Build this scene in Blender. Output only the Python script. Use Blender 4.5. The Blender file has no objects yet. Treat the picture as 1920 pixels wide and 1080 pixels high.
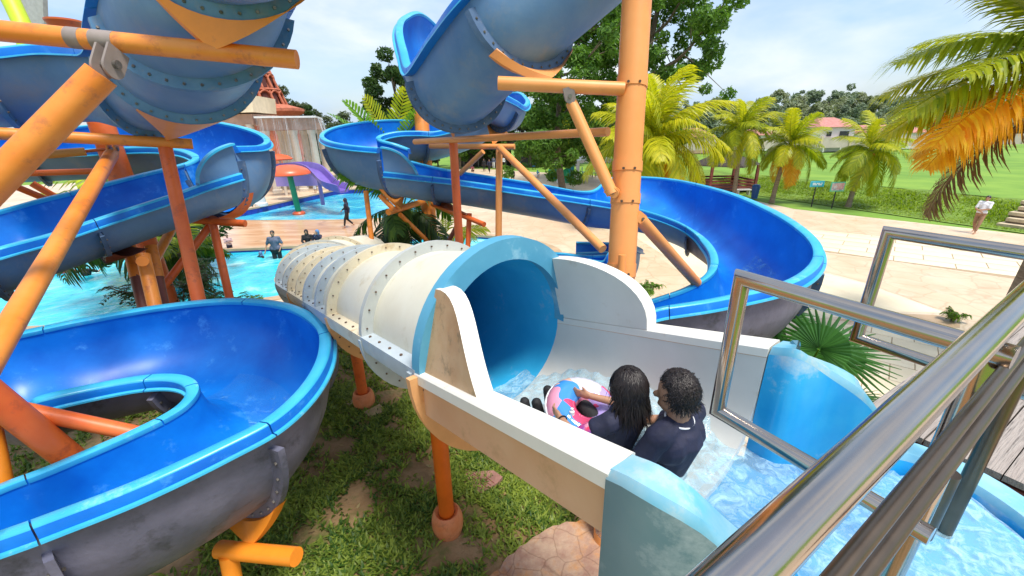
import bpy, bmesh, math, random
import numpy as np
from mathutils import Vector, Matrix

random.seed(7)
rng = np.random.default_rng(11)
R_ = math.radians
S = bpy.context.scene
COL = S.collection

# ------------------------------------------------------------------ camera
CAM_H = 4.9
cam_d = bpy.data.cameras.new("camera")
cam_d.sensor_width = 36.0
cam_d.lens = 14.6250
cam_d.clip_start = 0.05
cam_d.clip_end = 3000
cam = bpy.data.objects.new("camera", cam_d)
COL.objects.link(cam)
cam.matrix_world = Matrix.Translation((0, 0, CAM_H)) @ Matrix([[0.999812, 0.019414, 0.0], [-0.006873, 0.353982, -0.935227], [-0.018156, 0.935051, 0.354048]]).to_4x4()
S.camera = cam

# ------------------------------------------------------------------ light
SUN_EL, SUN_AZ = 68.0, 135.0          # degrees; azimuth clockwise from +Y (the view direction)
world = bpy.data.worlds.new("World")
S.world = world
world.use_nodes = True
wn, wl = world.node_tree.nodes, world.node_tree.links
for n in list(wn): wn.remove(n)
w_out = wn.new("ShaderNodeOutputWorld")
w_bg = wn.new("ShaderNodeBackground")
w_bg.inputs["Strength"].default_value = 0.1
sky = wn.new("ShaderNodeTexSky")
sky.sky_type = 'NISHITA'
sky.sun_disc = False
sky.sun_elevation = R_(SUN_EL)
sky.sun_rotation = R_(SUN_AZ)
sky.air_density = 1.0
sky.dust_density = 2.0
sky.ozone_density = 1.5
w_tc = wn.new("ShaderNodeTexCoord")
w_map = wn.new("ShaderNodeMapping")
w_map.inputs["Scale"].default_value = (1.0, 1.0, 2.6)
w_map.inputs["Location"].default_value = (0.35, 0.2, 0.0)
w_n = wn.new("ShaderNodeTexNoise")
w_n.inputs["Scale"].default_value = 2.3
w_n.inputs["Detail"].default_value = 7.0
w_n.inputs["Roughness"].default_value = 0.55
w_n.inputs["Distortion"].default_value = 0.25
w_r = wn.new("ShaderNodeValToRGB")
w_r.color_ramp.elements[0].position = 0.36
w_r.color_ramp.elements[0].color = (0.15, 0.15, 0.15, 1)
w_r.color_ramp.elements[1].position = 0.60
w_r.color_ramp.elements[1].color = (0.94, 0.94, 0.94, 1)
# a second, broader noise shades the clouds from white to blue grey
w_n2 = wn.new("ShaderNodeTexNoise")
w_n2.inputs["Scale"].default_value = 3.1
w_n2.inputs["Detail"].default_value = 5.0
w_r2 = wn.new("ShaderNodeValToRGB")
w_r2.color_ramp.elements[0].position = 0.34
w_r2.color_ramp.elements[0].color = (2.0, 3.3, 5.4, 1)
w_r2.color_ramp.elements[1].position = 0.62
w_r2.color_ramp.elements[1].color = (5.0, 5.2, 5.35, 1)
w_mix = wn.new("ShaderNodeMixRGB")
wl.new(w_tc.outputs["Generated"], w_map.inputs["Vector"])
wl.new(w_map.outputs["Vector"], w_n.inputs["Vector"])
wl.new(w_map.outputs["Vector"], w_n2.inputs["Vector"])
wl.new(w_n.outputs["Fac"], w_r.inputs["Fac"])
wl.new(w_n2.outputs["Fac"], w_r2.inputs["Fac"])
wl.new(w_r.outputs["Color"], w_mix.inputs["Fac"])
wl.new(sky.outputs["Color"], w_mix.inputs["Color1"])
wl.new(w_r2.outputs["Color"], w_mix.inputs["Color2"])
wl.new(w_mix.outputs["Color"], w_bg.inputs["Color"])
wl.new(w_bg.outputs["Background"], w_out.inputs["Surface"])

sun_d = bpy.data.lights.new("sun", 'SUN')
sun_d.energy = 2.2
sun_d.angle = R_(16.0)
sun_d.color = (1.0, 0.95, 0.86)
sun = bpy.data.objects.new("sun", sun_d)
COL.objects.link(sun)
sd = Vector((math.sin(R_(SUN_AZ)) * math.cos(R_(SUN_EL)), math.cos(R_(SUN_AZ)) * math.cos(R_(SUN_EL)), math.sin(R_(SUN_EL))))
sun.rotation_euler = (-sd).to_track_quat('-Z', 'Y').to_euler()
sun.location = (10, -10, 40)

S.view_settings.view_transform = 'Standard'
S.view_settings.look = 'None'
S.view_settings.exposure = 1.12
S.view_settings.gamma = 1.0
S.view_settings.use_curve_mapping = False
S.render.engine = 'CYCLES'
S.cycles.max_bounces = 8
S.cycles.transparent_max_bounces = 12
S.cycles.use_denoising = True

# ------------------------------------------------------------------ helpers
WL = {}                     # world location of empties and meshes placed without rotation

def V(*a):
    return Vector(a[0]) if len(a) == 1 else Vector(a)

def tag(o, label=None, cat=None, group=None, kind=None):
    if label: o['label'] = label
    if cat: o['category'] = cat
    if group: o['group'] = group
    if kind: o['kind'] = kind
    return o

def thing(name, label, cat, loc=(0, 0, 0), group=None, rz=0.0):
    o = bpy.data.objects.new(name, None)
    o.empty_display_size = 0.2
    COL.objects.link(o)
    o.location = loc
    o.rotation_euler = (0, 0, rz)
    WL[o.name] = Vector(loc)
    return tag(o, label, cat, group)

def unit(v):
    v = np.asarray(v, float)
    return v / max(1e-9, np.linalg.norm(v))

def frame_of(d):
    d = unit(d)
    a = np.array([0, 0, 1.0]) if abs(d[2]) < 0.95 else np.array([1.0, 0, 0])
    u = unit(np.cross(d, a)); v = np.cross(d, u)
    return u, v, d

class MB:
    """collects vertices and faces, then becomes ONE mesh object"""
    def __init__(s):
        s.v = []; s.f = []; s.m = []; s.n = 0
    def add(s, verts, faces, mi=0):
        verts = np.asarray(verts, float)
        s.v.append(verts); o = s.n; s.n += len(verts)
        for f in faces:
            s.f.append(tuple(i + o for i in f)); s.m.append(mi)
        return s
    def ring_sweep(s, rings, closed=True, cap=False, mi=0):
        rings = [np.asarray(r, float) for r in rings]
        k = len(rings[0]); fs = []
        for i in range(len(rings) - 1):
            for j in range(k if closed else k - 1):
                a, b = i * k + j, i * k + (j + 1) % k
                fs.append((a, b, b + k, a + k))
        if cap:
            fs.append(tuple(range(k))[::-1]); L = (len(rings) - 1) * k
            fs.append(tuple(L + j for j in range(k)))
        return s.add(np.concatenate(rings), fs, mi)
    def tube(s, pts, r, n=14, cap=True, mi=0):
        pts = [np.asarray(p, float) for p in pts]
        rs = r if hasattr(r, '__len__') else [r] * len(pts)
        rings = []
        u0 = None
        for i, p in enumerate(pts):
            d = pts[min(i + 1, len(pts) - 1)] - pts[max(i - 1, 0)]
            u, v, d = frame_of(d)
            if u0 is not None:
                u = unit(u0 - d * u0.dot(d)); v = np.cross(d, u)
            u0 = u
            a = np.linspace(0, 2 * math.pi, n, endpoint=False)
            rings.append(p + rs[i] * (np.outer(np.cos(a), u) + np.outer(np.sin(a), v)))
        return s.ring_sweep(rings, True, cap, mi)
    def box(s, c, sx, sy, sz, rot=None, mi=0):
        c = np.asarray(c, float)
        p = np.array([[x, y, z] for x in (-.5, .5) for y in (-.5, .5) for z in (-.5, .5)]) * [sx, sy, sz]
        if rot is not None: p = p @ np.asarray(rot, float).T
        return s.add(p + c, [(0, 1, 3, 2), (4, 6, 7, 5), (0, 4, 5, 1), (2, 3, 7, 6), (0, 2, 6, 4), (1, 5, 7, 3)], mi)
    def lathe(s, c, prof, n=20, mi=0, cap=True):
        a = np.linspace(0, 2 * math.pi, n, endpoint=False)
        rings = [np.stack([r * np.cos(a), r * np.sin(a), np.full(n, z)], 1) + np.asarray(c, float) for r, z in prof]
        return s.ring_sweep(rings, True, cap, mi)
    def ball(s, c, r, n=12, m=8, rot=None, mi=0):
        rr = np.asarray(r if hasattr(r, '__len__') else (r, r, r), float)
        a = np.linspace(0, 2 * math.pi, n, endpoint=False); rings = []
        for t in np.linspace(-math.pi / 2 + .12, math.pi / 2 - .12, m):
            q = np.stack([np.cos(t) * np.cos(a), np.cos(t) * np.sin(a), np.full(n, math.sin(t))], 1) * rr
            if rot is not None: q = q @ np.asarray(rot, float).T
            rings.append(q + np.asarray(c, float))
        return s.ring_sweep(rings, True, True, mi)
    def prism(s, poly, z0, z1, mi=0):
        k = len(poly)
        vs = [(x, y, z0) for x, y in poly] + [(x, y, z1) for x, y in poly]
        fs = [tuple(range(k))[::-1], tuple(range(k, 2 * k))] + [(i, (i + 1) % k, (i + 1) % k + k, i + k) for i in range(k)]
        return s.add(vs, fs, mi)
    def mesh(s, name, mats, off=(0, 0, 0), smooth=True, angle=40):
        me = bpy.data.meshes.new(name)
        vs = np.concatenate(s.v) - np.asarray(off, float) if s.v else np.zeros((0, 3))
        me.from_pydata(vs.tolist(), [], s.f)
        for m in (mats if isinstance(mats, (list, tuple)) else [mats]): me.materials.append(m)
        me.polygons.foreach_set("material_index", np.array(s.m, dtype=np.int32))
        me.polygons.foreach_set("use_smooth", np.full(len(s.f), smooth))
        me.update()
        if smooth and angle: me.set_sharp_from_angle(angle=R_(angle))
        return me
    def build(s, name, mats, parent=None, smooth=True, angle=40, at=None, kind=None, recalc=False):
        """coordinates are world coordinates (or local ones when the parent stands at the origin)"""
        allv = np.concatenate(s.v)
        if at is None:
            if parent is None:
                lo, hi = allv.min(0), allv.max(0); at = ((lo[0] + hi[0]) / 2, (lo[1] + hi[1]) / 2, lo[2])
            else:
                at = tuple(WL[parent.name])
        me = s.mesh(name, mats, at, smooth, angle)
        if recalc: fix_normals(me)
        o = bpy.data.objects.new(name, me)
        COL.objects.link(o)
        if parent is not None:
            o.parent = parent
            o.location = Vector(at) - WL[parent.name]
        else:
            o.location = at
        WL[o.name] = Vector(at)
        if kind: o['kind'] = kind
        return o

def fix_normals(me):
    bm = bmesh.new(); bm.from_mesh(me)
    bmesh.ops.recalc_face_normals(bm, faces=bm.faces)
    bm.to_mesh(me); bm.free(); me.update()

def fast_mesh(name, verts, quads, mats, mat_idx=None, smooth=False):
    """large meshes of quads (or triangles) straight from numpy"""
    me = bpy.data.meshes.new(name)
    verts = np.asarray(verts, np.float32); quads = np.asarray(quads, np.int32)
    k = quads.shape[1]
    me.vertices.add(len(verts)); me.vertices.foreach_set("co", verts.ravel())
    me.loops.add(quads.size); me.loops.foreach_set("vertex_index", quads.ravel())
    me.polygons.add(len(quads))
    me.polygons.foreach_set("loop_start", np.arange(0, quads.size, k, dtype=np.int32))
    me.polygons.foreach_set("loop_total", np.full(len(quads), k, np.int32))
    for m in (mats if isinstance(mats, (list, tuple)) else [mats]): me.materials.append(m)
    if mat_idx is not None: me.polygons.foreach_set("material_index", np.asarray(mat_idx, np.int32))
    me.polygons.foreach_set("use_smooth", np.full(len(quads), smooth))
    me.update(calc_edges=True)
    return me

def link_mesh(me, name, parent=None, loc=(0, 0, 0), kind=None):
    o = bpy.data.objects.new(name, me)
    COL.objects.link(o); o.location = loc
    if parent is not None:
        o.parent = parent
        WL[o.name] = WL.get(parent.name, Vector((0, 0, 0))) + Vector(loc)
    else:
        WL[o.name] = Vector(loc)
    if kind: o['kind'] = kind
    return o

def copy_tree(o, parent=None):
    c = o.copy(); COL.objects.link(c); c.parent = parent
    for ch in list(o.children): copy_tree(ch, c)
    return c

def catmull(P, n, closed=False):
    """n points along a centripetal-free Catmull-Rom curve through P, even in parameter"""
    P = np.asarray(P, float); k = len(P)
    Q = np.concatenate([[2 * P[0] - P[1]], P, [2 * P[-1] - P[-2]]])
    t = np.linspace(0, k - 1 - 1e-9, n); i = t.astype(int); u = (t - i)[:, None]
    p0, p1, p2, p3 = Q[i], Q[i + 1], Q[i + 2], Q[i + 3]
    return 0.5 * ((2 * p1) + (-p0 + p2) * u + (2 * p0 - 5 * p1 + 4 * p2 - p3) * u ** 2 + (-p0 + 3 * p1 - 3 * p2 + p3) * u ** 3)

# ------------------------------------------------------------------ materials
def mat(name, col, rough=0.6, var=0.0, scale=4.0, col2=None, bump=0.0, bscale=None, metal=0.0, spec=0.5,
        stain=None, stain_amt=0.0, stain_scale=1.5, coat=0.0, aniso=None, detail=5.0, trans=0.0, streak=None, uneven=0.0, crack=None, crack_dark=0.72):
    m = bpy.data.materials.new(name); m.use_nodes = True
    nt = m.node_tree; N, L = nt.nodes, nt.links
    b = N["Principled BSDF"]
    b.inputs["Roughness"].default_value = rough
    b.inputs["Metallic"].default_value = metal
    b.inputs["Specular IOR Level"].default_value = spec
    b.inputs["Coat Weight"].default_value = coat
    b.inputs["Base Color"].default_value = (*col, 1)
    tc = N.new("ShaderNodeTexCoord"); src = tc.outputs["Object"]
    if streak is not None:
        mp = N.new("ShaderNodeMapping"); mp.inputs["Scale"].default_value = streak
        L.new(src, mp.inputs["Vector"]); vec = mp.outputs["Vector"]
    else: vec = src
    color = None
    if col2 is not None or var:
        c2 = col2 if col2 is not None else tuple(min(1, c * (1 + var)) for c in col)
        c1 = col if col2 is not None else tuple(c * (1 - var) for c in col)
        n = N.new("ShaderNodeTexNoise"); n.inputs["Scale"].default_value = scale
        n.inputs["Detail"].default_value = detail; n.inputs["Roughness"].default_value = 0.6
        L.new(vec, n.inputs["Vector"])
        r = N.new("ShaderNodeValToRGB")
        r.color_ramp.elements[0].position = 0.36; r.color_ramp.elements[1].position = 0.64
        r.color_ramp.elements[0].color = (*c1, 1); r.color_ramp.elements[1].color = (*c2, 1)
        L.new(n.outputs["Fac"], r.inputs["Fac"]); color = r.outputs["Color"]
    if stain is not None:
        n = N.new("ShaderNodeTexNoise"); n.inputs["Scale"].default_value = stain_scale
        n.inputs["Detail"].default_value = 8; n.inputs["Roughness"].default_value = 0.7
        L.new(vec, n.inputs["Vector"])
        r = N.new("ShaderNodeValToRGB")
        r.color_ramp.elements[0].position = 0.62 - 0.25 * stain_amt; r.color_ramp.elements[1].position = 0.78 - 0.2 * stain_amt
        r.color_ramp.elements[0].color = (0, 0, 0, 1); r.color_ramp.elements[1].color = (1, 1, 1, 1)
        L.new(n.outputs["Fac"], r.inputs["Fac"])
        mx = N.new("ShaderNodeMixRGB"); mx.inputs["Color2"].default_value = (*stain, 1)
        if color is None: mx.inputs["Color1"].default_value = (*col, 1)
        else: L.new(color, mx.inputs["Color1"])
        L.new(r.outputs["Color"], mx.inputs["Fac"]); color = mx.outputs["Color"]
    crack_h = None
    if crack:
        nd = N.new("ShaderNodeTexNoise"); nd.inputs["Scale"].default_value = crack * 1.7; nd.inputs["Detail"].default_value = 4
        L.new(vec, nd.inputs["Vector"])
        mv = N.new("ShaderNodeMixRGB"); mv.inputs["Fac"].default_value = 0.12 / max(.3, crack * .5)
        L.new(vec, mv.inputs["Color1"]); L.new(nd.outputs["Color"], mv.inputs["Color2"])
        vo = N.new("ShaderNodeTexVoronoi"); vo.feature = 'DISTANCE_TO_EDGE'; vo.inputs["Scale"].default_value = crack
        L.new(mv.outputs["Color"], vo.inputs["Vector"])
        rc = N.new("ShaderNodeValToRGB"); rc.color_ramp.elements[0].position = 0.006; rc.color_ramp.elements[1].position = 0.035
        rc.color_ramp.elements[0].color = (crack_dark, crack_dark * .95, crack_dark * .9, 1); rc.color_ramp.elements[1].color = (1, 1, 1, 1)
        L.new(vo.outputs["Distance"], rc.inputs["Fac"])
        mc = N.new("ShaderNodeMixRGB"); mc.blend_type = 'MULTIPLY'; mc.inputs["Fac"].default_value = 1
        if color is None: mc.inputs["Color1"].default_value = (*col, 1)
        else: L.new(color, mc.inputs["Color1"])
        L.new(rc.outputs["Color"], mc.inputs["Color2"]); color = mc.outputs["Color"]; crack_h = rc.outputs["Color"]
    if color is not None: L.new(color, b.inputs["Base Color"])
    if uneven:
        n = N.new("ShaderNodeTexNoise"); n.inputs["Scale"].default_value = scale * 2.2
        n.inputs["Detail"].default_value = 6
        mr = N.new("ShaderNodeMapRange")
        mr.inputs["To Min"].default_value = max(0.02, rough - uneven); mr.inputs["To Max"].default_value = min(1, rough + uneven)
        L.new(vec, n.inputs["Vector"]); L.new(n.outputs["Fac"], mr.inputs["Value"]); L.new(mr.outputs["Result"], b.inputs["Roughness"])
    if bump:
        n = N.new("ShaderNodeTexNoise"); n.inputs["Scale"].default_value = bscale or scale * 4
        n.inputs["Detail"].default_value = 6
        L.new(vec, n.inputs["Vector"])
        bp = N.new("ShaderNodeBump"); bp.inputs["Strength"].default_value = bump; bp.inputs["Distance"].default_value = 0.02
        L.new(n.outputs["Fac"], bp.inputs["Height"]); L.new(bp.outputs["Normal"], b.inputs["Normal"])
    return m

def leaf_mat(name, c1, c2, trans=0.45, rough=0.5, scale=0.8, tcol=None):
    """foliage: colour by position, part of the light shining through the leaf"""
    m = bpy.data.materials.new(name); m.use_nodes = True
    nt = m.node_tree; N, L = nt.nodes, nt.links
    for n in list(N): N.remove(n)
    out = N.new("ShaderNodeOutputMaterial")
    geo = N.new("ShaderNodeNewGeometry"); tc = N.new("ShaderNodeTexCoord")
    n1 = N.new("ShaderNodeTexNoise"); n1.inputs["Scale"].default_value = scale; n1.inputs["Detail"].default_value = 3
    L.new(tc.outputs["Object"], n1.inputs["Vector"])
    add = N.new("ShaderNodeMath"); add.operation = 'MULTIPLY_ADD'; add.inputs[1].default_value = 0.5
    L.new(geo.outputs["Random Per Island"], add.inputs[0]); L.new(n1.outputs["Fac"], add.inputs[2])
    r = N.new("ShaderNodeValToRGB")
    r.color_ramp.elements[0].position = 0.42; r.color_ramp.elements[1].position = 1.0
    r.color_ramp.elements[0].color = (*c1, 1); r.color_ramp.elements[1].color = (*c2, 1)
    L.new(add.outputs[0], r.inputs["Fac"])
    b = N.new("ShaderNodeBsdfPrincipled"); b.inputs["Roughness"].default_value = rough
    b.inputs["Specular IOR Level"].default_value = 0.35
    L.new(r.outputs["Color"], b.inputs["Base Color"])
    t = N.new("ShaderNodeBsdfTranslucent")
    if tcol is None:
        mm = N.new("ShaderNodeMixRGB"); mm.blend_type = 'MULTIPLY'; mm.inputs["Fac"].default_value = 1
        mm.inputs["Color2"].default_value = (1.5, 1.6, 0.7, 1)
        L.new(r.outputs["Color"], mm.inputs["Color1"]); L.new(mm.outputs["Color"], t.inputs["Color"])
    else: t.inputs["Color"].default_value = (*tcol, 1)
    mx = N.new("ShaderNodeMixShader"); mx.inputs["Fac"].default_value = trans
    L.new(b.outputs[0], mx.inputs[1]); L.new(t.outputs[0], mx.inputs[2]); L.new(mx.outputs[0], out.inputs["Surface"])
    return m

M = {}
M['slide_in'] = mat('slide_blue_gelcoat', (0.002, 0.115, 0.52), 0.34, spec=0.35, col2=(0.005, 0.20, 0.68), scale=1.4, stain=(0.07, 0.33, 0.76), stain_amt=0.16, stain_scale=3.4, uneven=0.1, bump=0.03, bscale=3)
M['slide_lip'] = mat('slide_lip_gelcoat', (0.03, 0.36, 0.62), 0.3, col2=(0.05, 0.44, 0.70), scale=3, stain=(0.25, 0.55, 0.70), stain_amt=0.15, stain_scale=5)
M['hull_blue'] = mat('hull_blue_paint', (0.085, 0.20, 0.40), 0.5, col2=(0.14, 0.26, 0.44), scale=1.6, stain=(0.20, 0.26, 0.36), stain_amt=0.35, stain_scale=2.5, bump=0.12, bscale=14, uneven=0.12)
M['hull_grey'] = mat('hull_weathered_paint', (0.095, 0.10, 0.15), 0.5, col2=(0.16, 0.16, 0.23), scale=2.4, stain=(0.035, 0.04, 0.05), stain_amt=0.3, stain_scale=4.5, bump=0.22, bscale=18, uneven=0.1)
M['flange_blue'] = mat('flange_paint', (0.045, 0.095, 0.19), 0.55, col2=(0.075, 0.14, 0.25), scale=5, stain=(0.16, 0.19, 0.24), stain_amt=0.3, stain_scale=6, bump=0.1)
M['flange_mid'] = mat('flange_pale_paint', (0.07, 0.19, 0.36), 0.5, col2=(0.11, 0.25, 0.42), scale=5, stain=(0.2, 0.24, 0.3), stain_amt=0.3, stain_scale=6, bump=0.1)
M['bolt'] = mat('bolt_steel', (0.22, 0.20, 0.18), 0.45, metal=0.7, var=0.3, scale=30)
M['bolt_rust'] = mat('bolt_rust', (0.10, 0.06, 0.04), 0.7, var=0.3, scale=30)
M['orange'] = mat('orange_paint', (0.74, 0.21, 0.018), 0.45, col2=(0.80, 0.28, 0.045), scale=2.5, stain=(0.42, 0.12, 0.05), stain_amt=0.3, stain_scale=6, bump=0.05, uneven=0.1)
M['orange_red'] = mat('orange_red_paint', (0.64, 0.105, 0.015), 0.45, col2=(0.72, 0.15, 0.03), scale=2.5, stain=(0.34, 0.07, 0.03), stain_amt=0.3, stain_scale=6, bump=0.05, uneven=0.1)
M['peach'] = mat('peach_paint', (0.78, 0.29, 0.07), 0.45, col2=(0.82, 0.35, 0.11), scale=1.2, stain=(0.62, 0.22, 0.08), stain_amt=0.2, stain_scale=2, bump=0.04, uneven=0.08)
M['bright_orange'] = mat('bright_orange_paint', (0.86, 0.27, 0.02), 0.4, var=0.06, scale=5, stain=(0.55, 0.16, 0.04), stain_amt=0.12, stain_scale=8, bump=0.05)
M['primer'] = mat('grey_primer', (0.27, 0.22, 0.20), 0.6, var=0.12, scale=8, bump=0.05)
M['maroon'] = mat('maroon_paint', (0.16, 0.045, 0.03), 0.5, var=0.15, scale=5)
M['white_gel'] = mat('white_gelcoat', (0.62, 0.60, 0.55), 0.35, col2=(0.70, 0.68, 0.63), scale=1.5, stain=(0.50, 0.42, 0.30), stain_amt=0.1, stain_scale=4, uneven=0.08)
M['white_rim'] = mat('white_rim_gelcoat', (0.74, 0.71, 0.64), 0.35, var=0.04, scale=3, stain=(0.6, 0.5, 0.38), stain_amt=0.08, stain_scale=6)
M['cream_tube'] = mat('cream_tube_gelcoat', (0.66, 0.61, 0.48), 0.5, col2=(0.72, 0.69, 0.58), scale=1.8, stain=(0.52, 0.44, 0.28), stain_amt=0.22, stain_scale=3, bump=0.05)
M['flange_grey'] = mat('pale_grey_flange', (0.46, 0.48, 0.46), 0.55, var=0.08, scale=4, stain=(0.5, 0.42, 0.30), stain_amt=0.25, stain_scale=5)
M['flange_bluegrey'] = mat('blue_grey_flange', (0.42, 0.48, 0.52), 0.55, var=0.08, scale=4, stain=(0.5, 0.46, 0.36), stain_amt=0.2, stain_scale=5)
M['flange_cream'] = mat('cream_flange', (0.66, 0.58, 0.42), 0.55, var=0.08, scale=4, stain=(0.45, 0.30, 0.14), stain_amt=0.25, stain_scale=5)
M['flange_peach'] = mat('peach_flange', (0.74, 0.38, 0.16), 0.5, var=0.08, scale=4, stain=(0.6, 0.22, 0.06), stain_amt=0.3, stain_scale=4)
M['shaded_wall'] = mat('shade_tinted_gelcoat', (0.60, 0.33, 0.19), 0.5, col2=(0.66, 0.41, 0.26), scale=2, stain=(0.42, 0.25, 0.13), stain_amt=0.25, stain_scale=3, bump=0.05)  # white-cream hull: the tan paints in shade and warm bounce, stain noise is wear
M['tan_shade_stain'] = mat('shaded_stained_panel', (0.46, 0.26, 0.12), 0.6, col2=(0.55, 0.36, 0.20), scale=4, stain=(0.10, 0.09, 0.04), stain_amt=0.3, stain_scale=5, bump=0.08)  # outer fin faces: shade mixed into the tan, dark flecks are stains
M['tube_blue'] = mat('tube_inside_blue', (0.03, 0.39, 0.70), 0.25, col2=(0.05, 0.46, 0.77), scale=2, stain=(0.3, 0.5, 0.7), stain_amt=0.03, stain_scale=4)
M['ring_blue'] = mat('tube_mouth_ring_paint', (0.07, 0.30, 0.46), 0.4, col2=(0.11, 0.37, 0.54), scale=2, stain=(0.35, 0.58, 0.68), stain_amt=0.15, stain_scale=4)
M['tub_blue'] = mat('tub_blue_gelcoat', (0.012, 0.30, 0.66), 0.25, col2=(0.03, 0.38, 0.70), scale=3, stain=(0.42, 0.55, 0.62), stain_amt=0.18, stain_scale=3)
M['tub_rim'] = mat('tub_worn_rim', (0.13, 0.43, 0.60), 0.35, col2=(0.28, 0.50, 0.60), scale=5, stain=(0.5, 0.53, 0.5), stain_amt=0.4, stain_scale=4)
M['tub_out'] = mat('tub_outer_paint', (0.075, 0.155, 0.175), 0.5, col2=(0.11, 0.18, 0.195), scale=2, stain=(0.30, 0.36, 0.36), stain_amt=0.25, stain_scale=3, bump=0.05)
M['steel'] = mat('polished_steel', (0.46, 0.40, 0.35), 0.15, metal=1.0, var=0.05, scale=8, uneven=0.09, bump=0.008, bscale=70)
M['steel_shaded'] = mat('shaded_steel', (0.17, 0.125, 0.09), 0.34, metal=1.0, var=0.08, scale=8, uneven=0.08)  # same rail steel, darkened brown to carry shade and the reflected deck

# ------------------------------------------------------------------ setting: ground, deck, pools
from mathutils.geometry import delaunay_2d_cdt

def densify(poly, step):
    out = []
    for i, p in enumerate(poly):
        q = poly[(i + 1) % len(poly)]
        n = max(1, int(math.dist(p, q) / step))
        out += [(p[0] + (q[0] - p[0]) * k / n, p[1] + (q[1] - p[1]) * k / n) for k in range(n)]
    return out

def smooth_poly(P, n):
    P = [tuple(p[:2]) for p in P]
    Q = [(*p, 0) for p in P]
    k = len(Q)
    c = catmull(Q + [Q[0]], n + 1)[:-1]
    return [(float(a), float(b)) for a, b, _ in c]

def inside(poly, x, y):
    c = False; j = len(poly) - 1
    for i in range(len(poly)):
        xi, yi = poly[i]; xj, yj = poly[j]
        if (yi > y) != (yj > y) and x < (xj - xi) * (y - yi) / (yj - yi) + xi: c = not c
        j = i
    return c

def sheet(name, outer, holes, z, m, kind='structure'):
    pts, edges = [], []
    for poly in [outer] + holes:
        o = len(pts); k = len(poly)
        pts += [Vector(p) for p in poly]; edges += [(o + i, o + (i + 1) % k) for i in range(k)]
    r = delaunay_2d_cdt(pts, edges, [], 0, 1e-4)
    vs = [(v.x, v.y, z) for v in r[0]]; fs = []
    for f in r[2]:
        cx = sum(r[0][i].x for i in f) / len(f); cy = sum(r[0][i].y for i in f) / len(f)
        if inside(outer, cx, cy) and not any(inside(h, cx, cy) for h in holes): fs.append(tuple(f))
    me = bpy.data.meshes.new(name); me.from_pydata(vs, [], fs); me.materials.append(m)
    fix_normals(me)
    if me.polygons and me.polygons[0].normal.z < 0: me.flip_normals()
    o = link_mesh(me, name); tag(o, kind=kind)
    return o

main_pool = smooth_poly([(-9.962, 19, 0), (-6.657, 19.644, 0), (-3.462, 20.695, 0), (-1.011, 20.267, 0), (1.034, 18.847, 0), (1.811, 16.752, 0),
                         (0.007, 14.018, 0), (-2.795, 12.702, 0), (-6.367, 12.893, 0), (-8.172, 12.334, 0), (-10.572, 11.489, 0), (-12.871, 10.61, 0), (-22, 11), (-34, 14), (-38, 20), (-30, 21.0), (-16.968, 18.403, 0), (-13, 18.659, 0)], 90)
far_pool = smooth_poly([(-19.209, 28.888, 0), (-18.369, 30.954, 0), (-16.777, 37.731, 0), (-15.389, 40.041, 0), (-9.42, 40.311, 0), (-5.994, 29.993, 0),
                        (-6.387, 26.59, 0), (-8.935, 25.298, 0), (-12.971, 25.364, 0), (-17.841, 25.832, 0), (-20.636, 26.958, 0)], 70)

M['lawn_far'] = mat('lawn', (0.115, 0.235, 0.018), 0.9, col2=(0.19, 0.32, 0.03), scale=0.35, bump=0.4, bscale=6, detail=9)
M['deck'] = mat('stamped_concrete', (0.58, 0.43, 0.29), 0.45, col2=(0.68, 0.55, 0.40), scale=0.5, stain=(0.46, 0.28, 0.16), stain_amt=0.3, stain_scale=1.2, bump=0.25, bscale=3.5, uneven=0.15, detail=9, crack=1.1, crack_dark=.86)
M['deck_pink'] = mat('pink_stamped_concrete', (0.58, 0.40, 0.26), 0.5, col2=(0.66, 0.49, 0.34), scale=0.8, stain=(0.66, 0.50, 0.38), stain_amt=0.3, stain_scale=1.3, bump=0.3, bscale=4, uneven=0.15, detail=9, crack=1.4, crack_dark=.86)
M['deck_cream'] = mat('cream_paving', (0.70, 0.58, 0.39), 0.5, col2=(0.76, 0.66, 0.48), scale=0.6, stain=(0.62, 0.46, 0.30), stain_amt=0.15, stain_scale=0.9, bump=0.15, bscale=5, uneven=0.1, detail=8)
M['deck_wet'] = mat('wet_stamped_concrete', (0.50, 0.27, 0.13), 0.22, col2=(0.66, 0.45, 0.28), scale=1.0, stain=(0.42, 0.24, 0.12), stain_amt=0.3, stain_scale=1.6, bump=0.15, bscale=3, uneven=0.14, streak=(0.35, 1.6, 1), detail=9, crack=0.9, crack_dark=.75)
M['coping'] = mat('pool_coping', (0.48, 0.33, 0.20), 0.5, var=0.1, scale=2, bump=0.1)
M['pool_tile'] = mat('dark_blue_pool_tile', (0.02, 0.04, 0.30), 0.3, var=0.3, scale=3)
M['soil'] = mat('soil', (0.24, 0.14, 0.06), 0.9, col2=(0.38, 0.25, 0.13), scale=1.6, bump=0.7, bscale=22, stain=(0.10, 0.13, 0.025), stain_amt=0.5, stain_scale=2.4, detail=10)

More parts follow.
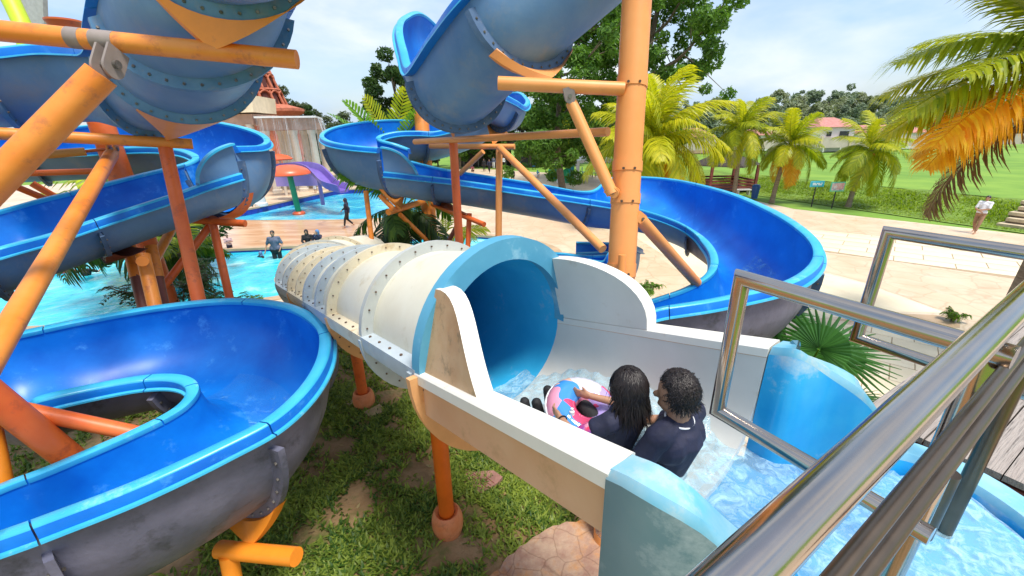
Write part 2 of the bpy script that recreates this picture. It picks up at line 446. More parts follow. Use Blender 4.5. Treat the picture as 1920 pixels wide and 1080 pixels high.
def water_mat(name, c1, c2, foam, scale, rough=0.08, ripple=0.6):
    m = bpy.data.materials.new(name); m.use_nodes = True
    N, L = m.node_tree.nodes, m.node_tree.links
    b = N["Principled BSDF"]; b.inputs["Roughness"].default_value = rough; b.inputs["IOR"].default_value = 1.33
    tc = N.new("ShaderNodeTexCoord")
    v = N.new("ShaderNodeTexVoronoi"); v.feature = 'SMOOTH_F1'; v.inputs["Scale"].default_value = scale
    n = N.new("ShaderNodeTexNoise"); n.inputs["Scale"].default_value = scale * 0.6; n.inputs["Detail"].default_value = 6; n.inputs["Distortion"].default_value = 1.2
    mpv = N.new("ShaderNodeMapping"); mpv.inputs["Scale"].default_value = (1, 1, 1)
    L.new(tc.outputs["Object"], mpv.inputs["Vector"])
    L.new(mpv.outputs["Vector"], n.inputs["Vector"])
    mixv = N.new("ShaderNodeMixRGB"); mixv.inputs["Fac"].default_value = 0.35
    L.new(mpv.outputs["Vector"], mixv.inputs["Color1"]); L.new(n.outputs["Color"], mixv.inputs["Color2"])
    L.new(mixv.outputs["Color"], v.inputs["Vector"])
    r = N.new("ShaderNodeValToRGB"); e = r.color_ramp.elements
    e[0].position = 0.32; e[0].color = (*c1, 1); e[1].position = 0.56; e[1].color = (*c2, 1)
    x = e.new(0.72); x.color = (*foam, 1)  # pale noise patches paint in foam and caustic light on the water
    L.new(n.outputs["Fac"], r.inputs["Fac"])
    L.new(r.outputs["Color"], b.inputs["Base Color"])
    n3 = N.new("ShaderNodeTexNoise"); n3.inputs["Scale"].default_value = scale * 3.0; n3.inputs["Detail"].default_value = 4
    L.new(tc.outputs["Object"], n3.inputs["Vector"])
    ad = N.new("ShaderNodeMath"); ad.operation = 'ADD'
    L.new(v.outputs["Distance"], ad.inputs[0]); L.new(n3.outputs["Fac"], ad.inputs[1])
    bp = N.new("ShaderNodeBump"); bp.inputs["Strength"].default_value = ripple; bp.inputs["Distance"].default_value = 0.08
    L.new(ad.outputs[0], bp.inputs["Height"]); L.new(bp.outputs["Normal"], b.inputs["Normal"])
    return m

M['water'] = water_mat('pool_water', (0.012, 0.40, 0.58), (0.05, 0.56, 0.66), (0.42, 0.76, 0.78), 1.1)
M['water_far'] = water_mat('far_pool_water', (0.02, 0.34, 0.60), (0.07, 0.55, 0.70), (0.4, 0.74, 0.80), 0.9)

ground_outer = [(-900, -300), (900, -300), (900, 1500), (-900, 1500)]
sheet('ground', densify(ground_outer, 300), [main_pool, far_pool], -0.012, M['lawn_far'])
deck_outer = [(-60, 9.0), (-30, 6), (-16, 7.5), (-2, 6), (2.5, 2.0), (3, -6), (40, -6), (23.995, 18.124, 0)[:2], (17.712, 25.872, 0)[:2], (15.802, 36.503, 0)[:2], (12, 46), (-4, 60), (-30, 60), (-70, 44)]
sheet('deck', densify(deck_outer, 6), [main_pool, far_pool], 0.0, M['deck'])

# wet stamped strip between the two pools, laid as a sheet of its own
sheet('wet_deck', densify([(-20.995, 26.053, 0)[:2], (-12.852, 25.112, 0)[:2], (-8.853, 25.047, 0)[:2], (-6.135, 26.207, 0)[:2], (-3.27, 21.269, 0)[:2], (-6.756, 19.966, 0)[:2], (-10.105, 19.303, 0)[:2], (-13.184, 18.952, 0)[:2], (-16.391, 18.905, 0)[:2]], 3), [], 0.004, M['deck_wet'])

def paving(name, pix, z, m):
    p = densify([q[:2] for q in pix], 4)
    return sheet(name, p, [], z, m)
paving('paving_band', [(17.379, 25.354, 0), (23.339, 18.177, 0), (20.505, 15.756, 0), (17.282, 18.773, 0), (14.368, 21.095, 0)], 0.004, M['deck_pink'])
paving('paving_band', [(11.805, 17.03, 0), (14.377, 14.943, 0), (16.767, 12.561, 0), (13.21, 9.522, 0), (11.982, 10.452, 0), (11.641, 12.853, 0), (10.602, 15.122, 0)], 0.004, M['deck_pink'])
paving('paving_band', [(10.366, 15.069, 0), (11.562, 12.755, 0), (11.881, 10.349, 0), (10.776, 10.473, 0), (7.717, 10.092, 0)], 0.004, M['deck_cream'])
paving('paving_band', [(10.684, 10.37, 0), (12.054, 10.131, 0), (11.363, 9.449, 0), (9.249, 9.857, 0), (8.549, 10.054, 0)], 0.004, M['coping'])
paving('paving_band', [(-2.701, 27.324, 0), (1.709, 25.239, 0), (5.681, 19.505, 0), (6.144, 13.657, 0), (5.203, 11.319, 0), (3.575, 13.809, 0), (2.449, 18.26, 0), (-1.63, 21.621, 0)], 0.004, M['deck_pink'])
paving('paving_band', [(2.058, 25.546, 0), (5.403, 22.861, 0), (8.368, 16.941, 0), (7.769, 13.562, 0), (6.507, 13.636, 0), (5.961, 19.59, 0)], 0.004, M['deck_cream'])

# paving laid as single tiles in the two cream areas nearest the camera at the right
jm = mat('joint_sand', (0.40, 0.29, 0.18), 0.9, var=0.1)
def strip_line(mb, a, b, w, z):
    a, b = np.array(a[:2]), np.array(b[:2]); n = np.array([-(b - a)[1], (b - a)[0]]); n = n / np.linalg.norm(n) * w / 2
    mb.add([(*(a + n), z), (*(a - n), z), (*(b - n), z), (*(b + n), z)], [(0, 1, 2, 3)])
def clip(poly, clipper):
    out = [tuple(p) for p in poly]; k = len(clipper)
    ar = sum(clipper[i][0] * clipper[(i + 1) % k][1] - clipper[(i + 1) % k][0] * clipper[i][1] for i in range(k))
    C = clipper if ar > 0 else clipper[::-1]
    for i in range(k):
        a, b = C[i], C[(i + 1) % k]; inp, out = out, []
        f = lambda p: (b[0] - a[0]) * (p[1] - a[1]) - (b[1] - a[1]) * (p[0] - a[0])
        for j in range(len(inp)):
            p, q = inp[j], inp[(j + 1) % len(inp)]; fp, fq = f(p), f(q)
            if fp >= 0: out.append(p)
            if (fp >= 0) != (fq >= 0):
                t = fp / (fp - fq); out.append((p[0] + (q[0] - p[0]) * t, p[1] + (q[1] - p[1]) * t))
        if len(out) < 3: return []
    return out
def tiles(band, org, d1, sx, sy, gap):
    d1 = np.array(d1[:2]); d1 = d1 / np.linalg.norm(d1); d2 = np.array([-d1[1], d1[0]]); org = np.array(org[:2])
    base = sheet('paving_band', densify(band, 4), [], 0.004, jm); n = 0
    for i in range(-30, 30):
        for j in range(-30, 30):
            c = org + d1 * sx * (i + .5 * (j % 2)) + d2 * sy * j
            q = [tuple(c), tuple(c + d1 * (sx - gap)), tuple(c + d1 * (sx - gap) + d2 * (sy - gap)), tuple(c + d2 * (sy - gap))]
            q = clip(q, band)
            if len(q) < 3: continue
            x, y = sum(p[0] for p in q) / len(q), sum(p[1] for p in q) / len(q)
            mb = MB(); mb.prism(q, 0.006, 0.019 + random.uniform(-.003, .003))
            me = mb.mesh('paving_tile', M['deck_cream'], (x, y, 0), False); o = bpy.data.objects.new('paving_tile', me); COL.objects.link(o); o.parent = base; o.location = (x, y, 0); n += 1
    return n
def xy(*pts): return [tuple(p[:2]) for p in pts]
g0, g1 = np.array((11.961, 17.278, 0)), np.array((16.992, 12.754, 0))
tiles(xy((14.255, 20.916, 0), (11.908, 17.194, 0), (14.489, 15.073, 0), (16.879, 12.657, 0), (20.382, 15.65, 0), (17.16, 18.628, 0)), g0, g1 - g0, 1.7, 0.85, 0.035)
tiles(xy((8.365, 9.8, 0), (5.923, 6.438, 0), (7.484, 4.628, 0), (12.246, 8.697, 0)), (8.365, 9.8, 0), g1 - g0, 0.8, 0.8, 0.02)

def basin(poly, zf, water_z, wm, wall_m, coping_w, cname):
    n = len(poly); mb = MB()
    vs = [(x, y, 0.0) for x, y in poly] + [(x, y, zf) for x, y in poly]
    mb.add(vs, [(i, (i + 1) % n, (i + 1) % n + n, i + n) for i in range(n)])
    mb.build('pool_wall', wall_m, smooth=False, kind='structure')
    sheet('pool_water', poly, [], water_z, wm)
    c = np.array(poly); d = np.roll(c, -1, 0) - np.roll(c, 1, 0); d /= np.linalg.norm(d, axis=1)[:, None]
    nrm = np.stack([d[:, 1], -d[:, 0]], 1)
    if inside(poly, *(c[0] + nrm[0] * 0.05)): nrm = -nrm
    a = c - nrm * 0.02; b = c + nrm * coping_w
    mb = MB()
    vs = [(*p, 0.03) for p in a] + [(*p, 0.03) for p in b] + [(*p, -0.08) for p in a] + [(*p, -0.005) for p in b]
    fs = []
    for i in range(n):
        j = (i + 1) % n
        fs += [(i, j, j + n, i + n), (i, i + 2 * n, j + 2 * n, j), (i + n, j + n, j + 3 * n, i + 3 * n)]
    mb.add(vs, fs); mb.build('pool_coping', M['coping'], smooth=False, kind='structure')
basin(main_pool, -1.0, -0.16, M['water'], M['pool_tile'], 0.32, 'pool')
basin(far_pool, -1.0, -0.42, M['water_far'], M['pool_tile'], 0.12, 'far')

# ---- the grassy mound the slides stand on
MOUND_EDGE = np.array([(-30, 7.0), (-18, 9.0), (-13.5, 10.4), (-10, 11.0), (-7.2, 11.2), (-4, 10.6), (-1, 9.2), (1.6, 6.6), (3.0, 4.6), (3.4, 2.6), (3.4, -8)])
def seg_dist(x, y):
    x = np.asarray(x, float); y = np.asarray(y, float); best = np.full(x.shape, 1e9); sgn = np.ones(x.shape)
    for a, b in zip(MOUND_EDGE[:-1], MOUND_EDGE[1:]):
        ab = b - a; t = np.clip(((x - a[0]) * ab[0] + (y - a[1]) * ab[1]) / ab.dot(ab), 0, 1)
        dx, dy = x - a[0] - t * ab[0], y - a[1] - t * ab[1]; d = np.hypot(dx, dy)
        s = np.where((ab[0] * (y - a[1]) - ab[1] * (x - a[0])) < 0, 1.0, -1.0)
        m = d < best - 1e-9; best = np.where(m, d, best); sgn = np.where(m, s, sgn)
    return best * sgn
def mound_h(x, y):
    d = seg_dist(x, y)
    t = np.clip(d / 3.8, 0, 1); t = t * t * (3 - 2 * t)
    w = 0.05 * np.sin(x * 1.7 + 0.6 * y) * np.sin(y * 1.3 - 0.5 * x) + 0.02 * np.sin(x * 5.1) * np.sin(y * 4.3)
    return np.where(d > 0, 0.95 * t + w * t + 0.02, 0.35 * d)
xs = np.linspace(-30, 4.2, 230); ys = np.linspace(-6, 12.2, 150)
X, Y = np.meshgrid(xs, ys); Z = np.maximum(mound_h(X, Y), -0.3)
idx = np.arange(X.size).reshape(X.shape)
q = np.stack([idx[:-1, :-1], idx[:-1, 1:], idx[1:, 1:], idx[1:, :-1]], -1).reshape(-1, 4)
keep = (Z.ravel()[q].max(1) > -0.29)
link_mesh(fast_mesh('mound', np.stack([X, Y, Z], -1).reshape(-1, 3), q[keep], M['soil'], smooth=True), 'mound', kind='structure')

# bare and muddy spots: (x, y, radius)
BARE = [(*(-0.147, 4.328, 0.95)[:2], 0.20), (*(0.449, 3.671, 0.95)[:2], 0.20), (*(-1.686, 4.897, 0.95)[:2], 0.24), (*(-1.334, 4.172, 0.95)[:2], 0.20),
        (*(-1.739, 3.366, 0.95)[:2], 0.16), (*(1.118, 3.618, 0.95)[:2], 0.20), (*(0.685, 3.216, 0.95)[:2], 0.30), (*(-0.162, 3.171, 0.95)[:2], 0.16),
        (*(-2.896, 6.344, 0.95)[:2], 0.3), (*(-1.495, 3.139, 0.95)[:2], 0.1)]
SLAB = [(-0.277, 2.663, 0.97)[:2], (-0.078, 2.893, 0.97)[:2], (0.169, 3.076, 0.97)[:2], (0.373, 3.206, 0.97)[:2], (0.697, 3.295, 0.97)[:2], (1.024, 3.224, 0.97)[:2], (1.701, 3.373, 0.97)[:2], (1.512, 2.356, 0.97)[:2], (-0.236, 2.263, 0.97)[:2]]
M['slab'] = mat('worn_concrete_slab', (0.34, 0.19, 0.135), 0.75, col2=(0.52, 0.37, 0.26), scale=5, stain=(0.50, 0.20, 0.045), stain_amt=0.55, stain_scale=2.6, bump=0.7, bscale=16, detail=11, crack=4.5, crack_dark=.72)
ps = densify(SLAB, 0.07)
ps = [(x + random.uniform(-.02, .02), y + random.uniform(-.02, .02)) for x, y in ps]
cz = float(max(mound_h(np.array([p[0] for p in ps]), np.array([p[1] for p in ps])))) + 0.012
mb = MB(); mb.prism(ps, cz - 0.3, cz); mb.build('concrete_patch', M['slab'], smooth=False, kind='structure', recalc=True)

# ---- grass: bent blades in tufts, one mass nobody could count
def grass(n, x0, x1, y0, y1, hmin, hmax, wid, name, dens_seed):
    g = np.random.default_rng(dens_seed)
    nt = n // 9
    tx = g.uniform(x0, x1, nt); ty = g.uniform(y0, y1, nt)
    # patchy growth
    f = (np.sin(tx * 2.3 + 1.7 * np.sin(ty * 1.1)) * np.sin(ty * 2.9 + 1.3 * np.sin(tx * 1.9)) + 0.55 * np.sin(tx * 7.1 + ty * 3.3) * np.sin(ty * 6.2 - tx * 2.1))
    keep = f > -0.30 + 0.38 * g.standard_normal(nt)
    for bx, by, br in BARE:
        d = np.hypot(tx - bx, (ty - by)) / br
        keep &= (d > 0.85 + 0.3 * g.standard_normal(nt)) | (g.random(nt) < 0.06)
    sl = np.array(SLAB)
    for i in range(nt):
        if keep[i] and inside(SLAB, tx[i], ty[i]): keep[i] = False
    keep &= seg_dist(tx, ty) > 0.25
    tx, ty = tx[keep], ty[keep]; nt = len(tx)
    k = 9
    px = np.repeat(tx, k) + g.normal(0, 0.035, nt * k); py = np.repeat(ty, k) + g.normal(0, 0.035, nt * k)
    pz = mound_h(px, py) - 0.006
    a = g.uniform(0, 2 * math.pi, nt * k); h = g.uniform(hmin, hmax, nt * k) * np.repeat(g.uniform(0.6, 1.25, nt), k); lean = g.uniform(0.35, 1.25, nt * k)
    w = wid * g.uniform(0.7, 1.4, nt * k)
    dx, dy = np.cos(a), np.sin(a); sx, sy = -dy, dx
    def P(t, side):
        up = h * (t - 0.35 * lean * t * t); out = h * lean * (0.25 * t + 0.75 * t * t)
        return np.stack([px + dx * out + sx * w * side, py + dy * out + sy * w * side, pz + np.maximum(up, 0.1 * h * t)], 1)
    vs = np.stack([P(0, -.5), P(0, .5), P(.55, -.6), P(.55, .6), P(1, -0.08), P(1, 0.08)], 1).reshape(-1, 3)
    b = np.arange(nt * k)[:, None] * 6
    q = np.concatenate([b + [0, 1, 3, 2], b + [2, 3, 5, 4]], 0)
    return link_mesh(fast_mesh(name, vs, q, M['grass']), name, kind='stuff')
M['grass'] = leaf_mat('grass_blades', (0.035, 0.10, 0.014), (0.34, 0.42, 0.065), 0.35, 0.45, 1.2)
grass(130000, -3.8, 1.9, 1.0, 6.0, 0.045, 0.10, 0.018, 'grass', 3)
grass(60000, -9.0, 1.0, 5.2, 10.8, 0.05, 0.10, 0.022, 'grass', 4)
grass(16000, -8.5, -3.5, 1.0, 5.4, 0.05, 0.10, 0.02, 'grass', 5)

# fallen leaves and bits of litter on the mound
g = np.random.default_rng(21); n_ = 260
lx, ly = g.uniform(-3.6, 1.7, n_), g.uniform(1.2, 6.5, n_); k_ = seg_dist(lx, ly) > .3; lx, ly = lx[k_], ly[k_]; n_ = len(lx)
lz = mound_h(lx, ly) + g.uniform(.004, .05, n_); a_ = g.uniform(0, 6.28, n_); L_ = g.uniform(.018, .045, n_); c_ = np.stack([lx, ly, lz], 1)
t_ = np.stack([np.cos(a_), np.sin(a_), g.normal(0, .25, n_)], 1) * L_[:, None]; b_ = np.stack([-np.sin(a_), np.cos(a_), g.normal(0, .25, n_)], 1) * L_[:, None] * .42
vv = np.stack([c_ - t_, c_ + b_, c_ + t_, c_ - b_], 1).reshape(-1, 3)
link_mesh(fast_mesh('fallen_leaves', vv, np.arange(n_)[:, None] * 4 + [0, 1, 2, 3], leaf_mat('dry_leaf', (0.16, 0.09, 0.03), (0.42, 0.33, 0.16), .1, .7, 5)), 'fallen_leaves', kind='stuff')

# ------------------------------------------------------------------ water slides
def foam_mat(name, base, amount=0.5, scale=5.0, bump=0.4, amin=0.06):
    """thin sheet of running water: clear where calm, white where it foams"""
    m = bpy.data.materials.new(name); m.use_nodes = True
    N, L = m.node_tree.nodes, m.node_tree.links
    b = N["Principled BSDF"]; b.inputs["Roughness"].default_value = 0.12
    b.inputs["Base Color"].default_value = (*base, 1)
    tc = N.new("ShaderNodeTexCoord")
    n = N.new("ShaderNodeTexNoise"); n.inputs["Scale"].default_value = scale; n.inputs["Detail"].default_value = 9
    n.inputs["Roughness"].default_value = 0.72; n.inputs["Distortion"].default_value = 1.6
    L.new(tc.outputs["Object"], n.inputs["Vector"])
    r = N.new("ShaderNodeValToRGB")
    r.color_ramp.elements[0].position = 0.66 - 0.3 * amount; r.color_ramp.elements[0].color = (amin, amin, amin, 1)
    r.color_ramp.elements[1].position = 0.86 - 0.26 * amount; r.color_ramp.elements[1].color = (0.85, 0.85, 0.85, 1)
    L.new(n.outputs["Fac"], r.inputs["Fac"]); L.new(r.outputs["Color"], b.inputs["Alpha"])
    bp = N.new("ShaderNodeBump"); bp.inputs["Strength"].default_value = bump; bp.inputs["Distance"].default_value = 0.03
    L.new(n.outputs["Fac"], bp.inputs["Height"]); L.new(bp.outputs["Normal"], b.inputs["Normal"])
    return m
M['foam'] = foam_mat('running_water', (0.45, 0.68, 0.78), 0.35, 4.5)
M['foam_fast'] = foam_mat('fast_running_water', (0.20, 0.58, 0.82), 0.55, 3.6)
M['foam_light'] = foam_mat('thin_running_water', (0.22, 0.55, 0.80), 0.3, 3.0)
M['foam_tub'] = foam_mat('churning_water', (0.46, 0.71, 0.84), 0.70, 13.0, 0.2, 0.30)

class Chute:
    def __init__(s, L, R, per=9, depth=0.56, shear=0.5, thick=0.035):
        k = len(L); s.k = k; s.per = per
        n = (k - 1) * per + 1
        s.L, s.R = catmull(L, n), catmull(R, n); s.n = n
        C = (s.L + s.R) / 2; s.C = C
        T = np.gradient(C, axis=0); s.T = T / np.linalg.norm(T, axis=1)[:, None]
        a = (s.R - s.L) / 2; s.hw = np.linalg.norm(a, axis=1)
        s.a = a
        dn = np.cross(a, s.T); dn /= np.linalg.norm(dn, axis=1)[:, None]
        dn[dn[:, 2] > 0] *= -1
        dn = dn * (1 - shear) + np.array([0, 0, -1.0]) * shear
        s.dn = dn / np.linalg.norm(dn, axis=1)[:, None]
        s.depth = np.full(n, depth) if np.isscalar(depth) else np.interp(np.linspace(0, k - 1, n), np.arange(k), depth)
        s.thick = thick
    def st(s, c): return int(round(c * s.per))
    def prof(s, i, t, off=0.0):
        t = np.asarray(t, float)
        c, sn = np.cos(t), np.abs(np.sin(t)) ** 0.8
        w = s.hw[i] + off; d = s.depth[i] + off
        ah = s.a[i] / s.hw[i]
        return s.C[i] - np.outer(c * w, ah) + np.outer(sn * d, s.dn[i])
    def section(s, root, i0, i1, hull, inside, lip, lip2):
        t = np.linspace(0, math.pi, 17)
        mb = MB()
        mb.ring_sweep([s.prof(i, t) for i in range(i0, i1 + 1)], closed=False, mi=0)
        mb.ring_sweep([s.prof(i, t, s.thick)[::-1] for i in range(i0, i1 + 1)], closed=False, mi=1)
        o = mb.build('chute_section', [inside, hull], root, angle=80)
        for side in (-1, 1):
            rings = []
            for i in range(i0, i1 + 1):
                P = s.L[i] if side < 0 else s.R[i]
                ah = s.a[i] / s.hw[i] * side
                h = unit(ah * np.array([1, 1, 0.45])); d = s.dn[i]
                P = P + s.T[i] * (0.005 if i == i0 else (-0.005 if i == i1 else 0))
                rings.append([P - h * 0.012 - d * -0.03, P - h * 0.010 - d * 0.004, P + h * 0.004 + -d * 0.012, P + h * 0.075 - d * 0.012, P + h * 0.090 + d * 0.004,
                              P + h * 0.092 + d * 0.070, P + h * 0.118 + d * 0.074, P + h * 0.120 + d * 0.088, P + h * 0.085 + d * 0.090, P + h * 0.03 + d * 0.088])
            mb = MB(); kk = 10
            rings = [np.array(r) for r in rings]
            fs = []; ms = []
            for j in range(len(rings) - 1):
                for q in range(kk):
                    a, b = j * kk + q, j * kk + (q + 1) % kk
                    fs.append((a, b, b + kk, a + kk)); ms.append(0 if q in (0, 1, 2, 3, 5, 6) else 1)
            fs.append(tuple(range(kk))[::-1]); ms.append(1)
            e = (len(rings) - 1) * kk; fs.append(tuple(e + q for q in range(kk))); ms.append(1)
            mb.v = [np.concatenate(rings)]; mb.n = len(rings) * kk; mb.f = fs; mb.m = ms
            rm = mb.build('rim', [lip, lip2], o, angle=50, recalc=True)
        return o
    def flange(s, root, i, fm, bm, out=0.085, nb=15, th=0.045, t0=0.17):
        t = np.linspace(t0, math.pi - t0, 25)
        A, B = s.prof(i, t, s.thick - 0.004), s.prof(i, t, s.thick + out)
        T = s.T[i] * th / 2
        rings = [np.array([A[j] - T, B[j] - T, B[j] + T, A[j] + T]) for j in range(len(t))]
        f = MB().ring_sweep(rings, True, True).build('flange', fm, root, angle=35, recalc=True)
        mb = MB()
        for tt in np.linspace(t0 + .12, math.pi - t0 - .12, nb):
            p = s.prof(i, [tt], s.thick + out * 0.55)[0]
            for sg in (-1, 1):
                q = p + T * sg
                mb.tube([q, q + s.T[i] * sg * 0.014], 0.011, 6)
        mb.build('bolt_row', bm, f, angle=30, kind='stuff')
        return f
    def water(s, root, i0, i1, t0, t1, m, lift=0.014):
        t = np.linspace(t0, t1, 9)
        MB().ring_sweep([s.prof(i, t, -lift) for i in range(i0, i1 + 1)], closed=False).build('running_water', m, root, angle=80, kind='stuff')

def make_slide(root, ch, breaks, hull_of, flange_of, inside=None, lip=None, lip2=None, end=False):
    ii = [ch.st(b) for b in breaks]
    for q, (i0, i1) in enumerate(zip(ii[:-1], ii[1:])):
        ch.section(root, i0, i1, hull_of(breaks[q]), inside or M['slide_in'], lip or M['slide_lip'], lip2 or M['slide_in'])
    for b in breaks[1:] if end else breaks[1:-1]:
        ch.flange(root, ch.st(b), flange_of(b), M['bolt'])

def chute_fin(root, ch, c0, c1, side, h, hull):
    """curved end of a high wall standing on the lower rim after a flange"""
    i0, i1 = ch.st(c0), ch.st(c1); n = i1 - i0; rings = []
    for k in range(n + 1):
        i = i0 + k; u = k / n; z = max(.02, h * math.sqrt(max(0, 1 - u * u)))
        P = (ch.L[i] if side < 0 else ch.R[i]); o = ch.a[i] / ch.hw[i] * side; o = unit(o * [1, 1, .3]); up = np.array([0, 0, 1.0]); ob = o * .035
        tp = P + up * z - o * 0.02 * z
        rings.append(np.array([P - up * .02, tp, tp + up * .018 + ob * .1, tp + up * .018 + o * .085, tp + o * .09 - up * .01, tp + ob - up * .012, P + ob - up * .02]))
    mb = MB().ring_sweep(rings, True, True)
    for i in range(len(mb.f)): mb.m[i] = (0, 1, 1, 1, 1, 2, 2)[i % 7] if i < 7 * n else 2
    mb.build('fin', [M['slide_in'], M['slide_lip'], hull], root, angle=35, recalc=True)

# --- left slide: three switchbacks above each other
LS_L = [(-1.591, 2.538, 6.239), (-1.946, 2.84, 6.188), (-2.484, 3.344, 6.247), (-2.897, 3.636, 6.031), (-3.366, 3.978, 5.804), (-3.696, 4.324, 5.731), (-4.016, 4.589, 5.725), (-4.369, 4.763, 5.76), (-4.744, 4.826, 5.786), (-4.999, 4.703, 5.742), (-5.357, 4.454, 5.651),
        (-7.149, 5.166, 5.553), (-10.915, 6.83, 5.431), (-13.386, 8.252, 5.232), (-13.184, 8.839, 5.088), (-10.273, 8.485, 4.999),
        (-7.971, 8.09, 5.088), (-6.955, 8.232, 5.179), (-5.883, 8.238, 5.196), (-4.971, 7.98, 5.077), (-4.378, 7.712, 4.934), (-4.115, 7.452, 4.813), (-4.078, 7.103, 4.739), (-4.223, 6.673, 4.733), (-4.272, 6.275, 4.669), (-4.242, 6.002, 4.513), (-4.194, 5.759, 4.296), (-4.297, 5.465, 4.226), (-4.66, 4.817, 4.068), (-4.839, 4.354, 3.974), (-4.915, 3.913, 3.938),
        (-5.188, 3.611, 3.846), (-5.355, 3.371, 3.636), (-5.165, 3.206, 3.482), (-4.585, 3.057, 3.372),
        (-4.482, 3.274, 3.28), (-4.165, 3.658, 3.25), (-3.703, 4.039, 3.22), (-3.1, 4.231, 3.2), (-2.452, 4.099, 3.18), (-1.929, 3.675, 3.16), (-1.69, 3.226, 3.14), (-1.605, 2.764, 3.12), (-1.673, 2.368, 3.1), (-1.894, 2.103, 3.08), (-2.182, 1.842, 3.06), (-2.464, 1.664, 3.04), (-2.651, 1.571, 3.02), (-3.011, 1.42, 2.98), (-3.553, 1.264, 2.92)]
LS_R = [(-0.738, 2.532, 6.223), (-0.917, 2.833, 6.169), (-1.278, 3.335, 6.225), (-1.605, 3.674, 5.989), (-2.115, 4.199, 5.822), (-2.795, 4.809, 5.74), (-3.689, 5.456, 5.754), (-4.543, 5.921, 5.854), (-5.393, 6.418, 6.037), (-6.002, 6.304, 6.017), (-6.742, 5.948, 5.925),
        (-8.419, 6.509, 5.712), (-9.798, 6.946, 5.454), (-10.495, 7.373, 5.17), (-10.091, 7.49, 4.913), (-8.848, 7.198, 4.708),
        (-7.128, 7.1, 4.73), (-6.358, 7.162, 4.755), (-5.752, 7.164, 4.76), (-5.242, 7.04, 4.714), (-4.954, 6.909, 4.65), (-4.822, 6.78, 4.591), (-4.83, 6.655, 4.544), (-4.891, 6.534, 4.507), (-4.995, 6.414, 4.473), (-5.085, 6.297, 4.447), (-5.154, 6.181, 4.421), (-5.248, 6.008, 4.389), (-5.53, 5.484, 4.274), (-5.708, 5.138, 4.209), (-5.828, 4.791, 4.139),
        (-6.391, 4.457, 3.963), (-6.715, 3.823, 3.702), (-6.023, 3.067, 3.398), (-5.022, 2.694, 3.12),
        (-3.678, 2.5, 3.1), (-3.621, 2.721, 3.06), (-3.422, 2.932, 3.02), (-3.151, 3.073, 3), (-2.929, 3.128, 2.97), (-2.759, 3.086, 2.94), (-2.655, 2.977, 2.91), (-2.637, 2.828, 2.88), (-2.708, 2.701, 2.85), (-2.859, 2.546, 2.82), (-3.044, 2.391, 2.79), (-3.24, 2.238, 2.76), (-3.428, 2.135, 2.73), (-3.761, 1.843, 2.68), (-4.285, 1.567, 2.62)]
class Chain:
    """chutes end to end; a station number picks the right one"""
    def __init__(s, parts): s.parts = parts                      # (first station, last station, chute, first station inside the chute)
    def pick(s, c):
        for a, b, ch, o in s.parts:
            if c <= b: return ch, c - a + o
        return s.parts[-1][2], c - s.parts[-1][0] + s.parts[-1][3]
LA_L, LA_R = LS_L[:24], LS_R[:24]
LB_L = [(-3.954, 6.276, 4.39), (-4.074, 5.989, 4.339), (-4.194, 5.757, 4.29)] + LS_L[27:]
LB_R = [(-4.873, 6.592, 4.518), (-4.971, 6.417, 4.48), (-5.074, 6.243, 4.444)] + LS_R[27:]
dA = [.5, .5, .5, .55, .60, .66, .74, .78, .78, .76, .72, .66, .62, .6, .6, .6, .62, .66, .72, .78, .82, .84, .84, .84]
dB = [.56] * 6 + [.56] * 6 + [.60, .60, .60, .60, .62, .66, .72, .77, .78, .78, .78, .78, .78, .78]; dB = (dB + [.78] * 30)[:len(LB_L)]
ch_left = Chain([(0, 23, Chute(LA_L, LA_R, depth=dA), 0), (24, 99, Chute(LB_L, LB_R, depth=dB), 0)])
left_slide = thing('water_slide', 'blue open water slide stacked in loops at the left, its lowest loop grey underneath', 'water slide', (-4.5, 4.0, 2.0), 'blue open water slides')
hullL = lambda b: M['hull_grey'] if b >= 33 else M['hull_blue']
flL = lambda b: M['hull_grey'] if b >= 35 else (M['flange_mid'] if b < 10 else M['flange_blue'])
make_slide(left_slide, ch_left.parts[0][2], [0, 1.8, 3.4, 4.6, 6.4, 9.5, 12.5, 15.5, 18.5, 20.8, 23], hullL, flL, end=True)
make_slide(left_slide, ch_left.parts[1][2], [0, 4.2, 6.5, 9, 11.5, 14.2, 16.5, 19.2, 22.5, 25], lambda b: hullL(b + 24), lambda b: flL(b + 24))
chute_fin(left_slide, ch_left.parts[1][2], 0, 2.1, -1, .40, M['hull_blue'])
c2 = ch_left.parts[1][2]
c2.water(left_slide, c2.st(1.5), c2.st(6.5), 0.9, 2.2, M['foam_fast'])
c2.water(left_slide, c2.st(14.5), c2.st(19), 1.35, 2.2, M['foam_light'])

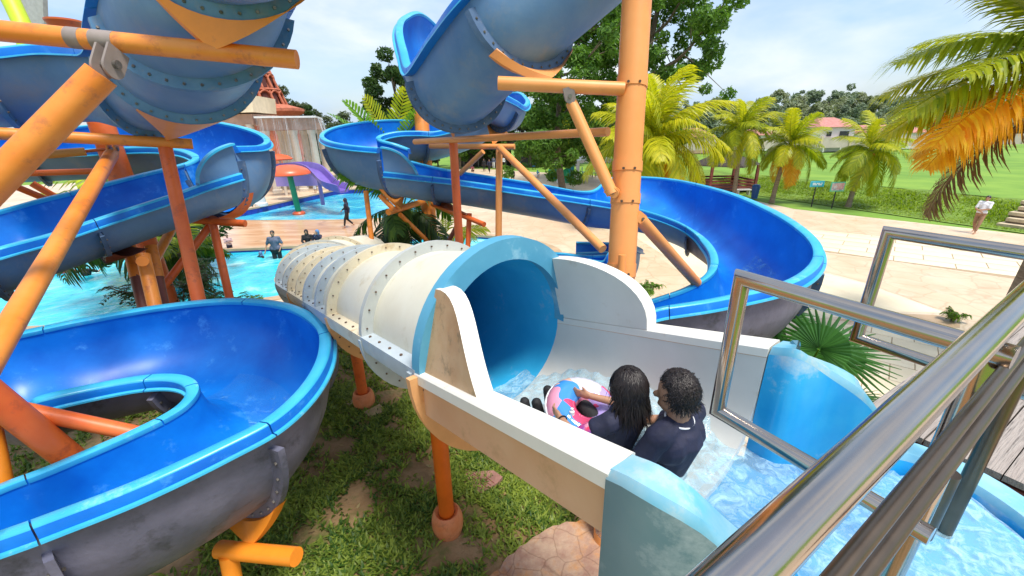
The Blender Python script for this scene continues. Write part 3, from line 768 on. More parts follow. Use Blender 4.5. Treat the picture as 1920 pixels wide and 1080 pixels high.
# --- right slide: comes down from the upper right, loops behind, crosses and makes the wide right-hand bend
RS_R = [(2.266, 5.42, 7.495), (1.445, 5.277, 6.835), (0.561, 5.135, 6.177), (0.199, 5.221, 5.839), (-0.127, 5.478, 5.53), (-0.266, 5.651, 5.423), (-0.386, 5.965, 5.404), (-0.468, 6.391, 5.401), (-0.492, 6.931, 5.413), (-0.424, 7.59, 5.46), (-0.217, 8.158, 5.55), (0.07, 8.657, 5.456), (0.287, 9.158, 5.366), (0.376, 10.08, 5.542), (0.09, 10.903, 5.739), (-0.83, 11.096, 5.402),
        (-1.973, 10.791, 5.161), (-2.659, 10.477, 5.178), (-3.301, 10.141, 5.138), (-3.74, 9.673, 5.03), (-3.785, 9.087, 4.895), (-3.495, 8.614, 4.777), (-3.017, 8.317, 4.698), (-2.378, 8.133, 4.636), (-2.031, 8.037, 4.522), (-1.819, 7.973, 4.353), (-1.676, 7.902, 4.167),
        (-0.955, 7.973, 4.05), (0.416, 7.586, 3.88), (1.743, 7.193, 3.7), (2.481, 6.566, 3.56), (2.746, 5.954, 3.44), (2.716, 5.354, 3.35), (2.572, 4.948, 3.28), (2.357, 4.696, 3.21), (1.964, 4.455, 3.14), (1.382, 4.319, 3.03),
        (1.08, 4.52, 2.98), (0.9, 4.95, 2.92), (0.93, 5.45, 2.87), (1.2, 5.95, 2.83), (1.248, 6.898, 2.786), (1.468, 6.593, 2.828), (1.607, 6.558, 3.018), (1.827, 6.697, 3.102), (2.167, 7.077, 2.976), (2.414, 7.63, 2.741), (2.552, 8.33, 2.613), (2.235, 8.842, 2.554), (1.45, 9.047, 2.529), (0.495, 9.032, 2.491)]
RS_L = [(1.076, 4.515, 7.224), (0.438, 4.351, 6.649), (-0.314, 4.34, 6.056), (-0.682, 4.848, 5.843), (-1.065, 5.34, 5.59), (-1.214, 5.695, 5.82), (-1.336, 6.133, 6.13), (-1.408, 6.883, 6.417), (-1.312, 7.716, 6.64), (-1.023, 8.277, 6.428), (-0.66, 8.674, 6.064), (-0.425, 9.124, 5.84), (-0.273, 9.497, 5.697), (-0.289, 9.89, 5.604), (-0.576, 10.158, 5.466), (-1.001, 10.013, 5.083),
        (-1.549, 9.629, 4.915), (-1.966, 9.418, 4.923), (-2.307, 9.203, 4.919), (-2.561, 9.025, 4.873), (-2.66, 8.896, 4.816), (-2.581, 8.82, 4.755), (-2.338, 8.796, 4.691), (-2.045, 8.861, 4.582), (-1.832, 8.919, 4.452), (-1.616, 8.908, 4.281), (-1.418, 8.923, 4.181),
        (-1.086, 9.161, 4.1), (0.468, 8.531, 3.9), (1.519, 8.103, 3.77), (2.185, 9.025, 3.92), (3.209, 8.731, 3.91), (3.585, 7.208, 3.87), (3.621, 5.833, 3.78), (3.568, 4.94, 3.65), (3.345, 4.402, 3.53), (2.729, 3.838, 3.48),
        (1.955, 3.528, 3.44), (1.409, 3.425, 3.4), (1.054, 3.425, 3.35), (0.35, 3.95, 3.2), (-0.05, 4.7, 3.1), (0.05, 5.8, 3.0), (0.6, 6.9, 2.9), (1.379, 7.594, 2.646), (1.661, 7.496, 2.669), (1.862, 7.505, 2.694), (1.988, 7.611, 2.692), (2.034, 7.715, 2.683), (1.929, 8.005, 2.603), (1.306, 8.099, 2.567)]
# the two rims of the right bend are matched by hand: (R index, L index)
pair_r = [0, 1, 2, 3, 4, 5, 6, 7, 8, 9, 10, 11, 12, 13, 14, 15, 16, 17, 18, 19, 20, 21, 22, 23, 24, 25, 26, 27, 28, 29, 29.6, 30.2, 30.8, 31.4, 32.1, 33, 33.9, 34.7, 35.3, 36.0, 37, 38, 39, 40, 41.3, 42.2, 43, 44.3, 46, 47.6, 49]
pair_l = list(range(51))
rr = catmull(RS_R, (len(RS_R) - 1) * 20 + 1); RR = [rr[int(round(x * 20))] for x in pair_r]
ll = catmull(RS_L, (len(RS_L) - 1) * 20 + 1); LL = [ll[int(round(x * 20))] for x in pair_l[:len(pair_r)]]
RR2 = [np.array((-2.283, 7.896, 4.236)), np.array((-1.98, 7.843, 4.207)), np.array((-1.661, 7.827, 4.165))] + RR[27:]
LL2 = [np.array((-2.074, 8.882, 4.354)), np.array((-1.792, 8.905, 4.274)), np.array((-1.418, 8.923, 4.181))] + LL[27:]
d1 = [.62, .62, .62, .60, .57] + [.56, .58, .6, .62, .62, .6, .6, .6, .6, .62, .66, .7, .74, .78, .8, .82, .82, .82, .82]
d2 = ([.52] * 6 + [.56, .62, .68, .72, .74, .76, .76, .74, .70, .62] + [.55] * 40)[:len(RR2)]
ch_right = Chain([(0, 23, Chute(LL[:24], RR[:24], depth=d1), 0), (24, 99, Chute(LL2, RR2, depth=d2), 0)])
right_slide = thing('water_slide', 'blue open water slide sweeping from overhead to the wide bend at the right', 'water slide', (0.5, 6.0, 2.0), 'blue open water slides')
hullR = lambda b: M['hull_grey'] if 31 < b < 41 else M['hull_blue']
make_slide(right_slide, ch_right.parts[0][2], [0, 2.0, 4.0, 6.6, 9.2, 11.4, 13.4, 16.5, 20.6, 23], hullR, lambda b: M['flange_blue'], end=True)
c2 = ch_right.parts[1][2]
make_slide(right_slide, c2, [0, 2.5, 4.7, 7.5, 11, 14, 17, 20.5, 23, c2.k - 1], lambda b: hullR(b + 24), lambda b: M['flange_blue'])
chute_fin(right_slide, c2, 0, 2.0, 1, .42, M['hull_blue'])
c2.water(right_slide, c2.st(9), c2.st(13.5), 0.9, 1.75, M['foam_fast'])

# --- white slide: open flume, then the bolted tube going down towards the pool
white_slide = thing('water_slide', 'white water slide with blue start tub, open flume and long bolted tube', 'water slide', (-0.07, 2.46, 2.0))
AX = np.array([-0.625, 0.781, 0.0]); PERP = np.array([0.781, 0.625, 0.0]); SL = -0.155
A0 = np.array([-0.066, 2.456, 3.6]); HWA = 0.51
def ax(sv):
    """axis point (rim level) sv metres down the slide from the tube mouth; the far end bends to the right"""
    if sv <= 4.2: return A0 + AX * sv + np.array([0, 0, (SL if sv > 0 else -0.226) * sv]), AX, PERP
    r = 2.6; th = (sv - 4.2) / r
    c0 = A0 + AX * 4.2; cen = c0 + PERP * r
    p = cen + (-PERP * math.cos(th) + AX * math.sin(th)) * r
    p[2] = A0[2] + SL * sv
    return p, AX * math.cos(th) + PERP * math.sin(th), PERP * math.cos(th) - AX * math.sin(th)
def taper(sv): return max(0.70, 1.0 - 0.085 * max(0.0, sv))
def aring(sv, t, w, hu, hd):
    """t from 0 (left rim) over the top to pi (right rim) for hu, under for negative t"""
    p, a, q = ax(sv); t = np.asarray(t)
    up = np.array([0.0, 0, 1.0])
    z = np.where(t >= 0, np.sin(t) * hu * taper(sv), np.sin(t) * hd)
    return p - np.outer(np.cos(t) * w, q) + np.outer(z, up)
TU = np.linspace(0, math.pi, 25); TD = np.linspace(0, -math.pi, 25)
tube_st = [0.0, 0.92, 1.85, 2.75, 3.6, 4.45, 5.3, 6.2, 7.2]
for q in range(len(tube_st) - 1):
    s0, s1 = tube_st[q], tube_st[q + 1]; ss = np.linspace(s0, s1, 6)
    mb = MB()
    mb.ring_sweep([aring(x, TU, HWA, 0.57, 0.5) for x in ss], closed=False, mi=0)
    mb.ring_sweep([aring(x, TU, HWA + .035, 0.605, 0.5)[::-1] for x in ss], closed=False, mi=1)
    mb.build('tube_cover', [M['tube_blue'], M['cream_tube']], white_slide, angle=80)
    mb = MB()
    mb.ring_sweep([aring(x, TD, HWA, 0.5, 0.5)[::-1] for x in ss], closed=False, mi=0)
    mb.ring_sweep([aring(x, TD, HWA + .035, 0.5, 0.535) for x in ss], closed=False, mi=1)
    mb.build('flume_section', [M['tube_blue'], M['white_gel']], white_slide, angle=80)
    # the horizontal ledges where cover and flume are bolted together, left and right
    for side in (-1, 1):
        rings = []
        for x in ss:
            p, a, qv = ax(x); e = p + qv * side * (HWA + .03); up = np.array([0, 0, 1.0])
            rings.append(np.array([e + up * .035, e + qv * side * .10 + up * .03, e + qv * side * .10 - up * .03, e + qv * side * .085 - up * .10, e + qv * side * .06 - up * .10, e - up * .04]))
        lg = MB().ring_sweep(rings, True, True).build('side_ledge', M['flange_bluegrey'] if q in (0, 2, 4) else M['flange_cream'], white_slide, angle=30, recalc=True)
        mb = MB()
        for x in np.linspace(s0 + .1, s1 - .1, 5):
            p, a, qv = ax(x); e = p + qv * side * (HWA + .085) + np.array([0, 0, .03])
            mb.tube([e, e + np.array([0, 0, .012])], 0.010, 6)
        mb.build('bolt_row', M['bolt_rust'], lg, kind='stuff')
def ring_part(sv, ts, w0, w1, hu0, hu1, th, m, name, nb, bm, dz=0.0):
    p, a, qv = ax(sv); T = (a + np.array([0, 0, SL])) * th / 2
    A = aring(sv, ts, w0, hu0, hu0); B = aring(sv, ts, w1, hu1, hu1)
    f = MB().ring_sweep([np.array([A[j] - T, B[j] - T, B[j] + T, A[j] + T]) for j in range(len(ts))], True, True).build(name, m, white_slide, angle=35, recalc=True)
    if nb:
        mb = MB(); s_ = 1 if ts[-1] > 0 else -1
        for t in np.linspace(0.14, math.pi - 0.14, nb) * s_:
            c = aring(sv, [t], (w0 + w1) / 2 + .005, (hu0 + hu1) / 2 + .005, (hu0 + hu1) / 2 + .005)[0]
            for sg in (-1, 1):
                mb.tube([c + T * sg, c + T * sg + unit(T) * sg * .009], 0.0072, 6)
        mb.build('bolt_row', bm, f, kind='stuff')
    return f
fl_m = [None, 'flange_grey', 'flange_cream', 'flange_bluegrey', 'flange_cream', 'flange_bluegrey', 'flange_grey', 'flange_cream']
lo_m = [None, 'flange_bluegrey', 'flange_peach', 'flange_bluegrey', 'flange_peach', 'flange_bluegrey', 'flange_cream', 'flange_grey']
for q in range(1, 8):
    ring_part(tube_st[q], TU, HWA + .03, HWA + .125, 0.60, 0.70, 0.06, M[fl_m[q]], 'flange', 13, M['bolt_rust'])
    ring_part(tube_st[q], TD, HWA + .03, HWA + .14, 0.53, 0.65, 0.05, M[lo_m[q]], 'flange', 13, M['bolt_rust'])
for sv, c in ((1.40, 'flange_grey'), (2.3, 'flange_bluegrey'), (3.2, 'flange_cream'), (4.0, 'flange_bluegrey'), (4.9, 'flange_cream')):
    if sv > 2: ring_part(sv, TU, HWA + .03, HWA + .11, 0.60, 0.69, 0.05, M[c], 'flange', 13, M['bolt_rust'])
# the mouth ring: broad blue face
p, a, qv = ax(0.0)
tm = np.linspace(0, math.pi, 33)
T = AX * 0.03
A_ = aring(0.0, tm, HWA - .004, 0.566, .5); B_ = aring(0.0, tm, HWA + .13, 0.70, .5)
MB().ring_sweep([np.array([A_[j] - T * 2, B_[j] - T * 2, B_[j] + T, A_[j] + T]) for j in range(33)], True, True).build('mouth_ring', M['ring_blue'], white_slide, angle=35, recalc=True)
# lower flange and gusset under the mouth, orange
ring_part(0.06, TD, HWA + .03, HWA + .145, 0.53, 0.655, 0.05, M['flange_bluegrey'], 'flange', 13, M['bolt_rust'])
ring_part(-0.02, TD, HWA + .03, HWA + .185, 0.53, 0.80, 0.05, M['flange_peach'], 'flange', 13, M['bolt_rust'])

# open flume up to the start tub: left and right walls are straight, rims broad and white
def wall_pt(sv, side, off=0.0, dz=0.0):
    p, a, qv = ax(sv)
    grow = max(0.0, -sv) * 0.006
    return p + qv * side * (HWA + grow + off) + np.array([0, 0, dz])
ss = np.linspace(0, -1.37, 10)
mb = MB()
def flume_ring(x, off):
    p, a, qv = ax(x); t = TD; g = max(0.0, -x) * 0.006
    c = np.cos(t); sn = np.sin(t); ex = 1.0 - 0.3 * min(1.0, max(0.0, -x) / .6)
    return p - np.outer(np.sign(c) * np.abs(c) ** ex * (HWA + g + off), qv) + np.outer(-np.abs(sn) ** ex * (0.5 + off + 0.12 * min(1.0, max(0.0, -x) / 1.1)), [0, 0, 1.0])
mb.ring_sweep([flume_ring(x, 0.0) for x in ss], closed=False, mi=0)
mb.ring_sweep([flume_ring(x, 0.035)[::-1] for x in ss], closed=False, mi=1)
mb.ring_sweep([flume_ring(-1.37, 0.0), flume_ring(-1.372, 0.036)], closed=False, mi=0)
mb.build('open_flume', [M['white_gel'], M['shaded_wall']], white_slide, angle=80)
for side in (-1, 1):
    rings = []
    for x in ss:
        p, a, qv = ax(x); e = wall_pt(x, side); up = np.array([0, 0, 1.0]); o = qv * side
        rings.append(np.array([e - o * .004 - up * .03, e - o * .002 + up * .012, e + o * .008 + up * .02, e + o * .125 + up * .018, e + o * .135 + up * .008,
                               e + o * .138 - up * .050, e + o * .120 - up * .062, e + o * .110 - up * .085, e + o * .110 - up * .27, e + o * .095 - up * .275, e + o * .08 - up * .09, e + o * .03 - up * .08]))
    mb = MB().ring_sweep(rings, True, True)
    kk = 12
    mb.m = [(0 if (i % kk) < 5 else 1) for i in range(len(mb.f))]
    mb.build('flume_rim', [M['white_rim'], M['shaded_wall']], white_slide, angle=30, recalc=True)
# quarter fins either side of the mouth
def fin(side, length, h, m_in, m_edge):
    """curved fin: top edge falls from the mouth ring to the rim in a quarter arc"""
    n = 14; top = []
    for k in range(n + 1):
        u = k / n
        top.append((-length * math.sin(u * math.pi / 2), h * (math.cos(u * math.pi / 2) ** 0.9 if side > 0 else 1 - math.sin(u * math.pi / 2) ** 2.3)))
    w = 0.095
    ri, ro = [], []
    rings = []
    for x, z in top:
        lean = 0.16 * (z / h) ** 2
        base = wall_pt(x - .03, side, 0.0, 0.018); o = PERP * side
        bi = base - o * lean * .8; zz = np.array([0, 0, z])
        rings.append(np.array([base, bi + zz, bi + zz + o * w, base + o * w]))
    mb = MB().ring_sweep(rings, True, True)
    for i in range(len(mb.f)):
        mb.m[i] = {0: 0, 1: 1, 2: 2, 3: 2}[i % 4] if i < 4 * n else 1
    return mb.build('fin', [m_in, m_edge, M['tan_shade_stain']], white_slide, angle=30, recalc=True)
fin(1, 0.70, 0.47, M['white_gel'], M['white_rim'])
fin(-1, 0.56, 0.47, M['white_gel'], M['white_rim'])

# --- blue start tub in front of the platform
# walls as rim polylines (x, y, z) with thickness; left one curls round towards the platform edge
def tub_wall(top, zb, th, name, m_in, m_rim, m_out, outward=1):
    top = catmull(top, 26); n = len(top)
    d = np.gradient(top[:, :2], axis=0); d /= np.linalg.norm(d, axis=1)[:, None]
    nr = np.stack([-d[:, 1], d[:, 0]], 1) * outward
    rings = []
    for i in range(n):
        o = np.array([nr[i, 0], nr[i, 1], 0]); p = top[i]
        b = np.array([p[0], p[1], zb])
        rings.append(np.array([b - o * .03, p - o * 0.0 - [0, 0, .035], p + o * .02, p + o * (th - .02), p + o * th - [0, 0, .03], b + o * (th - .01)]))
    mb = MB().ring_sweep(rings, True, True)
    for i in range(len(mb.f)):
        mb.m[i] = {0: 0, 1: 1, 2: 1, 3: 1, 4: 2, 5: 2}[i % 6] if i < 6 * (n - 1) else 2
    return mb.build(name, [m_in, m_rim, m_out], white_slide, angle=45, recalc=True)
tub_wall([tuple(wall_pt(-1.375, -1, 0.0, .02)), tuple(wall_pt(-1.5, -1, 0, .02)), (0.60, 0.925, 3.84), (0.71, 0.90, 3.74), (0.82, 0.94, 3.60), (0.90, 1.0, 3.46), (0.965, 1.06, 3.36)], 2.0, 0.14, 'tub_wall', M['tub_blue'], M['tub_rim'], M['tub_out'], -1)
tub_wall([tuple(wall_pt(-1.375, 1, 0.0, .02)), tuple(wall_pt(-1.5, 1, 0, .02)), (1.46, 1.63, 3.84), (1.60, 1.56, 3.74), (1.72, 1.54, 3.58), (1.82, 1.58, 3.44)], 2.9, 0.14, 'tub_wall', M['tub_blue'], M['tub_rim'], M['tub_out'], 1)
tub_wall([(1.82, 1.60, 3.40), (1.97, 1.60, 3.36), (2.09, 1.48, 3.34), (2.13, 1.28, 3.33), (2.08, 1.02, 3.33), (1.95, 0.72, 3.33), (1.75, 0.5, 3.33)], 2.9, 0.16, 'tub_wall', M['tub_blue'], M['tub_rim'], M['tub_out'], 1)
tub_wall([(0.965, 1.06, 3.33), (1.05, 0.98, 3.32), (1.12, 0.80, 3.32), (1.25, 0.55, 3.32), (1.45, 0.3, 3.32)], 2.9, 0.14, 'tub_wall', M['tub_blue'], M['tub_rim'], M['tub_out'], -1)
flr = [tuple(wall_pt(-1.33, -1)[:2]), (0.60, 0.93), (0.97, 1.06), (1.12, 0.8), (1.45, 0.3), (1.75, 0.5), (2.10, 1.0), (2.1, 1.5), (1.82, 1.6), (1.46, 1.64), tuple(wall_pt(-1.33, 1)[:2])]
mb = MB(); mb.prism(flr, 3.05, 3.27); mb.build('tub_floor', M['tub_blue'], white_slide, smooth=False, recalc=True)
# churning water: heightfield over tub and flume bottom
def wave(x, y, amp):
    return amp * (math.sin(17 * x + 5 * math.sin(9 * y)) * math.sin(15 * y + 4 * math.sin(11 * x)) + 0.6 * math.sin(41 * x + 23 * y) * math.sin(37 * y - 19 * x))
def water_patch():
    nx, ny = 60, 60; vs = []
    for j in range(ny + 1):
        for i in range(nx + 1):
            u, v = i / nx, j / ny; sv = -1.37 + 1.52 * v
            p, a, qv = ax(sv); w = HWA * (0.985 if sv < 0 else 0.9) * (0.86 if sv > -0.9 else 0.86 + 0.14 * min(1, (-sv - .9) / .4))
            q = p + qv * (u * 2 - 1) * w
            z = 3.40 if sv < -1.1 else 3.40 + (p[2] - 0.44 - 3.40) * min(1, ((sv + 1.1) / 1.1) ** .6)
            if sv > -1.2: z += 0.09 * abs(u * 2 - 1) ** 3
            vs.append((q[0], q[1], z + wave(q[0], q[1], 0.013 * (1 if sv < -0.3 else max(0.15, 1 - (sv + .3) * 1.4)))))
    fs = [(j * (nx + 1) + i, j * (nx + 1) + i + 1, (j + 1) * (nx + 1) + i + 1, (j + 1) * (nx + 1) + i) for j in range(ny) for i in range(nx)]
    mb = MB(); mb.add(vs, fs); mb.build('running_water', M['foam_tub'], white_slide, angle=180, kind='stuff')
    # the tub itself, a grid clipped to its outline
    st = 0.035; x0, y0 = 0.2, 0.2; vs, fs, ix = [], [], {}
    def vid(i, j):
        if (i, j) not in ix:
            x, y = x0 + i * st, y0 + j * st; ix[(i, j)] = len(vs); k = min(1, max(0, (x - .95) / .75)); vs.append((x, y, 3.396 - .108 * k + wave(x, y, .012 * (1 - .7 * k))))
        return ix[(i, j)]
    for i in range(58):
        for j in range(52):
            cx, cy = x0 + (i + .5) * st, y0 + (j + .5) * st
            if inside(flr, cx, cy) and (np.array([cx, cy]) - A0[:2]).dot(AX[:2]) < -1.31: fs.append((vid(i, j), vid(i + 1, j), vid(i + 1, j + 1), vid(i, j + 1)))
    mb = MB(); mb.add(vs, fs); mb.build('tub_water', M['foam_tub'], white_slide, angle=180, kind='stuff')
water_patch()

# ------------------------------------------------------------------ painted steel frames carrying the slides
def gz(x, y): return max(0.0, float(mound_h(np.array([x]), np.array([y]))[0]))

def to_ground(a, b, sink=0.05):
    """lengthen the post a-b until it meets the ground"""
    a, b = np.array(a, float), np.array(b, float); d = (b - a) / (a[2] - b[2])
    p = b.copy()
    for _ in range(40):
        t = p[2] - (gz(p[0], p[1]) - sink)
        if t <= 0.005: break
        p = p + d * t * 0.7
    return p

class Frame:
    def __init__(s, label, m, at, name='slide_support'):
        s.t = thing(name, label, 'support frame', at, 'steel frames carrying the slides'); s.m = m
    def bar(s, name, a, b, r, m=None, cap=True, n=18):
        return MB().tube([a, b], r, n, cap).build(name, m or s.m, s.t, angle=50)
    def post(s, a, b, r, m=None, collar=0.0, cm=None):
        b = to_ground(a, b)
        o = s.bar('post', a, b, r, m)
        if collar:
            z = gz(b[0], b[1])
            MB().lathe((b[0], b[1], z), [(collar * .8, -.05), (collar * .93, .03), (collar, .09), (collar * .98, .17), (collar * .86, .24), (collar * .72, .262), (r * 1.04, .235)], 28, cap=False).build('base_collar', cm or M['peach'], s.t, angle=60)
        return o
    def clevis(s, p, a, r=0.055, m=None):
        """pair of ears with a pin where a brace meets a bar"""
        p = np.array(p, float); a = unit(np.array(a, float)); u, v, d = frame_of(a)
        mb = MB()
        for sg in (-1, 1):
            c = p + u * sg * r * .55
            w = r * .95
            prof = [(-w, -w * 1.6), (w, -w * 1.6)] + [(w * math.cos(t), w * math.sin(t) + .3 * w) for t in np.linspace(0, math.pi, 9)]
            A = np.array([c + v * x + d * z for x, z in prof]); mb.ring_sweep([A - u * .008, A + u * .008], True, True)
        o = mb.build('clevis', m or s.m, s.t, angle=30, recalc=True)
        MB().tube([p - u * r * .95, p + u * r * .95], r * .36, 10).build('pin', M['bolt'], o, angle=40)
    def saddle(s, ch, c, neck, m=None, half=0.95, nw=0.11, th=0.10, off=0.088, pts=None, T=None):
        """crescent bracket between a flange and the bar under it"""
        if pts is None:
            if isinstance(ch, Chain): ch, c = ch.pick(c)
            i = ch.st(c); t = np.linspace(math.pi / 2 - half, math.pi / 2 + half, 17)
            A = ch.prof(i, t, ch.thick + off); T = ch.T[i]; side = ch.a[i] / ch.hw[i]
        else: A = pts; side = unit(A[-1] - A[0])
        neck = np.array(neck, float)
        n = len(A); w = np.linspace(-1, 1, n)
        Bl = np.array([neck + side * nw * x for x in w])
        k = np.abs(w) ** 1.4
        B = np.array([A[j] * k[j] + Bl[j] * (1 - k[j]) for j in range(n)])
        B += (A - B) * 0.0
        Tn = T * th / 2
        rings = [np.array([A[j] - Tn, A[j] + Tn, B[j] + Tn * (.8), B[j] - Tn * .8 + 1e-4]) for j in range(n)]
        MB().ring_sweep(rings, True, True).build('saddle', m or s.m, s.t, angle=40, recalc=True)

def P(*a): return np.array(a[0], float)

# upper left: long bar under the overhead chute with its diagonal brace
f = Frame('thick orange crossbar with bright orange saddle under the overhead chute, top left', M['orange'], (-2.793, 3.311, 5.454))
a, b = P((-3.461, 3.057, 5.575)), P((-1.492, 3.342, 5.397))
f.bar('crossbar', a + (a - b) * 1.1, b, 0.062)
f.saddle(ch_left, 1.8, P((-2.025, 3.242, 5.443)), M['bright_orange'], half=1.0, nw=0.16)
c = P((-2.637, 3.106, 5.364))
f.clevis(P((-2.611, 3.078, 5.348)), P((-2.64, 3.056, 5.29)) - c, 0.075, M['primer'])
f.bar('brace', P((-2.638, 3.034, 5.287)), to_ground(P((-2.638, 3.034, 5.287)), P((-3.325, 2.576, 4.501))), 0.088)
mb = MB()
for t0, t1 in ((0.305, 0.345), (0.375, 0.44)):
    mb.tube([a + (b - a) * t0, a + (b - a) * t1], 0.0635, 18)
mb.build('paint_patch', M['primer'], f.t, angle=50)

# second left bar
f = Frame('rusty orange bar under the second overhead flange at the left, with a leaning post', M['orange'], (-4.462, 5.755, 4.85))
a, b = P((-5.252, 4.309, 4.985)), P((-3.767, 5.262, 4.819)); f.bar('crossbar', a + (a - b) * .8, b, 0.060)
f.saddle(ch_left, 4.6, P((-3.954, 5.118, 4.861)), M['peach'], half=0.7, nw=0.09)
f.post(P((-4.015, 5.154, 4.815)), P((-3.588, 4.432, 3.192)), 0.070, M['orange_red'])
f.clevis(P((-4.72, 5.246, 4.777)), P((-4.674, 5.171, 4.719)) - P((-4.719, 5.264, 4.824)), 0.06)
f.bar('brace', P((-4.639, 5.118, 4.721)), to_ground(P((-4.639, 5.118, 4.721)), P((-2.894, 1.948, 3.692))), 0.066)

f = Frame('fat orange red pillar with a flat cap behind the left slide', M['orange_red'], (-5.754, 6.415, 4.334))
f.post(P((-6.546, 7.194, 6.393)), P((-6.159, 6.829, 4.298)), 0.165)
top = P((-6.546, 7.194, 6.393))
MB().lathe(top, [(.165, -.05), (.2, .10), (.22, .125), (.22, .15), (.02, .155)], 24).build('cap', M['orange_red'], f.t, angle=30)
f.bar('arm', P((-6.775, 6.014, 4.687)), P((-6.216, 6.457, 4.726)), 0.058, M['peach'])
f.bar('arm', P((-7.333, 6.348, 4.439)), P((-6.38, 6.666, 4.431)), 0.045)
f.bar('brace', P((-6.927, 5.893, 4.368)), P((-6.793, 6.211, 4.078)), 0.045)
f.bar('brace', P((-7.237, 6.502, 4.282)), P((-7.071, 6.623, 4.037)), 0.05)
f.bar('lug', P((-6.252, 6.478, 4.726)), P((-6.129, 6.678, 4.745)), 0.022)

f = Frame('cluster of three orange posts with maroon feet under the middle left chute', M['orange'], (-4.779, 5.034, 2.945))
f.saddle(ch_left, 28.2, P((-4.708, 5.211, 3.553)), M['maroon'], half=0.95, nw=0.12, off=.084)
f.post(P((-5.143, 5.471, 3.535)), P((-4.857, 5.065, 2.744)), 0.07, M['maroon'])
f.post(P((-4.649, 5.09, 3.516)), P((-4.415, 4.753, 2.91)), 0.075)
f.post(P((-4.935, 5.567, 3.505)), P((-4.679, 5.155, 2.7)), 0.068, M['maroon'])
f.bar('upper_sleeve', P((-5.143, 5.471, 3.535)), P((-5.01, 5.28, 3.157)), 0.074)
f.bar('upper_sleeve', P((-4.935, 5.567, 3.505)), P((-4.81, 5.373, 3.121)), 0.072)
f.bar('stub_arm', P((-4.871, 5.312, 3.397)), P((-4.48, 4.868, 3.496)), 0.062)

f = Frame('orange trestle with a short red arm under the far bend of the left slide', M['orange_red'], (-4.325, 5.941, 3.081))
f.saddle(ch_left, 22.9, P((-4.45, 6.245, 3.742)), M['orange_red'], half=0.85, nw=0.10)
f.bar('crossbar', P((-4.868, 6.145, 3.762)), P((-3.955, 6.166, 3.676)), 0.053)
f.post(P((-4.44, 6.167, 3.678)), P((-4.154, 5.7, 2.728)), 0.055)
f.bar('brace', P((-4.524, 6.205, 3.639)), P((-4.938, 5.427, 2.853)), 0.052)
f.bar('brace', P((-5.11, 6.259, 3.639)), P((-4.923, 5.552, 3.326)), 0.06, M['orange'])

f = Frame('orange stand with a short stub arm below the lowest left loop, nearest the camera', M['bright_orange'], (-2.108, 2.154, 1.833))
f.saddle(ch_left, 43.2, P((-1.984, 2.276, 2.015)), None, half=0.7, nw=0.17)
f.bar('crossbar', P((-2.287, 2.297, 1.928)), P((-1.591, 2.13, 2.054)), 0.064)
f.post(P((-2.187, 2.246, 1.936)), P((-2.178, 2.194, 1.658)), 0.062)
f = Frame('orange pipes crossing inside the hole of the lowest left loop', M['orange_red'], (-3.715, 2.597, 2.722))
f.bar('brace', P((-3.633, 2.155, 4.237)), P((-3.317, 2.522, 2.523)), 0.088)
f.bar('brace', P((-3.607, 2.509, 3.11)), P((-2.903, 2.631, 2.755)), 0.057)
f.post(P((-3.618, 2.375, 3.096)), P((-3.574, 2.23, 2.599)), 0.06, M['bright_orange'])

# right hand pillar and what hangs on it
f = Frame('tall peach orange pillar rising past the top edge beside the overhead chute', M['peach'], (1.012, 3.594, 3.519))
pt, pb = P((1.153, 4.356, 6.238)), P((1.027, 3.678, 3.459))
f.post(pt, pb, 0.128)
for t_, wd in ((.345, .10), (.60, .09), (.70, .09), (.93, .12)):
    ppx = pt + (pb - pt) * t_; dd = unit(pb - pt)
    bd = f.bar('clamp_band', ppx - dd * wd / 2, ppx + dd * wd / 2, 0.136)
    mb = MB(); u_, v2, _ = frame_of(dd)
    for sg in (-1, 1):
        c_ = ppx - v2 * 0 + np.array([-.02, -.142, 0]) + np.array([.05 * sg, .012, 0]); mb.tube([c_, c_ + np.array([0, -.014, 0])], .012, 6)
    mb.build('bolt_row', M['bolt_rust'], bd, kind='stuff')
f.bar('arm', P((-0.088, 4.128, 5.298)), P((1.019, 4.036, 5.223)), 0.058)
f.saddle(ch_right, 2, P((0.373, 4.169, 5.319)), None, half=0.85, nw=0.10)
f.clevis(P((0.545, 4.061, 5.177)), P((0.571, 4.091, 5.113)) - P((0.537, 4.082, 5.231)), 0.05, M['primer'])
f.bar('brace', P((0.565, 4.085, 5.126)), P((0.913, 3.77, 4.352)), 0.052)
f.clevis(P((0.923, 3.777, 4.369)), P((0.965, 3.746, 4.345)) - P((0.876, 3.791, 4.406)), 0.045)
f.bar('drain_pipe', P((0.993, 3.577, 3.842)), P((0.982, 3.513, 3.446)), 0.034)
f.clevis(P((1.197, 3.82, 4.115)), P((1.242, 3.858, 4.077)) - P((1.114, 3.788, 4.172)), 0.05)
f.bar('brace', P((1.192, 3.82, 4.115)), P((2.174, 4.59, 3.184)), 0.058)
f.bar('long_arm', P((0.976, 4.373, 4.871)), P((-1.563, 7.322, 4.753)), 0.044)
f.saddle(ch_right, 8.6, P((-0.822, 6.64, 4.786)), M['orange'], half=0.8, nw=0.08)

f = Frame('slim orange red post in front of the right slide, rising to the overhead loop', M['orange_red'], (-0.805, 6.291, 3.159))
f.post(P((-0.846, 6.676, 4.74)), P((-0.805, 6.291, 3.159)), 0.064)

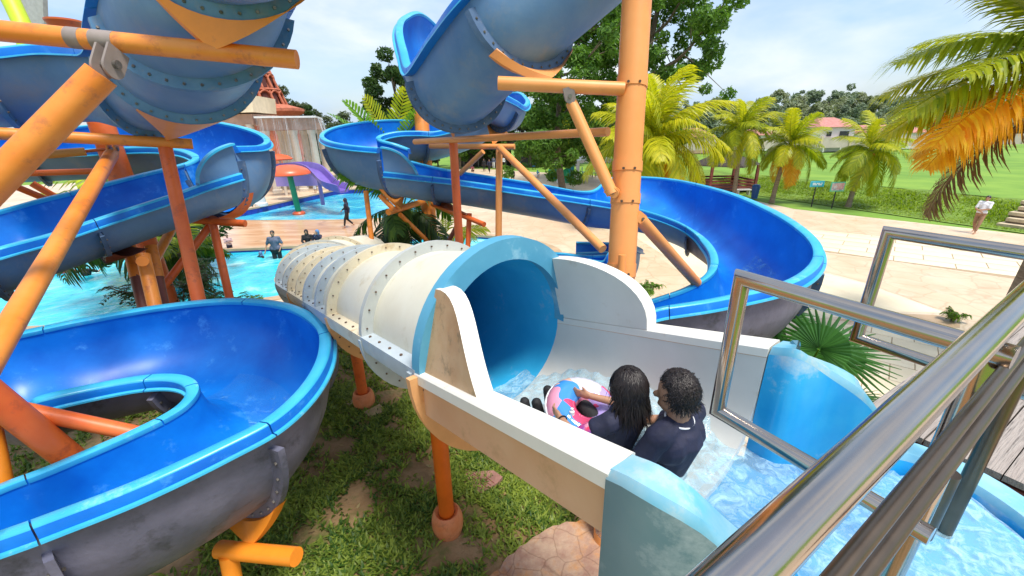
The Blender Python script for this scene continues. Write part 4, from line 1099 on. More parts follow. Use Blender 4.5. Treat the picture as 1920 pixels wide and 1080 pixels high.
f = Frame('peach post and long diagonal strut beyond the overhead loop', M['peach'], (-0.219, 7.258, 3.171))
f.bar('crossbar', P((-1.507, 8.353, 4.65)), P((0.098, 7.916, 4.626)), 0.048)
f.saddle(ch_right, 11.4, P((-0.29, 8.041, 4.675)), M['orange'], half=0.7, nw=0.08)
f.post(P((-0.182, 7.901, 4.586)), P((-0.225, 7.454, 3.125)), 0.060)
f.bar('brace', P((-0.179, 7.809, 4.626)), P((1.165, 5.124, 3.466)), 0.058)
f.bar('brace', P((-0.478, 7.994, 4.551)), P((-0.962, 8.266, 4.138)), 0.048)

f = Frame('thick orange pillar among the palms behind the right slide, with forked arms', M['orange'], (-1.812, 9.166, 2.563))
f.post(P((-2.06, 10.692, 6.028)), P((-1.851, 9.34, 2.456)), 0.165)
f.bar('arm', P((-2.41, 8.214, 3.437)), P((-1.938, 9.5, 3.445)), 0.062)
f.saddle(ch_right, 22.9, P((-2.204, 8.335, 3.475)), None, half=0.7, nw=0.08)
f.bar('brace', P((-2.232, 8.398, 3.357)), P((-1.86, 9.171, 2.575)), 0.046)
f.bar('brace', P((-2.571, 8.334, 3.755)), P((-2.31, 8.328, 3.457)), 0.05)
f.bar('arm', P((-1.747, 9.473, 3.373)), P((-1.015, 8.282, 3.334)), 0.055)

f = Frame('rusty brown stand with a stub arm under the middle of the right slide', M['orange_red'], (-0.825, 7.771, 2.831))
f.saddle(ch_right, 26.5, P((-0.813, 7.989, 3.406)), M['orange_red'], half=0.6, nw=0.08)
f.bar('crossbar', P((-0.996, 8.14, 3.381)), P((-0.49, 7.621, 3.282)), 0.048)
f.post(P((-0.797, 8.046, 3.416)), P((-0.847, 7.846, 2.747)), 0.05)
f.bar('brace', P((-1.056, 8.009, 3.178)), P((-1.342, 8.14, 2.676)), 0.045, M['maroon'])
f = Frame('slim brown post under the left end of the right slide', M['orange'], (-2.783, 8.18, 2.782))
f.post(P((-2.912, 8.57, 3.812)), P((-2.838, 8.278, 2.758)), 0.05)

# posts of the white tube, each in a round clay-coloured collar
for sv, off, lab in ((1.02, -0.03, 'bright orange post in a round collar nearest below the white tube'), (3.76, 0.10, 'bright orange post in a round collar further down under the white tube'), (6.2, 0.0, 'far orange post under the end of the white tube')):
    p, a, qv = ax(sv); b = p + qv * off
    f = Frame(lab, M['orange_red'], (b[0], b[1], gz(b[0], b[1])))
    M_ = M['bright_orange'] if sv < 2 else M['orange_red']
    f.post(b - [0, 0, .70], b - [0, 0, 1.2], 0.080 if sv < 2 else 0.078, mat('deep_orange_paint', (0.66, 0.12, 0.008), 0.4, var=0.1, scale=3, bump=.04) if sv < 2 else None, collar=0.165, cm=mat('collar_clay_paint', (0.62, 0.17, 0.05), 0.55, col2=(0.70, 0.25, 0.10), scale=6, stain=(0.4, 0.12, 0.04), stain_amt=.3, stain_scale=9, bump=.1))
    tt = np.linspace(-math.pi / 2 - .75, -math.pi / 2 + .75, 15)
    A = aring(sv - (0.1 if sv < 2 else 0), tt[::-1], HWA + .05, .5, .56)
    f.saddle(None, 0, b - [0, 0, .80], M['bright_orange'] if sv < 2 else None, nw=.08, pts=A, T=a)

# ------------------------------------------------------------------ platform, steel railing
RD = unit(np.array((0.681, 0.53, 4.63)) - np.array((0.22, 0.263, 4.54))); RD[2] = 0; RD = unit(RD)
LD = np.array([-RD[1], RD[0], 0.0])
platform = thing('platform', 'weathered grey timber platform beside the start tub', 'platform', (2.6, 1.0, 3.2))
M['plank'] = mat('weathered_grey_timber', (0.30, 0.25, 0.22), 0.8, col2=(0.44, 0.39, 0.35), scale=3, streak=(1.2, 26, 8), bump=0.6, bscale=5, stain=(0.10, 0.08, 0.07), stain_amt=0.5, stain_scale=3, detail=9)
pm = None
for k in range(26):
    # planks run at right angles to the handrail, from the tub edge outwards
    c0 = np.array([2.28, 1.72, 3.27]) + RD * 0.0
    o = c0 + RD * 0.0 - LD * (-0.35 + 0.098 * k)
    mb = MB(); x0 = 0.02 if k > 3 else 0.0
    l = 3.2
    cx = o + RD * (l / 2 + 0.0)
    rot = np.stack([RD, LD, [0, 0, 1.0]], 1)
    mb.box((0, 0, 0), l, 0.092, 0.035)
    if pm is None: pm = mb.mesh('plank', M['plank'], smooth=False)
    ob = bpy.data.objects.new('plank', pm); COL.objects.link(ob); ob.parent = platform
    ob.location = Vector(cx) - Vector((2.6, 1.0, 3.2)) + Vector((random.uniform(-.004, .004), 0, random.uniform(-.003, .003)))
    ob.rotation_euler = (random.uniform(-.01, .01), 0, math.atan2(RD[1], RD[0]))
mb = MB(); mb.box(np.array([2.28, 1.72, 3.16]) + RD * 1.6 - LD * 0.9, 3.2, 2.6, 0.16, rot=np.stack([RD, LD, [0, 0, 1.0]], 1))
mb.build('bearer', M['maroon'], platform, smooth=False)
for q in ((2.9, 2.0), (4.4, 3.0), (4.6, 0.6)):
    MB().tube([(q[0], q[1], -.05), (q[0], q[1], 3.1)], 0.09, 12).build('leg', M['orange_red'], platform)

rail = thing('guard_railing', 'polished stainless steel tube railing around the slide entrance', 'railing', (0.8, 0.9, 3.2))
def pipe(name, pts, r, m='steel', n=28):
    return MB().tube(pts, r, n).build(name, M[m], rail, angle=50)
h0, h1 = np.array((0.199, 0.25, 4.54)), np.array((1.05, 0.789, 4.57)); h1[2] = h0[2]
hd = unit(h1 - h0); hr = 0.0245
pipe('handrail', [h0 - hd * 0.5, h1 + hd * 1.6], hr)
# two lower rails and the posts
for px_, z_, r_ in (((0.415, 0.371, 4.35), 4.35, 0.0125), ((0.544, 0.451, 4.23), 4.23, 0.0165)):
    c = np.array(px_); pipe('lower_rail', [c - hd * .5, c + hd * 1.9], r_, 'steel_shaded')
def drop(p, L, r, m='steel_shaded'):
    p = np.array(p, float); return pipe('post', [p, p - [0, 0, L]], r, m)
drop((1.16, 0.887, 4.361), 0.9, 0.030, 'steel')
drop((1.54, 1.144, 3.734), 0.3, 0.036)
drop(h0 + hd * 1.9 - [0, 0, hr * .8], 1.25, .026)
# two protruding frames of tube, standing either side of the entrance
def loop(tl, tr_, bl, br, r, m='steel'):
    mb = MB()
    pts = [np.array(tr_), np.array(tl), np.array(bl), np.array(br)]
    # mitred corners: rings on the bisector planes
    rings = []
    N = 24; angs = np.linspace(0, 2 * math.pi, N, endpoint=False)
    plane_n = unit(np.cross(pts[1] - pts[0], pts[2] - pts[1]))
    for i, p in enumerate(pts):
        din = unit(pts[i] - pts[i - 1]) if i else unit(pts[1] - pts[0])
        dout = unit(pts[i + 1] - pts[i]) if i < 3 else din
        if i == 0: din = dout
        bis = unit(din + dout); s_ = unit(np.cross(plane_n, bis)); k = 1 / max(0.3, bis.dot(din))
        rings.append(p + r * (np.outer(np.cos(angs), plane_n) + np.outer(np.sin(angs) * k, s_)))
    mb.ring_sweep(rings, True, True)
    return mb.build('side_frame', M[m], rail, angle=35)
l1_t = np.array((0.754, 1.278, 4.434)); 
ld = -LD
loop(l1_t, l1_t + ld * .60, l1_t - [0, 0, 0.52], l1_t + ld * .60 - [0, 0, 0.52], 0.026)
l2_t = np.array((1.863, 2.001, 4.396))
loop(l2_t, l2_t + ld * .68, l2_t - [0, 0, 0.58], l2_t + ld * .68 - [0, 0, 0.58], 0.029)

# ------------------------------------------------------------------ people
M['skin'] = mat('skin', (0.42, 0.22, 0.13), 0.5, var=0.06, scale=9)
M['skin2'] = mat('tanned_skin', (0.36, 0.18, 0.10), 0.5, var=0.06, scale=9)
M['hair'] = mat('black_hair', (0.012, 0.010, 0.010), 0.32, var=0.3, scale=20, spec=0.5)
M['hair_wet'] = mat('wet_dark_hair', (0.016, 0.011, 0.010), 0.42, var=0.35, scale=30, spec=0.35)
def cloth(name, c, rough=0.75, var=0.18, sc=9): return mat(name, c, rough, var=var, scale=sc, bump=0.35, bscale=22)
M['navy'] = cloth('navy_cloth', (0.016, 0.018, 0.045))
M['black'] = cloth('black_cloth', (0.012, 0.012, 0.014))
M['slate'] = cloth('slate_polo_cloth', (0.10, 0.12, 0.18))
M['denim'] = cloth('blue_scarf_cloth', (0.10, 0.22, 0.42))
M['pinkc'] = cloth('pale_pink_cloth', (0.55, 0.36, 0.36))
M['whitec'] = cloth('white_cloth', (0.72, 0.72, 0.74), var=0.06)
M['khaki'] = cloth('brown_cloth', (0.30, 0.17, 0.10))
M['aqua'] = cloth('aqua_cloth', (0.10, 0.42, 0.60))
M['maroonc'] = cloth('maroon_cloth', (0.20, 0.03, 0.05))
M['purple'] = cloth('purple_cloth', (0.14, 0.11, 0.22))
M['green_c'] = cloth('green_cloth', (0.05, 0.25, 0.06))

def capsule(mb, a, b, ra, rb, n=12, mi=0):
    a, b = np.array(a, float), np.array(b, float); d = unit(b - a)
    pts, rs = [], []
    for t in (-80, -50, -20): pts.append(a + d * ra * math.sin(R_(t))); rs.append(ra * math.cos(R_(t)))
    for t in (20, 50, 80): pts.append(b + d * rb * math.sin(R_(t))); rs.append(rb * math.cos(R_(t)))
    mb.tube(pts, rs, n, True, mi)

def remesh(mb, name, m, vox, smooth=4):
    """several overlapping shapes become one continuous surface"""
    me = mb.mesh(name + '_raw', m, (0, 0, 0), True, 0)
    fix_normals(me)
    o = bpy.data.objects.new(name + '_raw', me); COL.objects.link(o)
    r = o.modifiers.new('r', 'REMESH'); r.mode = 'VOXEL'; r.voxel_size = vox; r.use_smooth_shade = True
    s = o.modifiers.new('s', 'SMOOTH'); s.iterations = smooth; s.factor = 0.5
    dg = bpy.context.evaluated_depsgraph_get()
    me2 = bpy.data.meshes.new_from_object(o.evaluated_get(dg))
    bpy.data.objects.remove(o); bpy.data.meshes.remove(me)
    me2.name = name
    if not me2.materials: me2.materials.append(m)
    return me2

def rotm(rx=0, ry=0, rz=0):
    return np.array(Matrix.Rotation(rz, 3, 'Z') @ Matrix.Rotation(ry, 3, 'Y') @ Matrix.Rotation(rx, 3, 'X'))

def skeleton(pose):
    """joints of a figure 1.65 m tall facing +Y; x grows to its right"""
    J = dict(pelvis=(0, 0, .90), waist=(0, 0, 1.04), chest=(0, 0, 1.24), neck=(0, -.01, 1.40), head=(0, .015, 1.545),
             sL=(-.175, 0, 1.35), sR=(.175, 0, 1.35), eL=(-.235, -.03, 1.09), eR=(.235, -.03, 1.09), wL=(-.245, .06, .86), wR=(.245, .06, .86),
             hL=(-.09, 0, .87), hR=(.09, 0, .87), kL=(-.10, .02, .46), kR=(.10, .02, .46), aL=(-.10, -.01, .08), aR=(.10, -.01, .08))
    if pose == 'walk':
        J.update(kL=(-.09, .16, .49), aL=(-.09, .24, .10), kR=(.09, .02, .46), aR=(.09, -.26, .16), eL=(-.23, -.14, 1.12), wL=(-.22, -.10, .88), eR=(.23, .08, 1.10), wR=(.20, .24, .98))
    if pose == 'wade':
        J.update(eL=(-.27, -.02, 1.10), wL=(-.20, .16, .92), eR=(.30, -.02, 1.10), wR=(.36, .10, .88))
    if pose == 'sit':
        J = {k: (x, y, z - .42) for k, (x, y, z) in J.items()}
        J.update(kL=(-.11, .40, .47), kR=(.11, .40, .47), aL=(-.10, .42, .06), aR=(.10, .42, .06), hL=(-.09, .02, .44), hR=(.09, .02, .44),
                 eL=(-.24, .06, .70), eR=(.24, .06, .70), wL=(-.10, .28, .62), wR=(.10, .28, .60))
    if pose == 'selfie':
        J = {k: (x, y, z - .42) for k, (x, y, z) in J.items()}
        J.update(kL=(-.11, .40, .47), kR=(.11, .40, .47), aL=(-.10, .42, .06), aR=(.10, .42, .06), hL=(-.09, .02, .44), hR=(.09, .02, .44),
                 eL=(-.26, .14, .84), wL=(-.16, .28, 1.06), eR=(.26, .05, .70), wR=(.22, .26, .52), head=(-.05, .03, 1.115))
    if pose == 'swim':
        J.update(eL=(-.40, .10, 1.25), wL=(-.50, .30, 1.22), eR=(.36, .14, 1.22), wR=(.30, .36, 1.24))
    if pose == 'hug':
        J.update(eL=(-.22, .08, 1.10), wL=(-.04, .20, 1.14), eR=(.22, .08, 1.08), wR=(.02, .20, 1.06))
    if pose == 'squat':
        J = {k: (x, y, z - .50) for k, (x, y, z) in J.items()}
        J.update(kL=(-.13, .30, .52), kR=(.13, .30, .52), aL=(-.12, .06, .08), aR=(.12, .06, .08), hL=(-.09, .0, .36), hR=(.09, .0, .36), eL=(-.2, .2, .72), eR=(.2, .2, .72), wL=(-.12, .36, .56), wR=(.12, .36, .56))
    if pose == 'lean':
        J.update(eL=(-.2, .06, 1.10), wL=(.02, .16, 1.06), eR=(.21, .06, 1.08), wR=(.0, .18, 1.0), kL=(-.1, .14, .48), aL=(-.1, .26, .09), kR=(.1, -.02, .46), aR=(.1, -.20, .12), chest=(0, -.06, 1.24), head=(0, -.1, 1.54), neck=(0, -.09, 1.40), sL=(-.175, -.07, 1.35), sR=(.175, -.07, 1.35))
    return {k: np.array(v, float) for k, v in J.items()}

def body_prims(J, fat=1.0, hand=True, feet=True, fine=False):
    mb = MB()
    capsule(mb, J['pelvis'] + [-.055 * fat, 0, 0], J['pelvis'] + [.055 * fat, 0, 0], .112 * fat, .112 * fat)
    capsule(mb, J['pelvis'], J['waist'], .115 * fat, .115 * fat)
    capsule(mb, J['waist'], J['chest'], .115 * fat, .125 * fat)
    capsule(mb, J['chest'] + [-.07, 0, 0], J['chest'] + [.07, 0, 0], .105 * fat, .105 * fat)
    capsule(mb, J['sL'], J['sR'], .062, .062); capsule(mb, J['chest'], J['neck'], .09, .055); capsule(mb, J['neck'], J['head'], .052, .05)
    hd = J['head']
    mb.ball(hd + [0, -.008, .015], (.076, .096, .100), 16, 12); mb.ball(hd + [0, .025, -.055], (.055, .062, .06), 12, 9)
    mb.ball(hd + [0, .095, -.012], (.013, .018, .020), 8, 6); mb.ball(hd + [-.077, -.005, -.01], (.012, .02, .03), 8, 6); mb.ball(hd + [.077, -.005, -.01], (.012, .02, .03), 8, 6)
    for s in 'LR':
        capsule(mb, J['s' + s], J['e' + s], .050 * (.5 + .5 * fat), .040); capsule(mb, J['e' + s], J['w' + s], .039, .027)
        if hand:
            d = unit(J['w' + s] - J['e' + s]); u, v, _ = frame_of(d); c = J['w' + s] + d * .05
            mb.ball(c, (.034, .022, .045), 10, 8, rot=np.stack([v, u, d], 1))
            for q, (o, L) in enumerate(((-.026, .055), (-.009, .066), (.009, .062), (.025, .048))):
                p = c + v * o + d * .035; capsule(mb, p, p + d * L * .55 + u * .004, .0095, .009, 8); capsule(mb, p + d * L * .55 + u * .004, p + d * L + u * .018, .009, .007, 8)
            p = c + v * .034 - d * .01; capsule(mb, p, p + v * .022 + d * .035, .011, .009, 8)
        capsule(mb, J['h' + s], J['k' + s], .082 * (.4 + .6 * fat), .056); capsule(mb, J['k' + s], J['a' + s], .054, .036)
        if feet:
            a = J['a' + s]; capsule(mb, a + [0, -.03, -.04], a + [0, .13, -.05], .035, .028)
    return mb

def add_part(me, name, parent, kind=None):
    return link_mesh(me, name, parent, (0, 0, 0), kind)

def person(label, loc, rz, H, pose, top, bottom, skin='skin', hair='short', sleeves=1.0, legs=1.0, scarf=None, fat=1.0, group=None, vox=0.016, collar=None, J=None):
    k = H / 1.65
    J = J or skeleton(pose)
    root = thing('person', label, 'person', loc, group, rz)
    root.scale = (k, k, k)
    me = remesh(body_prims(J, fat), 'body', M[skin], vox)
    add_part(me, 'body', root)
    e = 0.016
    mb = MB()
    capsule(mb, J['pelvis'] + [-.055 * fat, 0, .04], J['pelvis'] + [.055 * fat, 0, .04], .112 * fat + e, .112 * fat + e)
    capsule(mb, J['pelvis'] + [0, 0, .05], J['waist'], .115 * fat + e, .115 * fat + e); capsule(mb, J['waist'], J['chest'], .115 * fat + e, .125 * fat + e)
    capsule(mb, J['chest'] + [-.07, 0, 0], J['chest'] + [.07, 0, 0], .105 * fat + e, .105 * fat + e); capsule(mb, J['sL'], J['sR'], .062 + e, .062 + e); capsule(mb, J['chest'], J['neck'] - [0, 0, .02], .09 + e, .055 + e)
    for s in 'LR':
        a, b, c = J['s' + s], J['e' + s], J['w' + s]
        if sleeves <= 1: capsule(mb, a, a + (b - a) * .75 * sleeves, .052 + e, .050 + e)
        else: capsule(mb, a, b, .052 + e, .042 + e); capsule(mb, b, b + (c - b) * (sleeves - 1) * .95, .041 + e, .03 + e)
    add_part(remesh(mb, 'shirt', M[top], vox, 3), 'shirt', root)
    mb = MB()
    capsule(mb, J['pelvis'] + [-.055 * fat, 0, -.01], J['pelvis'] + [.055 * fat, 0, -.01], .114 * fat + e * .9, .114 * fat + e * .9)
    for s in 'LR':
        a, b, c = J['h' + s], J['k' + s], J['a' + s]
        if legs <= 1: capsule(mb, a, a + (b - a) * legs, .082 * (.4 + .6 * fat) + e, .060 + e)
        else: capsule(mb, a, b, .082 * (.4 + .6 * fat) + e, .057 + e); capsule(mb, b, b + (c - b) * (legs - 1) * .95, .055 + e, .038 + e)
    add_part(remesh(mb, 'trousers', M[bottom], vox, 3), 'trousers', root)
    hd = J['head']
    mb = MB()
    if scarf:
        mb.ball(hd + [0, -.022, .022], (.094, .104, .114), 16, 12); capsule(mb, hd + [0, -.04, -.06], J['neck'] + [0, -.02, -.03], .085, .12); capsule(mb, J['neck'] + [-.07, .0, -.07], J['neck'] + [.07, .0, -.07], .095, .095)
        add_part(remesh(mb, 'headscarf', M[scarf], vox * .8, 3), 'headscarf', root)
    elif hair == 'short':
        mb.ball(hd + [0, -.018, .038], (.084, .096, .088), 16, 12); mb.ball(hd + [0, -.05, .0], (.075, .055, .075), 12, 9)
        add_part(remesh(mb, 'hair', M['hair'], vox * .7, 1), 'hair', root)
    elif hair == 'cap':
        mb.ball(hd + [0, -.012, .04], (.088, .104, .080), 16, 12)
        add_part(remesh(mb, 'hair', M['hair'], vox * .7, 1), 'hair', root)
    elif hair == 'long':
        mb.ball(hd + [0, -.020, .034], (.087, .098, .092), 16, 12); capsule(mb, hd + [0, -.055, 0], J['neck'] + [0, -.07, -.08], .075, .06)
        add_part(remesh(mb, 'hair', M['hair'], vox * .7, 1), 'hair', root)
    if collar:
        mb = MB(); n = J['neck'] - [0, 0, .02]
        t = np.linspace(0, 2 * math.pi, 18); mb.tube([n + [.07 * math.cos(x), .065 * math.sin(x) + .01, .012 * -math.sin(x)] for x in t], .014, 6)
        add_part(mb.mesh('collar', M[collar]), 'collar', root)
    # face: eyes and brows as small dark shapes, mouth
    fb = MB()
    for sx in (-.03, .03): fb.ball(hd + [sx, .079, .012], (.011, .006, .006), 8, 5); fb.ball(hd + [sx, .080, .032], (.018, .006, .004), 8, 5)
    fb.ball(hd + [0, .084, -.055], (.020, .005, .005), 8, 5)
    add_part(fb.mesh('face_detail', M['hair']), 'face_detail', root)
    return root

def face_to(dx, dy):           # rotation about z so that the figure's +Y looks along (dx, dy)
    return math.atan2(-dx, dy)

SW = -0.16
def at_z(p, z): return (p[0], p[1], z)
# in and by the main pool
person('man in grey polo and dark shorts standing thigh deep in the pool', at_z((-10.265, 17.638, -0.16), -0.72), face_to(.25, -1), 1.78, 'wade', 'slate', 'black', fat=1.28, collar='black', legs=.95)
sx = (-9.495, 18.874, 0.05)
person('woman all in black sitting on the pool edge', (sx[0], sx[1] + .15, -0.42), face_to(.3, -1), 1.6, 'sit', 'black', 'black', sleeves=1.9, legs=1.9, scarf='black')
sx = (-9.076, 18.939, 0.05)
person('woman in a blue headscarf sitting on the pool edge, hand raised to her face', (sx[0] + .05, sx[1] + .10, -0.42), face_to(-.2, -1), 1.6, 'selfie', 'navy', 'purple', sleeves=1.9, legs=1.9, scarf='denim')
person('woman in dark headscarf and long navy top walking barefoot along the wet deck', (-8.993, 22.919, 0), face_to(-1, -.35), 1.62, 'walk', 'navy', 'black', sleeves=1.9, legs=1.8, scarf='navy')
person('small child in pale pink top standing in the pool near the red trestle', at_z((-13.1, 18.873, -0.16), -0.42), face_to(.8, -1), 1.08, 'hug', 'pinkc', 'navy', skin='skin2', vox=.022)
person('child swimming beside the man in the grey polo', at_z((-11.116, 17.861, -0.16), -1.16), face_to(-.6, -1), 1.25, 'swim', 'black', 'black', sleeves=1.9, vox=.022, scarf='denim')
person('bather in a black shirt with its back turned, shoulders above the pool water', at_z((-16.843, 15.724, -0.16), -1.22), face_to(-.2, 1), 1.55, 'swim', 'black', 'black', legs=1)
person('bather in a maroon top low in the pool water under the left slide', at_z((-18.139, 16.066, -0.16), -1.30), face_to(-.6, 1), 1.5, 'swim', 'maroonc', 'black', sleeves=1.9, hair='long')
person('bather farthest left in the pool, only head and shoulders showing', at_z((-19.036, 17.423, -0.16), -1.25), face_to(-.4, 1), 1.5, 'swim', 'pinkc', 'black')
person('bather behind the white tube, only the dark head showing', at_z((-2.682, 18.308, -0.16), -1.27), face_to(.2, 1), 1.5, 'swim', 'navy', 'black')
# farther people
person('man in white t-shirt and brown trousers leaning back on the pink paving, far right', (21.744, 19.041, 0), face_to(-.9, -.4), 1.72, 'lean', 'whitec', 'khaki', legs=1.8)
person('child in an aqua shirt standing by the purple slide', (-17.333, 37.807, 0), face_to(-.5, -1), 1.35, 'stand', 'aqua', 'whitec', vox=.024)
person('child sitting at the foot of the purple slide in the far pool', at_z((-16.568, 39.099, 0), -.5), face_to(-.4, -1), 1.2, 'swim', 'purple', 'purple', vox=.024)
grp = [((897, 309), 'woman in black among the group on the far deck', 'black', 'black', 'black', 'stand', 1.6), ((910, 320), 'adult in dark clothes walking at the front of the far deck group', 'navy', 'black', None, 'walk', 1.65), ((919, 318), 'adult in patterned grey top at the right of the far deck group', 'slate', 'whitec', None, 'stand', 1.62), ((926, 314), 'person in white top and black trousers at the back of the far deck group', 'whitec', 'black', None, 'stand', 1.6)]
for (px, py), lab, tp, bt, sc_, po, H in grp:
    q = {(897, 309): (-3.279, 55.404, 0), (910, 320): (-2.492, 53.104, 0), (919, 318): (-2.169, 59.119, 0), (926, 314): (-0.859, 59.677, 0)}[(px, py)]
    person(lab, q, face_to(-.3, -1), H, po, tp, bt, sleeves=1.9, legs=1.8, scarf=sc_, vox=.026)
person('figure in a black robe crouching alone on the open far deck', (0.28, 45.466, 0), face_to(.3, -1), 1.6, 'squat', 'black', 'black', sleeves=1.9, legs=1.9, scarf='black', vox=.026)
person('toddler in an aqua top and white hat bending forward on the far deck', (3.053, 47.103, 0), face_to(.7, -1), 1.15, 'squat', 'aqua', 'whitec', scarf='aqua', vox=.026)
person('person sitting on the ground at the left of the far deck', (-4.58, 52.844, 0), face_to(.5, -1), 1.5, 'squat', 'maroonc', 'black', scarf='black', vox=.026)

# ---- the two riders in the white flume, seen from behind
def AXP(sv, lat, z): 
    p, a, qv = ax(sv); return np.array([p[0] + qv[0] * lat, p[1] + qv[1] * lat, z])
def rider_frame(): return np.stack([PERP, AX, [0, 0, 1.0]], 1)     # columns: right, forward, up
RF = rider_frame()

def strands(hc, rad, n, length, curl, wid, name, m, parent, seed, face_dir, low=-0.55, face_cut=0.35, lift=1.05, gravity=1.0, part=None):
    """hair as tapered locks that follow the skull and then hang"""
    g = np.random.default_rng(seed); vs, fs = [], []; off = 0
    hc = np.array(hc, float); face_dir = unit(face_dir)
    made = 0
    while made < n:
        d = unit(g.normal(size=3))
        if d[2] < low or (d.dot(face_dir) > face_cut and d[2] < 0.72): continue
        made += 1
        p = d * rad * (lift - .05) ; path = [p.copy()]
        tang0 = unit(g.normal(size=3) * 0.5 + np.array([0, 0, -0.5]) - face_dir * .25)
        L = length * g.uniform(.55, 1.25); seg = 8; ph = g.uniform(0, 6.28); fr = g.uniform(.8, 1.3)
        out = lift + g.uniform(-.02, .07)
        for k in range(seg):
            nd = unit(p / rad); tg = tang0 * .45 + np.array([0, 0, -1.0]) * gravity
            tg = tg - nd * max(0, -tg.dot(nd)) if tg.dot(nd) < 0 else tg * 1.0
            tg = unit(tg - nd * tg.dot(nd) * (0.85 if p[2] > -.3 * rad[2] else 0.1))
            side = np.cross(nd, tg)
            p = p + tg * L / seg + side * curl * math.sin(ph + k * 1.7 * fr) * L / seg + nd * curl * .5 * math.cos(ph * 1.3 + k * 1.9) * L / seg
            e = np.linalg.norm(p / rad)
            if e < out: p = p * (out / e)
            path.append(p.copy())
        path = np.array(path)
        T = np.gradient(path, axis=0); T /= np.linalg.norm(T, axis=1)[:, None] + 1e-9
        nn = path / (np.linalg.norm(path, axis=1)[:, None]); sd = np.cross(T, nn); sd /= np.linalg.norm(sd, axis=1)[:, None] + 1e-9
        w = wid * g.uniform(.6, 1.5) * np.array([.7, 1, 1, 1, .95, .85, .7, .45, .08])[:len(path)]
        a = path - sd * w[:, None]; b = path + nn * w[:, None] * .7; c = path + sd * w[:, None]
        ring = np.stack([a, b, c], 1).reshape(-1, 3) + hc
        vs.append(ring); K = len(path)
        for k in range(K - 1):
            for q in range(2):
                i0 = off + k * 3 + q; fs.append((i0, i0 + 1, i0 + 4, i0 + 3))
        off += K * 3
    o = link_mesh(fast_mesh(name, np.concatenate(vs) - np.array(WL[parent.name]), np.array(fs), m, smooth=True), name, parent, (0, 0, 0))
    return o

def rider(label, base, J, size, shirt_m, trouser_m, skin_m, vox=0.0075):
    root = thing('person', label, 'person', base)
    o = np.array(base, float)
    return root, o

# teenager
T0 = AXP(-1.16, 0.05, 3.19)
teen = thing('person', 'teenager with wet curly black hair and navy t-shirt sitting in the white flume', 'person', tuple(T0))
def tl(r, f_, u): return T0 + PERP * r + AX * f_ + np.array([0, 0, u])
TJ = dict(pelvis=tl(0, .0, .11), waist=tl(0, -.03, .25), chest=tl(0, -.07, .42), neck=tl(-.005, -.07, .555), head=tl(0.005, -.035, .672))
mb = MB()
capsule(mb, tl(-.06, 0, .11), tl(.06, 0, .11), .105, .105); capsule(mb, TJ['pelvis'], TJ['waist'], .11, .10); capsule(mb, TJ['waist'], TJ['chest'], .105, .115)
capsule(mb, tl(-.07, -.07, .43), tl(.07, -.07, .43), .095, .095); capsule(mb, tl(-.155, -.06, .505), tl(.155, -.06, .505), .055, .055); capsule(mb, TJ['chest'], TJ['neck'], .08, .058)
capsule(mb, TJ['neck'], TJ['head'], .05, .05)
hd = TJ['head']; rot = RF @ rotm(rx=-.15, rz=.50)
def hl(x, y, z): return hd + rot @ np.array([x, y, z])
mb.ball(hl(0, -.005, .012), (.073, .092, .098), 18, 14, rot=rot); mb.ball(hl(0, .03, -.052), (.052, .058, .056), 14, 10, rot=rot)
mb.ball(hl(0, .095, -.01), (.012, .018, .02), 8, 6, rot=rot); mb.ball(hl(-.075, -.005, -.012), (.011, .02, .03), 10, 8, rot=rot); mb.ball(hl(.075, -.005, -.012), (.011, .02, .03), 10, 8, rot=rot)
mb.ball(hl(0, .082, -.062), (.022, .012, .01), 8, 6, rot=rot)
# arms reach forward round the child
for s, el, wr in ((-1, tl(-.235, .02, .26), tl(-.20, .25, .20)), (1, tl(.23, .12, .30), tl(.12, .33, .24))):
    sh = tl(s * .165, -.055, .495)
    capsule(mb, sh, el, .044, .036); capsule(mb, el, wr, .036, .025)
    d = unit(wr - el); u, v, _ = frame_of(d); c = wr + d * .045
    mb.ball(c, (.036, .02, .046), 10, 8, rot=np.stack([v, u, d], 1))
    for o_, L in ((-.027, .066), (-.009, .076), (.009, .072), (.026, .056)):
        p = c + v * o_ + d * .036; q = p + d * L * .5 - u * .006; capsule(mb, p, q, .009, .0085, 8); capsule(mb, q, q + d * L * .42 - u * .022, .0085, .007, 8)
    p = c - v * s * .03; capsule(mb, p, p - v * s * .03 + d * .03, .0105, .0085, 8)
for s in (-1, 1):
    hp, kn, an = tl(s * .09, .03, .10), tl(s * .17, .42, .20), tl(s * .12, .80, .03)
    capsule(mb, hp, kn, .078, .053); capsule(mb, kn, an, .052, .036); capsule(mb, an + [0, 0, .02], an + AX * .05 + np.array([0, 0, .15]), .036, .028)
off = np.array(WL[teen.name])
def shift(mb):
    mb.v = [v - off for v in mb.v]; return mb
add_part(remesh(shift(mb), 'body', M['skin'], 0.0062, 3), 'body', teen)
e = .013; mb = MB()
capsule(mb, tl(-.06, 0, .14), tl(.06, 0, .14), .108 + e, .108 + e); capsule(mb, TJ['pelvis'], TJ['waist'], .112 + e, .102 + e); capsule(mb, TJ['waist'], TJ['chest'], .106 + e, .117 + e)
capsule(mb, tl(-.07, -.07, .43), tl(.07, -.07, .43), .096 + e, .096 + e); capsule(mb, tl(-.155, -.06, .505), tl(.155, -.06, .505), .056 + e, .056 + e); capsule(mb, TJ['chest'], tl(0, -.075, .515), .08 + e, .062 + e)
for s, el in ((-1, tl(-.235, .02, .26)), (1, tl(.23, .12, .30))):
    sh = tl(s * .165, -.055, .495); capsule(mb, sh, sh + (el - sh) * .82, .05 + e, .052 + e)
add_part(remesh(shift(mb), 'shirt', M['navy'], 0.0075, 3), 'shirt', teen)
mb = MB(); n_ = tl(0, -.072, .548)
